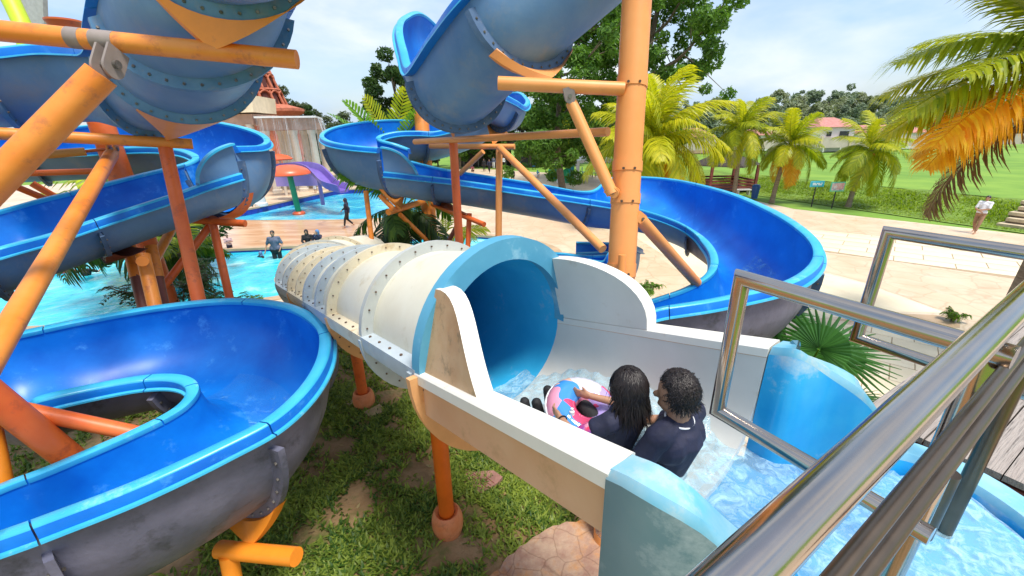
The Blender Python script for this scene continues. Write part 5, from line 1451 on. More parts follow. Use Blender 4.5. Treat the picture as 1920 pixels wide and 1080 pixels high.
mb.tube([n_ + PERP * .074 * math.cos(t) + AX * (.066 * math.sin(t)) + np.array([0, 0, .012 * math.sin(t)]) for t in np.linspace(0, 2 * math.pi, 33)], .0055, 8)
add_part(shift(mb).mesh('neckband', M['whitec']), 'neckband', teen)
mb = MB()
for s in (-1, 1):
    hp, kn, an = tl(s * .09, .03, .10), tl(s * .17, .42, .20), tl(s * .12, .80, .03)
    capsule(mb, hp, kn, .088, .064); capsule(mb, kn, an, .062, .044)
capsule(mb, tl(-.06, 0, .10), tl(.06, 0, .10), .113, .113)
for s in (-1, 1):
    an = tl(s * .12, .80, .03); capsule(mb, an, an + [0, 0, .02], .046, .046); capsule(mb, an + [0, 0, .02], an + AX * .05 + np.array([0, 0, .15]), .046, .038)
add_part(remesh(shift(mb), 'trousers', M['black'], 0.010, 3), 'trousers', teen)
mb = MB(); mb.ball(hl(0, -.018, .026), (.079, .088, .092), 18, 14, rot=rot); mb.ball(hl(0, -.05, -.02), (.066, .05, .06), 14, 10, rot=rot)
add_part(remesh(shift(mb), 'hair', M['hair_wet'], 0.007, 1), 'hair', teen)
strands(hl(0, -.012, .016), np.array([.084, .094, .098]), 3200, .062, 1.0, .0028, 'hair_lock', M['hair_wet'], teen, 5, rot @ np.array([0, 1.0, -.1]), low=-.22, face_cut=.30, lift=1.06, gravity=.35)['kind'] = 'stuff'

# child in front
K0 = AXP(-0.95, -0.065, 3.28)
kid = thing('person', 'child with long wet hair holding the swim ring in the white flume', 'person', tuple(K0))
off = np.array(WL[kid.name])
def kl(r, f_, u): return K0 + PERP * r + AX * f_ + np.array([0, 0, u])
mb = MB(); hd = kl(0.0, -.075, .545); rot = RF @ rotm(rx=-.05, rz=.12, ry=.12)
def hk(x, y, z): return hd + rot @ np.array([x, y, z])
capsule(mb, kl(-.05, 0, .09), kl(.05, 0, .09), .088, .088); capsule(mb, kl(0, 0, .1), kl(0, -.05, .26), .09, .085); capsule(mb, kl(0, -.05, .26), kl(0, -.08, .36), .088, .088)
capsule(mb, kl(-.12, -.075, .40), kl(.12, -.075, .40), .045, .045); capsule(mb, kl(0, -.08, .38), kl(0, -.08, .46), .06, .045); capsule(mb, kl(0, -.08, .44), hd, .043, .043)
mb.ball(hk(0, 0, .012), (.068, .085, .09), 18, 14, rot=rot); mb.ball(hk(0, .03, -.048), (.048, .052, .05), 14, 10, rot=rot); mb.ball(hk(0, .088, -.008), (.01, .015, .016), 8, 6, rot=rot)
mb.ball(hk(-.069, 0, -.012), (.01, .018, .026), 8, 6, rot=rot); mb.ball(hk(.069, 0, -.012), (.01, .018, .026), 8, 6, rot=rot)
arms = []
for s, el, wr in ((-1, kl(-.235, .04, .30), kl(-.18, .20, .29)), (1, kl(.21, .08, .26), kl(.12, .24, .27))):
    sh = kl(s * .128, -.07, .395); arms.append((s, sh, el, wr))
    capsule(mb, sh, el, .036, .030); capsule(mb, el, wr, .030, .021)
    d = unit(wr - el); u, v, _ = frame_of(d); c = wr + d * .036
    mb.ball(c, (.029, .016, .037), 10, 8, rot=np.stack([v, u, d], 1))
    for o_, L in ((-.021, .05), (-.007, .058), (.007, .055), (.02, .043)):
        p = c + v * o_ + d * .028; q = p + d * L * .5; capsule(mb, p, q, .0075, .007, 8); capsule(mb, q, q + d * L * .4 + u * .018, .007, .006, 8)
    p = c - v * s * .024; capsule(mb, p, p - v * s * .022 + d * .024, .0085, .007, 8)
for s in (-1, 1):
    hp, kn, an = kl(s * .075, .02, .08), kl(s * .13, .30, .16), kl(s * .10, .56, .02)
    capsule(mb, hp, kn, .06, .042); capsule(mb, kn, an, .041, .029); capsule(mb, an, an + AX * .03 + np.array([0, 0, .12]), .03, .024)
add_part(remesh(shift(mb), 'body', M['skin'], 0.0058, 3), 'body', kid)
mb = MB(); e = .012
capsule(mb, kl(-.05, 0, .11), kl(.05, 0, .11), .09 + e, .09 + e); capsule(mb, kl(0, 0, .1), kl(0, -.05, .26), .092 + e, .086 + e); capsule(mb, kl(0, -.05, .26), kl(0, -.08, .36), .089 + e, .089 + e)
capsule(mb, kl(-.12, -.075, .40), kl(.12, -.075, .40), .046 + e, .046 + e)
for s, sh, el, wr in arms: capsule(mb, sh, sh + (el - sh) * .30, .043 + e, .044 + e)
add_part(remesh(shift(mb), 'shirt', M['navy'], 0.0075, 3), 'shirt', kid)
M['sleeve_print'] = mat('red_and_blue_print', (0.70, 0.04, 0.10), 0.6, col2=(0.05, 0.06, 0.42), scale=16, detail=1, stain=(0.75, 0.45, 0.6), stain_amt=.35, stain_scale=20)
for s, sh, el, wr in arms:
    mb = MB(); capsule(mb, sh + (el - sh) * .32, sh + (el - sh) * .92, .048, .044)
    add_part(remesh(shift(mb), 'sleeve', M['sleeve_print'], 0.0075, 2), 'sleeve', kid)
mb = MB(); s, sh, el, wr = arms[0]; d = unit(wr - el); u, v, _ = frame_of(d); c = el + (wr - el) * .88
mb.tube([c + .026 * (math.cos(t) * u + math.sin(t) * v) for t in np.linspace(0, 2 * math.pi, 21)], .004, 6)
add_part(shift(mb).mesh('wristband', M['black']), 'wristband', kid)
mb = MB(); mb.ball(hk(0, -.014, .022), (.074, .083, .086), 18, 14, rot=rot); capsule(mb, hk(0, -.05, -.01), hk(0, -.065, -.09), .055, .045)
add_part(remesh(shift(mb), 'hair', M['hair_wet'], 0.007, 1), 'hair', kid)
strands(hk(0, -.008, .014), np.array([.078, .088, .092]), 2800, .165, .34, .0026, 'hair_lock', M['hair_wet'], kid, 8, rot @ np.array([0, 1.0, -.1]), low=-.35, face_cut=.32, lift=1.04, gravity=1.0)['kind'] = 'stuff'
mb = MB()
for s in (-1, 1):
    hp, kn, an = kl(s * .075, .02, .08), kl(s * .13, .30, .16), kl(s * .10, .56, .02)
    capsule(mb, hp, kn, .07, .052); capsule(mb, kn, an, .05, .038); capsule(mb, an, an + AX * .03 + np.array([0, 0, .12]), .04, .034)
add_part(remesh(shift(mb), 'trousers', M['black'], 0.010, 3), 'trousers', kid)

teen.scale = (.90, .90, .90); kid.scale = (.93, .93, .93)
# swim ring: clear vinyl with a bold print of colour fields
rc = AXP(-0.70, 0.02, 3.425)
M['ring'] = None
m = bpy.data.materials.new('printed_vinyl'); m.use_nodes = True
N, L = m.node_tree.nodes, m.node_tree.links; b = N["Principled BSDF"]; b.inputs["Roughness"].default_value = .12; b.inputs["Coat Weight"].default_value = .6
tc = N.new("ShaderNodeTexCoord"); v = N.new("ShaderNodeTexVoronoi"); v.inputs["Scale"].default_value = 7.5; v.inputs["Randomness"].default_value = 1
n = N.new("ShaderNodeTexNoise"); n.inputs["Scale"].default_value = 5; mx = N.new("ShaderNodeMixRGB"); mx.inputs["Fac"].default_value = .22
L.new(tc.outputs["Object"], n.inputs["Vector"]); L.new(tc.outputs["Object"], mx.inputs["Color1"]); L.new(n.outputs["Color"], mx.inputs["Color2"]); L.new(mx.outputs["Color"], v.inputs["Vector"])
sp = N.new("ShaderNodeSeparateColor"); L.new(v.outputs["Color"], sp.inputs["Color"])
r = N.new("ShaderNodeValToRGB"); r.color_ramp.interpolation = 'CONSTANT'; el = r.color_ramp.elements
cols = [(0.0, (0.62, 0.60, 0.70)), (.12, (0.05, 0.26, 0.66)), (.36, (0.74, 0.30, 0.42)), (.50, (0.42, 0.32, 0.68)), (.60, (0.72, 0.06, 0.16)), (.74, (0.80, 0.45, 0.32)), (.9, (0.16, 0.50, 0.75))]
el[0].position = 0; el[0].color = (*cols[0][1], 1); el[1].position = cols[1][0]; el[1].color = (*cols[1][1], 1)
for p_, c_ in cols[2:]: q = el.new(p_); q.color = (*c_, 1)
L.new(sp.outputs[0], r.inputs["Fac"]); L.new(r.outputs["Color"], b.inputs["Base Color"]); M['ring'] = m
ring = thing('swim_ring', 'inflatable swim ring with blue, pink and lilac print held by the child', 'swim ring', tuple(rc))
nn = unit(-AX * .42 + np.array([0, 0, 1.0])); u, v_, _ = frame_of(nn)
def torus(R0, r0, NU=56, NV=22, wob=0.0):
    rr = []
    for a in np.linspace(0, 2 * math.pi, NU, endpoint=False):
        rad = u * math.cos(a) + v_ * math.sin(a); k = 1 + wob * math.cos(a * 28)
        rr.append(np.array([rc + rad * (R0 + r0 * k * math.cos(t)) + nn * r0 * k * math.sin(t) for t in np.linspace(0, 2 * math.pi, NV, endpoint=False)]))
    return rr + [rr[0]]
MB().ring_sweep(torus(.135, .085, wob=.012), True).build('inflated_tube', M['ring'], ring, angle=180)
t = np.linspace(0, 2 * math.pi, 60)
MB().tube([rc + (u * math.cos(x) + v_ * math.sin(x)) * .220 for x in t], .006, 6).build('weld_seam', M['whitec'], ring)
MB().lathe(rc + u * .135 + nn * .085, [(.014, -.01), (.014, .012), (.008, .016), (.008, .03), (.002, .032)], 12).build('valve', M['whitec'], ring)

# ------------------------------------------------------------------ vegetation
M['bark'] = mat('bark', (0.13, 0.095, 0.065), 0.9, col2=(0.21, 0.16, 0.115), scale=6, bump=0.6, bscale=14)
M['palm_trunk'] = mat('palm_trunk_bark', (0.17, 0.13, 0.09), 0.9, col2=(0.28, 0.22, 0.16), scale=5, bump=0.6, bscale=10, streak=(1, 1, 6))
M['leaf_dark'] = leaf_mat('dark_leaf', (0.020, 0.055, 0.012), (0.065, 0.125, 0.025), 0.3, 0.45, 0.35)
M['leaf_mid'] = leaf_mat('mid_leaf', (0.03, 0.085, 0.012), (0.11, 0.21, 0.03), 0.35, 0.45, 0.35)
M['leaf_bright'] = leaf_mat('bright_leaf', (0.035, 0.095, 0.012), (0.16, 0.30, 0.045), 0.35, 0.45, 0.5)
M['leaf_olive'] = leaf_mat('olive_leaf', (0.045, 0.07, 0.035), (0.12, 0.155, 0.07), 0.3, 0.5, 0.3)
M['leaf_light'] = leaf_mat('light_leaf', (0.06, 0.16, 0.015), (0.19, 0.34, 0.03), 0.45, 0.4, 0.6)
M['palm_green'] = leaf_mat('palm_green', (0.15, 0.22, 0.012), (0.40, 0.42, 0.02), 0.45, 0.4, 0.5)
M['palm_yellow'] = leaf_mat('palm_yellow_green', (0.26, 0.32, 0.012), (0.55, 0.50, 0.02), 0.45, 0.4, 0.5)
M['palm_gold'] = leaf_mat('palm_golden', (0.55, 0.26, 0.012), (0.75, 0.42, 0.03), 0.45, 0.45, 0.5)
M['palm_orange'] = leaf_mat('palm_orange', (0.70, 0.22, 0.01), (0.82, 0.54, 0.05), 0.45, 0.45, 0.5)
M['palm_dead'] = leaf_mat('palm_dry', (0.13, 0.075, 0.035), (0.24, 0.15, 0.07), 0.2, 0.7, 0.5)
M['hill_leaf'] = leaf_mat('hill_leaf', (0.15, 0.20, 0.14), (0.27, 0.33, 0.22), 0.2, 0.6, 0.08)  # both hill leaf tones are lightened to carry distance haze
M['hill_leaf2'] = leaf_mat('hill_leaf_pale', (0.19, 0.22, 0.14), (0.33, 0.36, 0.22), 0.2, 0.6, 0.08)

def leaf_cloud(centers, radii, n, size, g, up=0.35, flat=1.0):
    """n leaf faces spread through clumps; each leaf is a small bent diamond"""
    k = len(centers); w = np.array([r ** 2 for r in radii]); w = w / w.sum()
    c = g.choice(k, n, p=w); C = np.array(centers)[c]; R = np.array(radii)[c]
    d = g.normal(size=(n, 3)); d /= np.linalg.norm(d, axis=1)[:, None]
    rr = R * g.uniform(0.45, 1.0, n) ** 0.5 * g.uniform(.8, 1.12, n)
    p = C + d * rr[:, None] * np.array([1, 1, flat])
    nrm = d * .6 + g.normal(size=(n, 3)) * .55 + np.array([0, 0, up]); nrm /= np.linalg.norm(nrm, axis=1)[:, None]
    t = np.cross(nrm, g.normal(size=(n, 3))); t /= np.linalg.norm(t, axis=1)[:, None]; b = np.cross(nrm, t)
    s = size * g.uniform(.55, 1.35, n)[:, None]
    v = np.stack([p - t * s, p + b * s * .42 + nrm * s * .1, p + t * s - nrm * s * .25, p - b * s * .42 + nrm * s * .1], 1).reshape(-1, 3)
    q = np.arange(n)[:, None] * 4 + [0, 1, 2, 3]
    return v, q

def broad_tree(label, base, H, crown_r, n, leaf, m, seed, crown_from=0.35, trunk_r=0.25, group=None, clumps=26, gap=0.55, crowns=None, limb_n=9, name='tree', flat=.8, rs=1.0):
    g = np.random.default_rng(seed)
    root = thing(name, label, 'tree', base, group)
    mb = MB(); tips = []
    top = np.array([g.normal(0, .04) * H, g.normal(0, .04) * H, H * .8])
    pts = catmull([(0, 0, -.1), tuple(top * .35 + [g.normal(0, .02) * H, 0, 0]), tuple(top * .7), tuple(top)], 9)
    mb.tube(pts, np.linspace(trunk_r, trunk_r * .25, 9), 9)
    cl, rd = [], []
    for q in range(limb_n):
        h = g.uniform(crown_from, .8); i = min(8, int(h / .8 * 8)); o = pts[i]; a = g.uniform(0, 6.28)
        out = crown_r * g.uniform(.5, .95); e = o + np.array([math.cos(a) * out, math.sin(a) * out, H * g.uniform(.06, .22)])
        mid = (o + e) / 2 + np.array([0, 0, -.04 * H]); lp = catmull([o, mid, e], 6)
        mb.tube(lp, np.linspace(trunk_r * .4, trunk_r * .08, 6), 6)
        for t in (3, 4, 5): cl.append(lp[t] + g.normal(size=3) * crown_r * .12); rd.append(crown_r * g.uniform(.18, .34))
        for s_ in range(2):
            e2 = lp[4] + g.normal(size=3) * crown_r * .35; mb.tube([lp[3], (lp[3] + e2) / 2 + [0, 0, .1], e2], [trunk_r * .14, trunk_r * .1, trunk_r * .04], 5); cl.append(e2); rd.append(crown_r * g.uniform(.15, .28))
    cz = H * (crown_from + 1) / 2
    lo_n = len(rd)
    for q in range(clumps):
        d = unit(g.normal(size=3)); r = g.uniform(gap, 1.0)
        cl.append(np.array([d[0] * crown_r * r, d[1] * crown_r * r, cz + d[2] * H * (1 - crown_from) / 2 * r])); rd.append(crown_r * g.uniform(.14, .30))
    rd = [r * rs for r in rd]
    mb_o = mb
    loc = np.array(base)
    me = mb_o.mesh('trunk', M['bark'], (0, 0, 0), True, 60)
    link_mesh(me, 'trunk', root)
    v, q = leaf_cloud(cl, rd, n, leaf, g, flat=flat)
    link_mesh(fast_mesh('crown', v, q, M[m]), 'crown', root)
    return root

def frond_mesh(L, n, droop, wid, leafl, seed, name='frond', hang=0.5, tw=0.0, twist_dir=1):
    """one feather leaf: curved midrib along +Y from the origin with narrow drooping leaflets"""
    g = np.random.default_rng(seed)
    t = np.linspace(0, 1, 22)
    rib = np.stack([0.06 * L * np.sin(t * 2 + seed) * t, L * (t - .16 * droop * t ** 2.2), L * (0.42 * t - droop * .80 * t ** 2)], 1)
    mb = MB(); mb.tube(rib, np.linspace(.022, .004, 22) * L / 2.2, 5)
    vs, fs, o = [], [], 0
    V_, F_ = [np.concatenate(mb.v)], list(mb.f); o = mb.n
    for k in range(n):
        u = .10 + .90 * (k + .5) / n
        i = min(20, int(u * 21)); f_ = u * 21 - i; p = rib[i] * (1 - f_) + rib[i + 1] * f_; T = unit(rib[i + 1] - rib[i])
        ll = leafl * (math.sin(math.pi * min(1, u * .92 + .1)) ** .55) * g.uniform(.85, 1.1)
        for s in (-1, 1):
            side = unit(np.cross(T, [0, 0, 1.0])) * s; upv = unit(np.cross(side * s, T))
            d0 = unit(side * .80 + T * .62 + upv * (.25 - tw * s)); 
            w = wid * g.uniform(.8, 1.15); h = hang * g.uniform(.6, 1.4)
            a = p; b = p + d0 * ll * .5 + np.array([0, 0, -h * .16 * ll]); c = p + d0 * ll * .86 + np.array([0, 0, -h * .62 * ll]); e = p + d0 * ll * .97 + np.array([0, 0, -h * 1.0 * ll])
            wv = unit(np.cross(d0, upv)) * w / 2
            V_.append(np.array([a - wv * .5, a + wv * .5, b - wv, b + wv, c - wv * .75, c + wv * .75, e])); 
            F_ += [(o, o + 1, o + 3, o + 2), (o + 2, o + 3, o + 5, o + 4), (o + 4, o + 5, o + 6)]; o += 7
    me = bpy.data.meshes.new(name); me.from_pydata(np.concatenate(V_).tolist(), [], F_); me.materials.append(M['palm_green']); me.update()
    return me

FR = {}
def fronds(L, n, wid, key, leafl=None, hang=.5):
    k = (L, n, wid, key)
    if k not in FR: FR[k] = [frond_mesh(L, n, d, wid, leafl or L * .26, s, hang=hang) for s, d in ((1, .55), (2, .8), (3, 1.05), (4, 1.3))]
    return FR[k]

def palm(label, base, H, L, nf, mats, seed, lean=(0, 0), trunk_r=.13, n=34, wid=.05, group=None, elev=(80, -25), fruit=False, hang=.5, az=None, leafl=None):
    g = np.random.default_rng(seed)
    root = thing('palm_tree', label, 'palm tree', base, group)
    if H > .3:
        pts = catmull([(0, 0, -.1), (lean[0] * .3, lean[1] * .3, H * .5), (lean[0], lean[1], H)], 14)
        rr = np.linspace(trunk_r * 1.25, trunk_r * .8, 14) * (1 + .06 * (np.arange(14) % 2)); rr[0] *= 1.3
        link_mesh(MB().tube(pts, rr, 12).mesh('trunk', M['palm_trunk']), 'trunk', root)
    top = Vector((lean[0], lean[1], H))
    ms = fronds(L, n, wid, hang, leafl, hang)
    for q in range(nf):
        u = q / max(1, nf - 1)
        el = elev[0] + (elev[1] - elev[0]) * u ** .85 + g.normal(0, 4)
        a = q * 2.39996 + g.normal(0, .12) if az is None else math.radians(az[0] + (az[1] - az[0]) * g.random())
        me = ms[min(3, int(u * 3.4 + g.uniform(0, .6)))]
        o = bpy.data.objects.new('frond', me); COL.objects.link(o); o.parent = root; o.location = top + Vector((0, 0, -.10 * u * L * .5))
        o.rotation_euler = (Matrix.Rotation(a, 3, 'Z') @ Matrix.Rotation(R_(el - 22), 3, 'X') @ Matrix.Rotation(g.normal(0, .25), 3, 'Y')).to_euler()
        s = g.uniform(.85, 1.08); o.scale = (s, s, s)
        mk = mats[min(len(mats) - 1, int(u * len(mats) + g.uniform(-.35, .35)) if u > .02 else 0)] if len(mats) > 1 else mats[0]
        o.material_slots[0].link = 'OBJECT'; o.material_slots[0].material = M[mk]
    if fruit:
        mb = MB()
        for q in range(9):
            a = g.uniform(0, 6.28); mb.ball((top.x + .2 * math.cos(a), top.y + .2 * math.sin(a), top.z - .25 - .15 * g.random()), (.10, .10, .13), 10, 7)
        link_mesh(mb.mesh('coconut_bunch', M['coconut']), 'coconut_bunch', root)
    return root
M['coconut'] = mat('orange_coconut', (0.70, 0.22, 0.03), 0.5, var=.15)

# big trees behind the right slide
broad_tree('tall open-crowned tree behind the peach pillar, cut by the top edge', (11.5, 36, 0), 27, 6.6, 56000, .18, 'leaf_bright', 21, crown_from=.10, trunk_r=.34, clumps=110, gap=.40, limb_n=34, rs=.46)
broad_tree('bushy dark green tree between the overhead loop and the pillar', (4.2, 33, 0), 13.5, 4.4, 30000, .17, 'leaf_bright', 22, crown_from=.10, trunk_r=.3, clumps=60, rs=.75)
broad_tree('dark tree left of the overhead loop, behind the pale feather palms', (-10.6, 42, 0), 11.8, 2.5, 14000, .20, 'leaf_dark', 23, crown_from=.3, trunk_r=.3, clumps=34)
broad_tree('grey green tree right of the brick tower', (-28.6, 58, 0), 10.8, 2.9, 11000, .19, 'leaf_olive', 24, crown_from=.25, trunk_r=.25)
broad_tree('small olive tree at the end of the falling water', (-26.6, 60, 0), 8.4, 1.8, 5000, .18, 'leaf_olive', 25, crown_from=.3, trunk_r=.15)
broad_tree('low pinkish olive tree behind the left end of the right slide', (-19.6, 52, 0), 7.2, 2.2, 6000, .18, 'leaf_olive', 26, crown_from=.3, trunk_r=.15)
# slender conifer
def conifer():
    g = np.random.default_rng(5); base = (-22.0, 50, 0)
    root = thing('conifer_tree', 'slim dark conifer with tiers of short branches near the falling water', 'tree', base)
    mb = MB().tube([(0, 0, -.1), (0, 0, 7.9)], [.12, .02], 7); vs = []; qs = []; o = 0
    link_mesh(mb.mesh('trunk', M['bark']), 'trunk', root)
    cl, rd = [], []
    for k in range(11):
        z = 2 + k * .56; r = 1.5 * (1 - k / 12)
        for a in np.linspace(0, 6.28, 7)[:-1] + k: 
            for t in (.4, .8, 1): cl.append((r * t * math.cos(a), r * t * math.sin(a), z + .1 * t)); rd.append(.22)
    v, q = leaf_cloud(cl, rd, 3500, .13, g); link_mesh(fast_mesh('crown', v, q, M['leaf_dark']), 'crown', root)
conifer()
# left side greenery behind the slides
broad_tree('dense dark shrub at the left behind the orange pillar', (-13.0, 15.5, 0), 4.0, 1.7, 6000, .14, 'leaf_dark', 31, crown_from=.05, trunk_r=.08, name='shrub')
palm('feather palm behind the fat orange red pillar, long dark fronds crossing the bars', (-11.8, 12.8, 0.0), 3.2, 2.9, 14, ['palm_green', 'leaf_mid', 'leaf_dark', 'leaf_dark'], 41, n=30, wid=.07, elev=(60, -20), hang=.9)
palm('low feather palm beyond the middle left chute, yellow at its heart', (-14.2, 15.2, 0.0), 2.2, 2.4, 10, ['palm_yellow', 'palm_green', 'leaf_mid'], 42, n=26, wid=.07, elev=(70, 0), hang=.7)

# shrub and young palm between the left posts
def leafy_shrub(label, base, H, r, n, leaf, m, seed, arch=8, spread=1.0):
    g = np.random.default_rng(seed); root = thing('shrub', label, 'shrub', base)
    mb = MB(); V_, Q_ = [], []; o = 0
    for k in range(arch):
        a = g.uniform(0, 6.28); e = np.array([math.cos(a) * r * g.uniform(.5, 1.1) * spread, math.sin(a) * r * g.uniform(.5, 1.1) * spread, H * g.uniform(.5, 1.0)])
        lp = catmull([(0, 0, -.05), (e[0] * .35, e[1] * .35, e[2] * .75), tuple(e)], 10); mb.tube(lp, np.linspace(.022, .006, 10), 5)
        for i in range(3, 10):
            for s in range(3):
                # a twig with paired leaflets
                d = unit(g.normal(size=3) * [1, 1, .35] + [0, 0, .05]); L = r * g.uniform(.25, .5); tw = [lp[i], lp[i] + d * L * .5 + [0, 0, .03], lp[i] + d * L + [0, 0, -.05]]
                mb.tube(tw, [.006, .004, .002], 4)
                nl = 7
                for q in range(nl):
                    u = (q + 1) / nl; p = lp[i] + d * L * u + np.array([0, 0, .05 * u * (1 - u) * 4 - .05 * u])
                    sd = unit(np.cross(d, [0, 0, 1.0]))
                    for s2 in (-1, 1):
                        c = p + sd * s2 * leaf * .8; t_ = unit(sd * s2 + d * .5 + g.normal(size=3) * .15); b_ = unit(np.cross(t_, [0, 0, 1.0]) + g.normal(size=3) * .15)
                        V_.append(np.array([c - t_ * leaf, c + b_ * leaf * .42, c + t_ * leaf + [0, 0, -leaf * .35], c - b_ * leaf * .42])); Q_.append((o, o + 1, o + 2, o + 3)); o += 4
    link_mesh(mb.mesh('stem', M['bark']), 'stem', root)
    link_mesh(fast_mesh('foliage', np.concatenate(V_), np.array(Q_), M[m]), 'foliage', root)
    return root
b1 = (-5.937, 6.81, 1.989); b2 = (-5.033, 6.422, 2.093); b3 = (-6.327, 6.264, 2.24); b4 = (-7.117, 6.024, 2.17)
leafy_shrub('dark leafy shrub among the left slide posts', (b1[0], b1[1], gz(b1[0], b1[1])), 1.75, .85, 0, .045, 'leaf_dark', 51, arch=13)
leafy_shrub('lighter green shrub with feathery arching branches right of the leaning post', (b2[0], b2[1], gz(b2[0], b2[1])), 1.35, .75, 0, .04, 'leaf_light', 52, arch=12)
leafy_shrub('sparse shrub left of the post cluster at the pool edge', (b3[0], b3[1], gz(b3[0], b3[1])), .85, .6, 0, .035, 'leaf_mid', 53, arch=6)
leafy_shrub('thin sprig of greenery above the rim of the lowest left loop', (b4[0], b4[1], gz(b4[0], b4[1])), .55, .6, 0, .04, 'leaf_mid', 54, arch=5)
b5 = (-7.086, 8.629, 2.274)
palm('dark young palm behind the leaning red post', (b5[0], b5[1], gz(b5[0], b5[1])), 1.9, 1.2, 13, ['palm_green', 'leaf_mid', 'leaf_dark'], 43, n=20, wid=.05, elev=(60, -10), hang=.9, trunk_r=.05)

# palms round the thick orange pillar
b6 = (-2.835, 10.27, 2.088)
fp = thing('palm_tree', 'palm with two bright upright feather fronds above the far loop of the right slide', 'palm tree', (b6[0] - .1, b6[1] + .6, 0))
link_mesh(MB().tube([(0, 0, -.1), (.05, 0, 2.2), (0, 0, 4.2)], [.06, .05, .04], 8).mesh('trunk', M['palm_trunk']), 'trunk', fp)
fm = [frond_mesh(1.9, 20, .25, .058, .40, sd, hang=.10) for sd in (5, 6)]
for mi, az_, el_, mk in ((0, 80, 84, 'palm_yellow'), (1, -60, 98, 'palm_yellow'), (0, 150, 60, 'leaf_light'), (1, -120, 55, 'leaf_light'), (0, 95, 50, 'leaf_light')):
    o = bpy.data.objects.new('frond', fm[mi]); COL.objects.link(o); o.parent = fp; o.location = (0, 0, 4.15)
    o.rotation_euler = (Matrix.Rotation(R_(az_), 3, 'Z') @ Matrix.Rotation(R_(el_ - 22), 3, 'X') @ Matrix.Rotation(R_(70), 3, 'Y')).to_euler() if el_ > 80 else (Matrix.Rotation(R_(az_), 3, 'Z') @ Matrix.Rotation(R_(el_ - 22), 3, 'X')).to_euler()
    o.material_slots[0].link = 'OBJECT'; o.material_slots[0].material = M[mk]
palm('dark feather palm beside the thick orange pillar', (b6[0] + .35, b6[1] - .5, 0), 3.3, 1.9, 13, ['leaf_light', 'leaf_mid', 'leaf_dark', 'leaf_dark'], 45, n=28, wid=.06, elev=(62, -30), hang=.9, trunk_r=.05)
palm('clump palm under the right slide, fronds over the pool edge', (b6[0] - .5, b6[1] - .9, 0), 1.6, 1.5, 14, ['palm_green', 'leaf_mid', 'leaf_dark'], 46, n=24, wid=.06, elev=(55, -25), hang=.8, trunk_r=.045)
palm('yellowish palm right of the thick orange pillar', (b6[0] + 1.1, b6[1] + .7, 0), 2.2, 1.4, 11, ['palm_yellow', 'palm_green', 'leaf_mid'], 47, n=22, wid=.055, elev=(60, -20), hang=.8, trunk_r=.045)
for dx, dy, h in ((-.35, -.7, 2.0), (-.1, -1.0, 1.6)):
    palm('thin dark palm stem of the clump by the pool corner, leaning ' + ('left' if dx < -.2 else 'right'), (b6[0] + dx, b6[1] + dy, 0), h, 1.0, 8, ['leaf_mid', 'leaf_dark'], int(60 + h * 10), lean=(-.3 if dx < -.2 else .25, 0), n=18, wid=.05, elev=(55, -20), hang=.9, trunk_r=.04)

# coconut palms on the verge and lawn
palm('big yellow green coconut palm right of the peach pillar', (7.5, 23.0, 0), 4.3, 4.3, 44, ['palm_yellow', 'palm_yellow', 'palm_yellow', 'palm_yellow', 'palm_gold'], 71, n=58, wid=.07, elev=(92, -48), hang=.85, trunk_r=.2)
palm('coconut palm left of the pillar with drooping yellow fronds over the marquee', (6.6, 47.0, 0), 5.4, 3.6, 20, ['palm_green', 'palm_yellow', 'palm_yellow'], 72, n=40, wid=.09, elev=(70, -12), hang=.75, trunk_r=.2)
for px, py, H, L, seed, lab, fr in ((1375, 372, 4.5, 2.7, 73, 'leftmost of the three small coconut palms, behind the gazebo', False), (1447, 376, 3.6, 2.7, 74, 'middle one of the three small coconut palms, orange fruit under its crown', True), (1590, 386, 3.3, 2.6, 75, 'small coconut palm with a curved bare trunk right of the two signboards', True)):
    b = {1375: (15.524, 29.183, 0.2), 1447: (17.617, 28.165, 0.1), 1590: (21.155, 26.061, 0.1)}[px]
    palm(lab, b, H, L, 24, ['palm_yellow', 'palm_green', 'palm_yellow', 'palm_green', 'palm_green', 'palm_yellow', 'palm_green'] + (['palm_gold'] if seed == 74 else ['palm_yellow']), seed, lean=(.5 if px > 1400 else -.2, 0), trunk_r=.12, n=52, wid=.05, elev=(92, -14), fruit=fr, hang=.8)
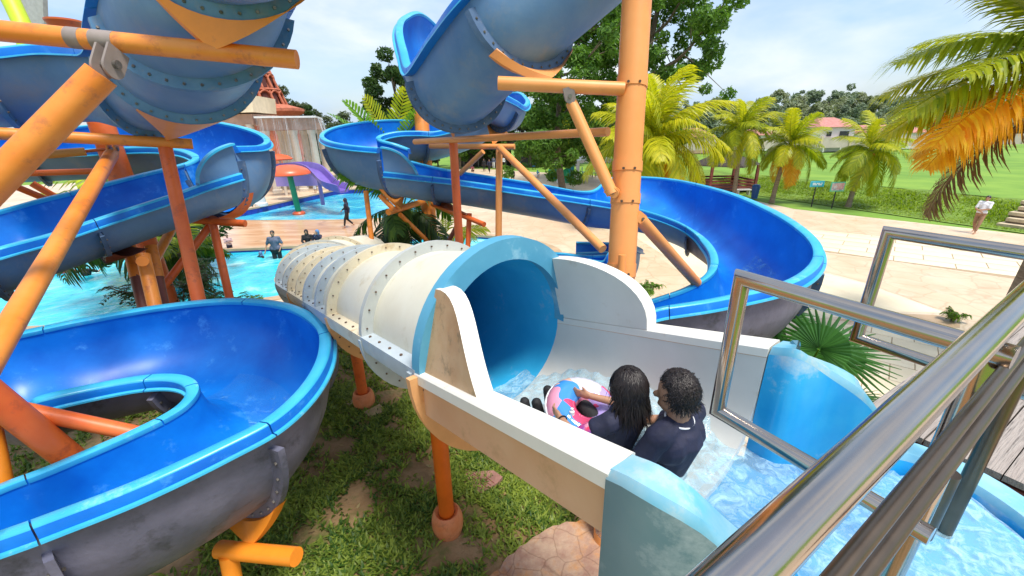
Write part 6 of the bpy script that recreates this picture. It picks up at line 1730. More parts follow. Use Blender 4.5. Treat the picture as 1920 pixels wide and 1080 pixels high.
# the near palm at the right edge
npx = (10.45, 7.888, 5.399)
np_ = thing('palm_tree', 'large palm at the right edge with orange dying fronds below green ones', 'palm tree', (npx[0], npx[1], 0))
link_mesh(MB().tube(catmull([(0, 0, -.1), (.1, 0, npx[2] * .5), (0, 0, npx[2])], 12), np.linspace(.24, .17, 12), 14).mesh('trunk', M['palm_trunk']), 'trunk', np_)
nf_ = [frond_mesh(3.7, 92, d_, .042, .95, sd, hang=h_) for d_, sd, h_ in ((.45, 1, .45), (.68, 2, .62), (.95, 3, .8), (1.25, 4, .9))]
for az_, el_, mk, mi, sc in ((60, 76, 'palm_green', 0, 1.0), (86, 66, 'palm_green', 0, 1.05), (108, 60, 'palm_yellow', 0, .95), (72, 54, 'palm_yellow', 0, 1.05), (93, 47, 'palm_green', 0, 1.08), (80, 38, 'palm_green', 1, 1.1), (98, 33, 'palm_green', 1, 1.02), (68, 30, 'palm_yellow', 1, 1.0), (88, 24, 'palm_green', 1, 1.08), (74, 17, 'palm_yellow', 1, 1.0),
                             (93, 14, 'palm_orange', 1, .98), (58, -22, 'palm_dead', 1, .9), (84, 4, 'palm_gold', 1, .90), (62, 4, 'palm_gold', 1, .80),
                            (20, 50, 'palm_green', 1, 1), (-40, 40, 'palm_green', 2, 1), (-100, 45, 'palm_green', 1, 1)  , (160, 40, 'palm_green', 2, 1), (200, 20, 'palm_green', 2, 1)):
    o = bpy.data.objects.new('frond', nf_[mi]); COL.objects.link(o); o.parent = np_; o.location = (0, 0, npx[2] - .05)
    o.rotation_euler = (Matrix.Rotation(R_(az_), 3, 'Z') @ Matrix.Rotation(R_(el_ - 22), 3, 'X')).to_euler(); o.scale = (sc, sc, sc)
    o.material_slots[0].link = 'OBJECT'; o.material_slots[0].material = M[mk]

# fan palm under the platform side
def fan_palm(label, base, leaves, seed):
    g = np.random.default_rng(seed); root = thing('fan_palm', label, 'palm tree', base)
    for (dx, dy, dz, rx, rz, R0) in leaves:
        nseg = 34; V_, F_ = [], []; o = 0
        for k in range(nseg):
            a = math.radians(-150 + 300 * (k + .5) / nseg); da = math.radians(300 / nseg) * .5
            L = R0 * (1 - .12 * abs(a) / 2.6) * g.uniform(.94, 1.04)
            c = np.array([math.sin(a), math.cos(a), 0]); sd = np.array([math.cos(a), -math.sin(a), 0])
            r1 = L * .48
            for (rr0, rr1, w0, w1, z0, z1) in ((.02, r1, .02 * da, r1 * math.tan(da), 0, .10 * R0 * .5), (r1, L, r1 * math.tan(da), .004, .05 * R0, -.16 * R0 * g.uniform(.6, 1.4))):
                p0, p1 = c * rr0 + [0, 0, z0], c * rr1 + [0, 0, z1]; up = np.array([0, 0, .018 * R0])
                V_.append(np.array([p0 - sd * w0, p0 + up, p0 + sd * w0, p1 - sd * w1, p1 + up * (1 if rr1 < L else .2), p1 + sd * w1])); F_ += [(o, o + 1, o + 4, o + 3), (o + 1, o + 2, o + 5, o + 4)]; o += 6
        me = fast_mesh('leaf', np.concatenate(V_), np.array(F_), M['fan_leaf'])
        ob = bpy.data.objects.new('leaf', me); COL.objects.link(ob); ob.parent = root
        ob.location = (dx, dy, dz); ob.rotation_euler = (Matrix.Rotation(rz, 3, 'Z') @ Matrix.Rotation(rx, 3, 'X')).to_euler()
        MB_ = MB().tube([(0, 0, 0), (dx * .5, dy * .5, dz * .65), (dx, dy, dz)], [.018, .014, .010], 6); link_mesh(MB_.mesh('stalk', M['leaf_light']), 'stalk', root)
    return root
M['fan_leaf'] = leaf_mat('fan_palm_leaf', (0.016, 0.075, 0.012), (0.05, 0.165, 0.03), .3, .35, 1.5)
fc = np.array((3.377, 4.039, 2.576))
fb = (fc[0] - .1, fc[1] + .3, 0.0)
fan_palm('dark green fan palm with pleated round leaves behind the blue tub wall', fb,
         [(.10, -.3, fc[2], .75, -.5, .62), (-.25, -.15, fc[2] + .02, .9, .9, .55), (.55, -.05, fc[2] - .30, .5, -1.1, .62), (.25, -.7, fc[2] - .45, .35, -2.0, .5), (-.4, .2, fc[2] - .2, .6, 1.4, .55), (.1, .3, fc[2] + .1, .5, 0, .5)], 3)
leafy_shrub('small bright green plant at the foot of the peach pillar', (4.037, 11.43, 0.15), .5, .35, 0, .035, 'leaf_light', 57, arch=7)
leafy_shrub('tuft of green by the paving below the steel frames', (11.529, 9.82, 0), .3, .25, 0, .03, 'leaf_light', 58, arch=5)

# ------------------------------------------------------------------ lawn bank, steps, hill
E0, E1 = np.array((15.787, 37.609, 0)[:2]), np.array((24.097, 17.627, 0)[:2])
ed = unit(np.append(E1 - E0, 0))[:2]; en = np.array([-ed[1], ed[0]])
if en[1] < 0: en = -en
M['bank'] = mat('bank_grass', (0.11, 0.19, 0.018), 0.95, col2=(0.18, 0.28, 0.03), scale=1.0, bump=0.9, bscale=9, stain=(0.05, 0.09, 0.015), stain_amt=.45, stain_scale=3, detail=10)
L_ = np.linalg.norm(E1 - E0)
prof = [(0.05, 0.03), (1.2, 0.06), (2.2, 0.10), (3.4, .30), (4.6, .54), (5.6, .66), (7.0, .70)]
rings = []
for u in np.linspace(-.25, 1.6, 60):
    rings.append(np.array([(*(E0 + ed * L_ * u + en * (d + .35 * math.sin(u * 23) * (0 if d < .5 else .4))), h + (0 if h < .1 else .05 * math.sin(u * 31 + d))) for d, h in prof]))
mb = MB().ring_sweep(rings, closed=False); o = mb.build('grass_bank', M['bank'], angle=180, kind='structure', recalc=False)
fl = [tuple(E0 + ed * L_ * -.25 + en * 6.9), tuple(E0 + ed * L_ * 1.6 + en * 6.9), tuple(E0 + ed * L_ * 1.6 + en * 120), tuple(E0 + ed * L_ * -.5 + en * 120)]
sheet('lawn', densify(fl, 20), [], 0.705, M['lawn_far'])
# grass blades on the bank
g_ = np.random.default_rng(9); nb_ = 26000
u_, d_ = g_.uniform(0.0, 1.35, nb_), g_.uniform(.3, 6.6, nb_)
hh = np.interp(d_, [p[0] for p in prof], [p[1] for p in prof])
bp = np.stack([E0[0] + ed[0] * L_ * u_ + en[0] * d_, E0[1] + ed[1] * L_ * u_ + en[1] * d_, hh - .02], 1)
a_ = g_.uniform(0, 6.28, nb_); hgt = g_.uniform(.05, .13, nb_) * np.where((d_ > 2) & (d_ < 5.4), 1.4, .6); wv = np.stack([np.cos(a_), np.sin(a_), 0 * a_], 1) * .05
tip = bp + np.stack([np.sin(a_) * .1, -np.cos(a_) * .1, hgt], 1)
vv = np.stack([bp - wv, bp + wv, tip + wv * .1, tip - wv * .1], 1).reshape(-1, 3)
M['bank_blade'] = leaf_mat('bank_blades', (0.10, 0.17, 0.012), (0.27, 0.36, 0.03), .4, .5, .8)
link_mesh(fast_mesh('tall_grass', vv, np.arange(nb_)[:, None] * 4 + [0, 1, 2, 3], M['bank_blade']), 'tall_grass', kind='stuff')

# stone steps at the right edge
st = thing('stone_steps', 'pile of flat cream stone steps at the right edge behind the palm', 'steps', (25.503, 20.721, 0))
M['step_stone'] = mat('cream_step_stone', (0.52, 0.42, 0.28), .8, var=.15, scale=3, bump=.4)
so = np.array((23.945, 20.235, 0)); 
for k in range(5):
    for j in range(3):
        c = so + np.append(ed, 0) * (.75 + j * 1.45 + .12 * (k % 2)) + np.append(en, 0) * (.45 + k * .42) + np.array([0, 0, .11 + k * .24])
        MB().box(c, 1.40, .75, .15, rot=np.stack([np.append(ed, 0), np.append(en, 0), [0, 0, 1.0]], 1)).build('step_slab', M['step_stone'], st, smooth=False)
        MB().box(c - [0, 0, .12], 1.36, .65, .09, rot=np.stack([np.append(ed, 0), np.append(en, 0), [0, 0, 1.0]], 1)).build('riser', M['bark'], st, smooth=False)

# hill and its trees
hx, hy = np.meshgrid(np.linspace(-160, 260, 50), np.linspace(95, 240, 22))
hz = 7.0 * np.exp(-((hx - 115) / 62) ** 2) * np.clip((hy - 100) / 60, 0, 1) + 2.0 * np.clip((hy - 100) / 60, 0, 1) - .3
hi = np.arange(hx.size).reshape(hx.shape); hq = np.stack([hi[:-1, :-1], hi[:-1, 1:], hi[1:, 1:], hi[1:, :-1]], -1).reshape(-1, 4)
link_mesh(fast_mesh('hill', np.stack([hx, hy, hz], -1).reshape(-1, 3), hq, M['bank'], smooth=True), 'hill', kind='structure')
g_ = np.random.default_rng(77)
def hill_z(x, y): return 7.0 * math.exp(-((x - 115) / 62) ** 2) * min(1, max(0, (y - 100) / 60)) + 2.0 * min(1, max(0, (y - 100) / 60)) - .3
protos = []
for k in range(4):
    protos.append(broad_tree('grey green tree on the far wooded hill', (60 + k * 9, 128, hill_z(60 + k * 9, 128)), 8.0, 4.4, 2600, .50, 'hill_leaf' if k % 2 == 0 else 'hill_leaf2', 90 + k, crown_from=.15, trunk_r=.2, group='trees on the far hill', clumps=16, limb_n=5))
for k in range(60):
    row = k % 3; x = 34 + (k // 3) * 6.1 + g_.normal(0, 1.6); y = 112 + row * 17 + g_.normal(0, 3)
    c = copy_tree(protos[k % 4]); c.location = (x, y, hill_z(x, y)); s = g_.uniform(.7, 1.15); c.scale = (s, s, s * g_.uniform(.85, 1.1)); c.rotation_euler.z = g_.uniform(0, 6.28)
# row of trees closing the view at the left and centre
tp = [broad_tree('leafy tree in the belt beyond the far deck', (-2 + 5 * k, 62, 0), 8.5, 3.4, 4200, .32, ('leaf_mid', 'leaf_dark', 'leaf_olive')[k], 110 + k, crown_from=.12, trunk_r=.2, group='tree belt beyond the far deck', clumps=20, limb_n=6) for k in range(3)]
for k in range(16):
    c = copy_tree(tp[k % 3]); x = -52 + k * 5.0 + g_.normal(0, 1); c.location = (x, 66 + g_.normal(0, 3), 0); s = g_.uniform(.6, .95) * (.8 if x < -12 else 1.1); c.scale = (s, s, s); c.rotation_euler.z = g_.uniform(0, 6.28)

# ------------------------------------------------------------------ buildings, pavilion, furniture
M['brick'] = mat('terracotta_brick', (0.40, 0.10, 0.05), .8, col2=(0.52, 0.17, 0.09), scale=3, bump=.4, stain=(0.2, 0.06, .04), stain_amt=.3, stain_scale=2)
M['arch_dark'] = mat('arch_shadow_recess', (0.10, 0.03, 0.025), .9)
M['render_cream'] = mat('cream_render', (0.62, 0.50, 0.34), .8, var=.08, scale=2, bump=.1)
M['concrete_col'] = mat('stone_column', (0.60, 0.50, 0.39), .75, col2=(0.68, 0.60, 0.49), scale=2, bump=.3, stain=(.42, .34, .27), stain_amt=.25, stain_scale=2)
M['pink_wall'] = mat('faded_pink_wall', (0.46, 0.30, 0.23), .8, var=.15, scale=1.5, bump=.2)
M['purple_frp'] = mat('purple_gelcoat', (0.17, 0.10, 0.40), .35, var=.08, scale=2)
M['lilac_frp'] = mat('lilac_gelcoat', (0.30, 0.21, 0.48), .35, var=.06, scale=2)
M['mush_red'] = mat('orange_red_dome', (0.74, 0.115, 0.04), .35, var=.07, scale=1.5)
M['mush_green'] = mat('green_post_paint', (0.01, 0.26, 0.12), .4, var=.1, scale=3, stain=(.02, .10, .05), stain_amt=.3, stain_scale=6)
M['roof_red'] = mat('red_roof_tile', (0.46, 0.19, 0.16), .8, var=.15, scale=2, bump=.3)
M['roof_brown'] = mat('brown_roof_tile', (0.30, 0.13, 0.09), .8, var=.15, scale=2, bump=.3)
M['white_wall'] = mat('white_plaster', (0.72, 0.71, 0.68), .8, var=.05, scale=1)
M['window_dark'] = mat('dark_window', (0.03, 0.035, 0.045), .15)
M['thatch'] = mat('dark_thatch', (0.06, 0.05, 0.045), .95, var=.3, scale=5, bump=.6)
M['red_wood'] = mat('red_timber', (0.22, 0.055, 0.045), .7, var=.2, scale=4)
M['canvas'] = mat('white_canvas', (0.72, 0.71, 0.68), .7, var=.05, scale=2)
M['turq'] = mat('turquoise_gelcoat', (0.02, 0.42, 0.46), .35, var=.1, scale=2)
M['emerald'] = mat('emerald_gelcoat', (0.02, 0.40, 0.16), .35, var=.1, scale=2)
M['kiosk_green'] = mat('kiosk_green_paint', (0.12, 0.22, 0.02), .6, var=.1)
M['kiosk_orange'] = mat('kiosk_orange_paint', (0.78, 0.27, 0.02), .6, var=.1)
M['lime'] = mat('lime_paint', (0.50, 0.62, 0.02), .5, var=.05)
M['sign_black'] = mat('black_post_paint', (0.02, 0.02, 0.025), .5)
M['bin_blue'] = mat('blue_bin_plastic', (0.02, 0.10, 0.36), .4)

# leaning brick tower in tiers of arches
tb = np.array((-29.301, 53.773, 5.718)); tbase = Vector((tb[0], tb[1], 0))
tower_o = thing('tower', 'red brick tower of tapering arched tiers behind the waterfall pavilion', 'tower', tuple(tbase))
z = 7.9; r = 3.75
link_mesh(MB().lathe((0, 0, 0), [(4.2, 0), (4.2, 6.6), (5.4, 7.0), (5.4, 7.3), (3.9, 7.9)], 28).mesh('plinth', M['brick'], angle=30), 'plinth', tower_o)
for k in range(6):
    h = 1.8 - k * .05; r2 = r - .40
    core = link_mesh(MB().lathe((0, 0, z), [(r * .86, 0), (r2 * .86, h)], 26).mesh('tier', M['brick'], angle=30), 'tier', tower_o)
    mb = MB()
    mb.lathe((0, 0, z + h - .30), [(r2 * .86, 0), (r2 + .12, .06), (r2 + .16, .16), (r2 + .06, .28), (r2 * .86, .30)], 28)
    link_mesh(mb.mesh('cornice', M['brick'], angle=30), 'cornice', core)
    n = 16; mb = MB()
    for j in range(n):
        a = 2 * math.pi * (j + .5 * (k % 2)) / n; ca, sa = math.cos(a), math.sin(a)
        mb.tube([(r * .97 * ca, r * .97 * sa, z), (r2 * .99 * ca, r2 * .99 * sa, z + h - .3)], .15 - k * .006, 7)
        # arch head between neighbouring shafts
        b = 2 * math.pi / n; pts = []
        for t in np.linspace(0, 1, 7):
            aa = a + b * t; rr = (r * .3 + r2 * .7) * .985; pts.append((rr * math.cos(aa), rr * math.sin(aa), z + h * .62 + .22 * h * math.sin(math.pi * t)))
        mb.tube(pts, .10, 6)
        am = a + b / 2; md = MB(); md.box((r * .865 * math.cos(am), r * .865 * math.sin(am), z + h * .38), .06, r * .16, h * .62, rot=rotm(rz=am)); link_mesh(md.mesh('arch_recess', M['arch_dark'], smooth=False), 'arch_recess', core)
    link_mesh(mb.mesh('arcade', M['brick'], angle=50), 'arcade', core)
    z += h; r = r2
link_mesh(MB().lathe((0, 0, z), [(r * .8, 0), (r * .7, 1.5), (r * .2, 2.2), (.02, 2.4)], 20).mesh('top_cap', M['brick']), 'top_cap', tower_o)
tower_o.rotation_euler = (0, R_(-6), 0)

# cream canopy block left of the tower
c0 = np.array((-24.396, 39.148, 6.628))
cb = thing('canopy_roof', 'cream wedge shaped canopy roof left of the brick tower', 'canopy', (c0[0], c0[1], 0))
A = [np.array((-26.564, 39.179, 6.711)), np.array((-22.085, 39.213, 6.802)), np.array((-22.194, 39.737, 8.186)), np.array((-24.136, 39.685, 8.048))]
back = np.array([-.6, 5.0, 0])
mb = MB(); vs = [*A, *[p + back for p in A]]; mb.add(vs, [(0, 1, 2, 3), (4, 7, 6, 5), (0, 4, 5, 1), (1, 5, 6, 2), (2, 6, 7, 3), (3, 7, 4, 0)])
mb.build('roof_block', M['render_cream'], cb, smooth=False, recalc=True)
B_ = [np.array((-26.58, 39.596, 6.682)), np.array((-22.564, 39.634, 6.784))]
mb = MB(); mb.box((B_[0] + B_[1]) / 2 + [0, 2.4, -.5], np.linalg.norm(B_[1] - B_[0]), 4.6, .9); mb.build('soffit_wall', M['pink_wall'], cb, smooth=False)
for px in (0, 1):
    p = (B_[0], B_[1])[px] + [(.5, -.5)[px], .3, -.95]
    MB().tube([p, (p[0], p[1], 0)], .34, 14).build('column', M['concrete_col'], cb)

# waterfall pavilion: stone columns, beam and a curtain of falling water
pa, pb_ = np.array((-21.428, 38.092, 6.665)), np.array((-16.837, 39.488, 6.115))
pv = thing('pavilion', 'stone column pavilion with water falling from its roof edge', 'pavilion', ((pa[0] + pb_[0]) / 2, pa[1], 0))
pd = unit(pb_ - pa); plen = np.linalg.norm((pb_ - pa)[:2]); pz = (pa[2] + pb_[2]) / 2
pd2 = unit(np.array([pd[0], pd[1], 0])); pn = np.array([-pd2[1], pd2[0], 0])
if pn[1] < 0: pn = -pn
def pp(u, v, z): q = pa + pd2 * u * plen + pn * v; return np.array([q[0], q[1], z])
rot_p = np.stack([pd2, pn, [0, 0, 1.0]], 1)
MB().box(pp(.5, 2.2, pz - .06), plen, 5.2, .14, rot=rot_p).build('roof_slab', M['canvas'], pv, smooth=False)
MB().box(pp(.5, 2.4, pz - .62), plen * .96, 4.4, .95, rot=rot_p).build('beam', M['pink_wall'], pv, smooth=False)
for u, v in ((.09, .5), (.55, .5), (.86, .5), (.20, 4.2), (.62, 4.2), (.93, 4.2), (.36, 2.6)):
    b = pp(u, v, 0); MB().lathe((b[0], b[1], 0), [(.42, 0), (.42, .25), (.33, .3), (.29, pz - 1.5), (.36, pz - 1.35), (.40, pz - 1.12)], 16).build('column', M['concrete_col'], pv, angle=30)
# water streams: thin irregular sheets and droplet strings
g_ = np.random.default_rng(3); mb = MB()
for k in range(46):
    u = g_.uniform(0, 1); v = -.42 + g_.normal(0, .06); w = g_.uniform(.005, .012); z0, z1 = pz - .1, g_.uniform(.2, pz * .5); n = 9
    zs = np.linspace(z0, z1, n); mb.tube([pp(u, v - .25 * (1 - (zz - z1) / (z0 - z1)) ** .5, zz) + [g_.normal(0, .012), 0, 0] for zz in zs], w * np.linspace(.6, 1.3, n) * g_.uniform(.6, 1.3, n), 6)
for k in range(22):
    v = g_.uniform(-.3, 4.6); w = g_.uniform(.005, .012); zs = np.linspace(pz - .1, g_.uniform(.2, pz * .5), 9); mb.tube([pp(1.02 + .02 * t, v, zz) for t, zz in enumerate(zs)], w, 6)
m = bpy.data.materials.new('falling_water'); m.use_nodes = True; b = m.node_tree.nodes["Principled BSDF"]
b.inputs["Base Color"].default_value = (.80, .86, .90, 1); b.inputs["Roughness"].default_value = .2; b.inputs["Alpha"].default_value = .38
mb.build('falling_water', m, None, kind='stuff')
wl_ = thing('wall', 'low cream wall between the pavilion columns', 'wall', tuple(pp(.5, 3.2, 0)))
MB().box(pp(.5, 3.4, .55), plen * 1.15, .3, 1.1, rot=rot_p).build('wall_body', M['render_cream'], wl_, smooth=False)

# white statue-like pedestal by the far pool
q = (-18.464, 31.197, 0)
ped = thing('pedestal', 'white stone pedestal with a dark tap at the corner of the far pool', 'pedestal', q)
MB().lathe(q, [(.42, 0), (.42, .2), (.34, .28), (.30, 1.2), (.38, 1.3), (.34, 1.4), (.22, 1.5), (.25, 2.0), (.05, 2.25)], 12).build('shaft', M['white_wall'], ped, angle=30)
MB().tube([np.array(q) + [-.55, -.25, 0], np.array(q) + [-.5, -.25, 1.5]], .05, 8).build('pipe', M['sign_black'], ped)

# mushroom fountain
q = np.array((-15.071, 29.707, -0.42))
mu = thing('mushroom_fountain', 'orange red mushroom fountain on a green post in the far pool', 'fountain', tuple(q))
MB().lathe(q, [(.42, -.1), (.42, .12), (.36, .2), (.2, .22)], 22).build('foot', M['mush_red'], mu, angle=30)
MB().tube([q + [0, 0, .1], q + [-.14, 0, 3.1]], .19, 16).build('post', M['mush_green'], mu)
top = q + [-.16, 0, 2.72]
MB().lathe(top, [(.1, .05), (1.30, .0), (1.41, .06), (1.40, .16), (1.22, .36), (.9, .54), (.5, .66), (.04, .70)], 36).build('dome', M['mush_red'], mu, angle=60)

# purple slide beyond the far pool
ps_ = thing('play_slide', 'purple and lilac curved play slide beside the mushroom fountain', 'play slide', (-19.993, 44.964, 0))
path = [np.array((-18.768, 34.317, 2.343)), np.array((-16.227, 33.322, 2.538)), np.array((-14.376, 31.67, 2.409)), np.array((-13.31, 30.44, 1.985)), np.array((-12.415, 29.517, 1.526)), np.array((-11.338, 28.998, 1.284))]
pth = catmull(path, 30); T = np.gradient(pth, axis=0); T /= np.linalg.norm(T, axis=1)[:, None]
rings = []
for i in range(30):
    s = unit(np.cross(T[i], [0, 0, 1.0])); up = np.array([0, 0, 1.0]); w = .45
    rings.append(np.array([pth[i] - s * (w + .12) + up * .40, pth[i] - s * w + up * .40, pth[i] - s * w * .7, pth[i] + s * w * .7, pth[i] + s * w + up * .40, pth[i] + s * (w + .12) + up * .40, pth[i] + s * (w * .8) - up * .15, pth[i] - s * (w * .8) - up * .15]))
MB().ring_sweep(rings, True, True).build('trough', M['purple_frp'], ps_, angle=40, recalc=True)
MB().box((pth[0] + pth[10]) / 2 + [0, .9, -.5], 3.2, 1.0, 1.6).build('side_wall', M['lilac_frp'], ps_, smooth=False)
mb = MB(); c = np.array((-19.351, 36.68, 2.933)); mb.lathe(c, [(1.0, 0), (1.05, .1), (.7, .35), (.05, .5)], 20); mb.build('canopy', M['mush_red'], ps_, angle=40)
MB().tube([c, (c[0], c[1], 0)], .12, 8).build('post', M['concrete_col'], ps_)
MB().tube([pth[14] - [0, 0, .15], (pth[14][0], pth[14][1], 0)], .14, 10).build('post', M['lilac_frp'], ps_)

# lime frame at the top left, on a grey roof
li = thing('shade_structure', 'lime green curved post and grey panel at the top left corner', 'shade structure', (-28.311, 28.088, 11.308))
MB().tube([np.array((-29.063, 28.965, 13.624)), np.array((-28.595, 28.526, 12.464)), np.array((-28.005, 28.064, 11.245)), np.array((-27.436, 27.21, 8.989))], .42, 14).build('post', M['lime'], li)
p0 = np.array((-29.931, 30.542, 12.14)); MB().box(p0 + [0, .4, .2], 1.5, .3, 3.2, rot=rotm(ry=.35)).build('panel', mat('grey_sheet', (.42, .42, .42), .6, var=.1), li, smooth=False)
leg0 = np.array((-27.436, 27.21, 8.989)); MB().tube([leg0, (leg0[0] + .4, leg0[1], 0)], .3, 12).build('leg', M['lime'], li)

# marquee
q = np.array((7.213, 43.755, 0)); w = 2.6
mq = thing('marquee', 'small white marquee with a peaked canvas roof and scalloped edge', 'marquee', tuple(q))
rings = []
for k in range(9):
    t = k / 8; s = w * (1 - t) ** 1.0 * (1 - .18 * math.sin(math.pi * t)); z = 2.15 + 1.45 * t
    rr = []
    for (a, b) in ((-1, -1), (1, -1), (1, 1), (-1, 1)):
        for u in np.linspace(0, 1, 9)[:-1]:
            n2 = {(-1, -1): (1, -1), (1, -1): (1, 1), (1, 1): (-1, 1), (-1, 1): (-1, -1)}[(a, b)]
            rr.append(q + np.array([(a + (n2[0] - a) * u) * s, (b + (n2[1] - b) * u) * s, z + .03 * math.cos(u * 25)]))
    rings.append(np.array(rr))
mb = MB(); mb.ring_sweep(rings, True)
va = []
for i in range(len(rings[0]) * 2):
    p, p2 = rings[0][(i // 2) % len(rings[0])], rings[0][(i // 2 + 1) % len(rings[0])]; m_ = p if i % 2 == 0 else (p + p2) / 2
    va.append((m_, m_ - [0, 0, .30 if i % 2 else .20]))
mb.ring_sweep([np.array([a for a, _ in va]), np.array([b for _, b in va])], True); mb.build('canvas_roof', M['canvas'], mq, angle=30)
for a in (-1, 1):
    for b in (-1, 1):
        MB().tube([q + [a * w * .97, b * w * .97, 0], q + [a * w * .97, b * w * .97, 2.2]], .05, 8).build('pole', M['white_wall'], mq)
for a in (-.97, -.3):
    MB().tube([q + [a * w, -w * .97, 2.1], q + [a * w + .12, -w * .97, 1.1], q + [a * w, -w * .97, .1]], [.28, .13, .2], 8).build('tied_curtain', M['canvas'], mq)

# green and orange kiosk
q = np.array((4.777, 61.981, 0))
kk_ = thing('kiosk', 'low green kiosk with orange end wall beside the marquee', 'kiosk', tuple(q))
MB().box(q + [-2.1, 2, 1.5], 3.8, 3.6, 3.0).build('wall', M['kiosk_green'], kk_, smooth=False)
MB().box(q + [.45, 1.6, 1.1], 1.25, 3.0, 2.2).build('end_wall', M['kiosk_orange'], kk_, smooth=False)
MB().box(q + [-2.6, 1.6, 3.2], 6.6, 6.0, .35).build('roof', M['thatch'], kk_, smooth=False)
MB().box(q + [-2.6, .19, 1.3], 1.0, .06, 1.5).build('window', M['window_dark'], kk_, smooth=False)
MB().box(q + [-8.5, 2.4, 1.5], 8.0, .3, 3.0).build('back_wall', M['thatch'], kk_, smooth=False)
for i in range(4): MB().tube([q + [-5.2 - 2 * i, -.6, 0], q + [-5.2 - 2 * i, -.6, 3.1]], .09, 8).build('post', M['window_dark'], kk_)

# turquoise ride-on animals, simple rounded bodies
for px, py, lab in ((1040, 338, 'turquoise and green ride-on play figure left of the other one'), (1066, 342, 'turquoise and green ride-on play figure right in front of the marquee')):
    q = np.array({1040: (4.634, 44.203, 0), 1066: (5.79, 42.115, 0)}[px]); rf = thing('play_figure', lab, 'play figure', tuple(q), 'turquoise play figures')
    MB().ball(q + [0, 0, .75], (.55, .4, .75), 14, 10).build('body', M['turq'], rf); MB().ball(q + [.25, -.05, 1.35], (.28, .26, .45), 12, 9).build('head', M['turq'], rf)
    MB().ball(q + [-.35, -.3, .85], (.38, .28, .5), 12, 9).build('wing', M['emerald'], rf); MB().lathe(q, [(.55, 0), (.5, .15), (.2, .2)], 16).build('base', M['emerald'], rf)

# tables and chairs in the shade near the kiosk
g_ = np.random.default_rng(12); tp_ = None
def small_table():
    r0 = thing('table', 'small dark round table in the shade near the kiosk', 'table', (0, 0, 0), 'cafe tables by the kiosk')
    MB().lathe((0, 0, 0), [(.45, .72), (.45, .75), (.02, .76)], 14).build('table_top', M['window_dark'], r0); MB().tube([(0, 0, 0), (0, 0, .72)], .04, 8).build('leg', M['window_dark'], r0)
    return r0
def small_chair():
    r0 = thing('chair', 'plain dark chair in the shade near the kiosk', 'chair', (0, 0, 0), 'cafe chairs by the kiosk')
    MB().box((0, 0, .43), .42, .42, .05).build('seat', M['bin_blue'], r0, smooth=False); MB().box((0, .2, .72), .42, .05, .5).build('backrest', M['bin_blue'], r0, smooth=False)
    for a in (-.17, .17):
        for b in (-.17, .17): MB().tube([(a, b, 0), (a, b, .42)], .02, 6).build('leg', M['window_dark'], r0)
    return r0
t0, c0 = small_table(), small_chair()
spots = [(2.432, 57.269, 0), (9.033, 47.69, 0), (9.949, 46.384, 0), (10.926, 45.126, 0)]
for i, s in enumerate(spots):
    t = t0 if i == 0 else copy_tree(t0); t.location = s
    for j in range(2):
        c = c0 if (i == 0 and j == 0) else copy_tree(c0); c.location = (s[0] + (.8 if j else -.8), s[1] + .1, 0); c.rotation_euler.z = (-1.5 if j else 1.5)

# gazebo on the verge
q = np.array((17.231, 34.584, 0.3)); q[2] = .25
gb = thing('gazebo', 'dark roofed gazebo with red timber posts at the edge of the lawn', 'gazebo', tuple(q))
w = 1.75
MB().lathe(q, [(w * 1.65, 1.75), (w * 1.6, 1.86), (w * .9, 2.35), (.25, 2.95), (.05, 3.05)], 4).build('roof', M['thatch'], gb, angle=20)
for a in (-1, 1):
    for b in (-1, 1): MB().box(q + [a * w, b * w, .9], .18, .18, 1.9).build('post', M['red_wood'], gb, smooth=False)
for k in range(3):
    for s in ((0, -1), (0, 1)): MB().box(q + [0, s[1] * w, .25 + k * .22], w * 1.9, .07, .13).build('rail', M['red_wood'], gb, smooth=False)
    for s in (-1, 1): MB().box(q + [s * w, 0, .25 + k * .22], .07, w * 1.9, .13).build('rail', M['red_wood'], gb, smooth=False)
MB().box(q + [0, 0, .02], w * 2.1, w * 2.1, .14).build('floor', M['red_wood'], gb, smooth=False)

# two signboards on black posts
def sign(q, w, h, ph, label, mats, kind):
    q = np.array(q); s = thing('signboard', label, 'sign', tuple(q), 'signboards on the verge')
    MB().tube([q, q + [0, 0, ph + h * .6]], .035, 8).build('post', M['sign_black'], s)
    MB().box(q + [0, -.05, ph + h / 2], w, .05, h).build('board', mats[0], s, smooth=False)
    mb = MB(); mb.box(q + [0, -.082, ph + h / 2], w * .88, .012, h * .78); mb.build('print', mats[1], s, smooth=False)
    if kind:
        mb = MB()
        for i, (x, z_, ww) in enumerate(((-.25, .12, .22), (0.05, .1, .25), (.3, .13, .12), (-.2, -.12, .3), (.18, -.14, .28))): mb.box(q + [x * w, -.092, ph + h / 2 + z_ * h], ww * w, .008, h * .14)
        mb.build('lettering', M['white_wall'], s, smooth=False, kind='stuff')
M['sign_cyan'] = mat('cyan_sign_paint', (0.02, 0.36, 0.50), .4); M['sign_aqua'] = mat('pale_aqua_sign_paint', (0.10, 0.48, 0.58), .4); M['sign_green'] = mat('mint_sign_paint', (0.10, 0.50, 0.34), .4)
M['sign_mix'] = mat('mixed_photo_print', (0.60, 0.25, 0.25), .4, col2=(0.62, 0.60, 0.58), scale=6, detail=2, stain=(.10, .25, .40), stain_amt=.4, stain_scale=5)
sign((19.04, 26.32, 0.03), .86, .36, 1.25, 'wide turquoise signboard with white lettering, left one of two on the verge', (M['sign_aqua'], M['sign_cyan']), True)
sign((19.841, 25.654, 0.03), .84, .56, 1.05, 'mint green framed signboard with a pink picture print, right one of two on the verge', (M['sign_green'], M['sign_mix']), False)
q = np.array((17.38, 29.875, 0.06)); bn = thing('litter_bin', 'blue litter bin beside the gazebo at the lawn edge', 'bin', tuple(q))
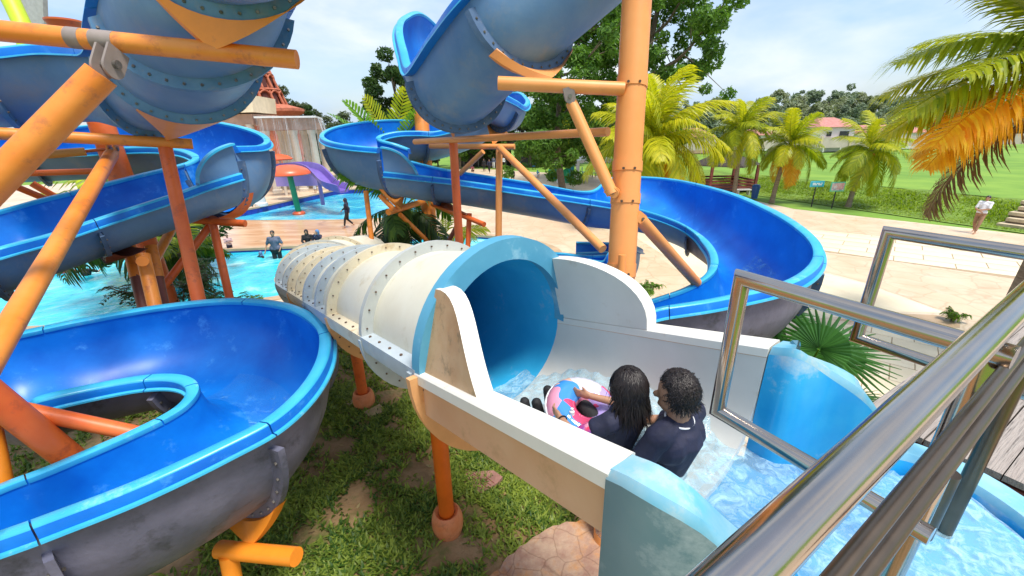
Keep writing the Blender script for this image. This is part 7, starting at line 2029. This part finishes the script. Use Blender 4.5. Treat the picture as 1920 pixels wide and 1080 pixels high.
MB().lathe(q, [(.2, 0), (.26, .75), (.28, .76), (.28, .82)], 14).build('bin_body', M['bin_blue'], bn, angle=30); MB().lathe(q + [0, 0, .82], [(.28, 0), (.2, .14), (.02, .18)], 14).build('lid', M['bin_blue'], bn)
q = np.array((17.368, 31.445, 0.06)); bt = thing('bench', 'white bench top beside the blue bin', 'bench', tuple(q)); MB().box(q + [0, 0, .4], 1.1, .4, .08).build('seat', M['white_wall'], bt, smooth=False)
for a in (-.4, .4): MB().box(q + [a, 0, .19], .08, .36, .36).build('leg', M['white_wall'], bt, smooth=False)

# houses and wall beyond the lawn
def house(label, q, w, d, h, roofh, wall, roof, wins, porch=False):
    q = np.array(q); ho = thing('house', label, 'house', tuple(q))
    MB().box(q + [0, d / 2, h / 2], w, d, h).build('wall', wall, ho, smooth=False)
    e = .5; A = [(-w / 2 - e, -e, h), (w / 2 + e, -e, h), (w / 2 + e, d + e, h), (-w / 2 - e, d + e, h), (-w / 2 + 1.5, d / 2, h + roofh), (w / 2 - 1.5, d / 2, h + roofh)]
    mb = MB(); mb.add([q + np.array(a) for a in A], [(0, 1, 5, 4), (1, 2, 5), (2, 3, 4, 5), (3, 0, 4), (3, 2, 1, 0)]); mb.build('roof', roof, ho, smooth=False, recalc=True)
    for x, z_, ww, hh in wins:
        f = MB().box(q + [x, -.03, z_], ww + .2, .08, hh + .2).build('window', M['white_wall'], ho, smooth=False); MB().box(q + [x, -.09, z_], ww, .06, hh).build('pane', M['window_dark'], f, smooth=False)
    if porch:
        mb = MB(); mb.add([q + np.array(a) for a in ((-w / 2 - .3, -1.8, h * .42), (w / 2 + .3, -1.8, h * .42), (w / 2 + .3, 0, h * .55), (-w / 2 - .3, 0, h * .55), (-w / 2 - .3, -1.8, h * .36), (w / 2 + .3, -1.8, h * .36))], [(0, 1, 2, 3), (0, 4, 5, 1)]); mb.build('porch_roof', roof, ho, smooth=False)
        for x in (-w / 2, 0, w / 2): MB().box(q + [x, -1.6, h * .18], .2, .2, h * .36).build('porch_post', wall, ho, smooth=False)
hq_ = np.array((60.686, 81.596, 0.129)); hz_ = hq_[2]
house('white two storey house with red roof beyond the lawn', (hq_[0], hq_[1], hz_), 6.2, 8, 4.3, 1.7, M['white_wall'], M['roof_red'], ((-1.6, 3.1, .9, .8), (1.2, 3.1, 1.7, .9)), True)
house('brick coloured long roofed house partly behind the right palm', (hq_[0] + 15, hq_[1] + 4, hz_), 12, 9, 3.0, 1.5, M['white_wall'], M['roof_red'], ((-4, 1.8, 1.6, 1.2), (0, 1.8, 1.6, 1.2), (4, 1.8, 1.6, 1.2)))
house('small red roofed house left of the white one', (hq_[0] - 9.5, hq_[1] + 6, hz_), 6, 7, 3.0, 1.2, M['white_wall'], M['roof_red'], ((-2, 1.8, 1.2, 1.0), (2, 1.8, 1.2, 1.0)))
house('brown roofed house half hidden behind the leftmost small palm', (hq_[0] - 26, hq_[1] + 2, hz_), 8, 7, 3.0, 1.6, M['pink_wall'], M['roof_brown'], ((-2, 1.7, 1.2, 1.0), (2, 1.7, 1.2, 1.0)))
bw = thing('boundary_wall', 'long pale boundary wall at the far side of the lawn', 'wall', (hq_[0], hq_[1] - 6, 1.2))
MB().box((hq_[0] - 2, hq_[1] - 6, 1.2 + .75), 64, .25, 1.7).build('wall_body', mat('pale_pink_wall', (.52, .44, .38), .8, var=.1, scale=.6), bw, smooth=False)
for k in range(13): MB().box((hq_[0] - 32 + k * 5, hq_[1] - 6.16, 1.2 + .85), .35, .2, 1.9).build('pier', M['render_cream'], bw, smooth=False)

# loose things on the grass
def slab_piece(label, poly, th, m, name, cat, tilt=(0, 0)):
    p = np.array(poly); c = p.mean(0); z0 = gz(*c) + .012
    t = thing(name, label, cat, (c[0], c[1], z0)); mb = MB(); mb.prism([tuple(x) for x in poly], z0 - .02, z0 + th); o = mb.build('slab', m, t, smooth=False, recalc=True)
    return t, c, z0 + th
M['terracotta'] = mat('dusty_terracotta', (0.30, 0.15, 0.12), .85, var=.15, scale=8, bump=.4)
pl = [(-0.641, 4.045, 0.97)[:2], (-0.277, 4.07, 0.97)[:2], (-0.162, 3.964, 0.97)[:2], (-0.225, 3.866, 0.97)[:2], (-0.439, 3.712, 0.97)[:2]]
t, c, zt = slab_piece('broken piece of patterned red paving tile lying on the grass', pl, .04, M['terracotta'], 'broken_tile', 'tile')
mb = MB()
for a, b in ((0, .45), (.2, .7), (.5, .9)):
    P0 = np.array(pl[0]) * (1 - a) + np.array(pl[2]) * a; P1 = np.array(pl[4]) * (1 - b) + np.array(pl[3]) * b
    strip_line(mb, P0 * .92 + c * .08, P1 * .9 + c * .1, .010, zt + .003)
    strip_line(mb, (P0 * .6 + P1 * .4), np.array(pl[1]) * (1 - b) * .9 + np.array(pl[4]) * b * .9 + c * .1, .010, zt + .0055)
mb.build('relief_line', M['maroon'], t, smooth=False)
slab_piece('piece of old board by the far post collar', [(-2.266, 5.228, 0.97)[:2], (-2.088, 5.419, 0.97)[:2], (-1.957, 5.244, 0.97)[:2], (-2.138, 5.099, 0.97)[:2]], .03, mat('old_board', (.42, .33, .18), .9, var=.2, scale=8, bump=.4), 'board_scrap', 'board')
slab_piece('small pale chip of board left of the far post collar', [(-2.645, 5.491, 0.97)[:2], (-2.539, 5.571, 0.97)[:2], (-2.475, 5.458, 0.97)[:2], (-2.576, 5.394, 0.97)[:2]], .02, mat('pale_board', (.5, .42, .27), .9, var=.2, scale=8, bump=.4), 'board_scrap', 'board')
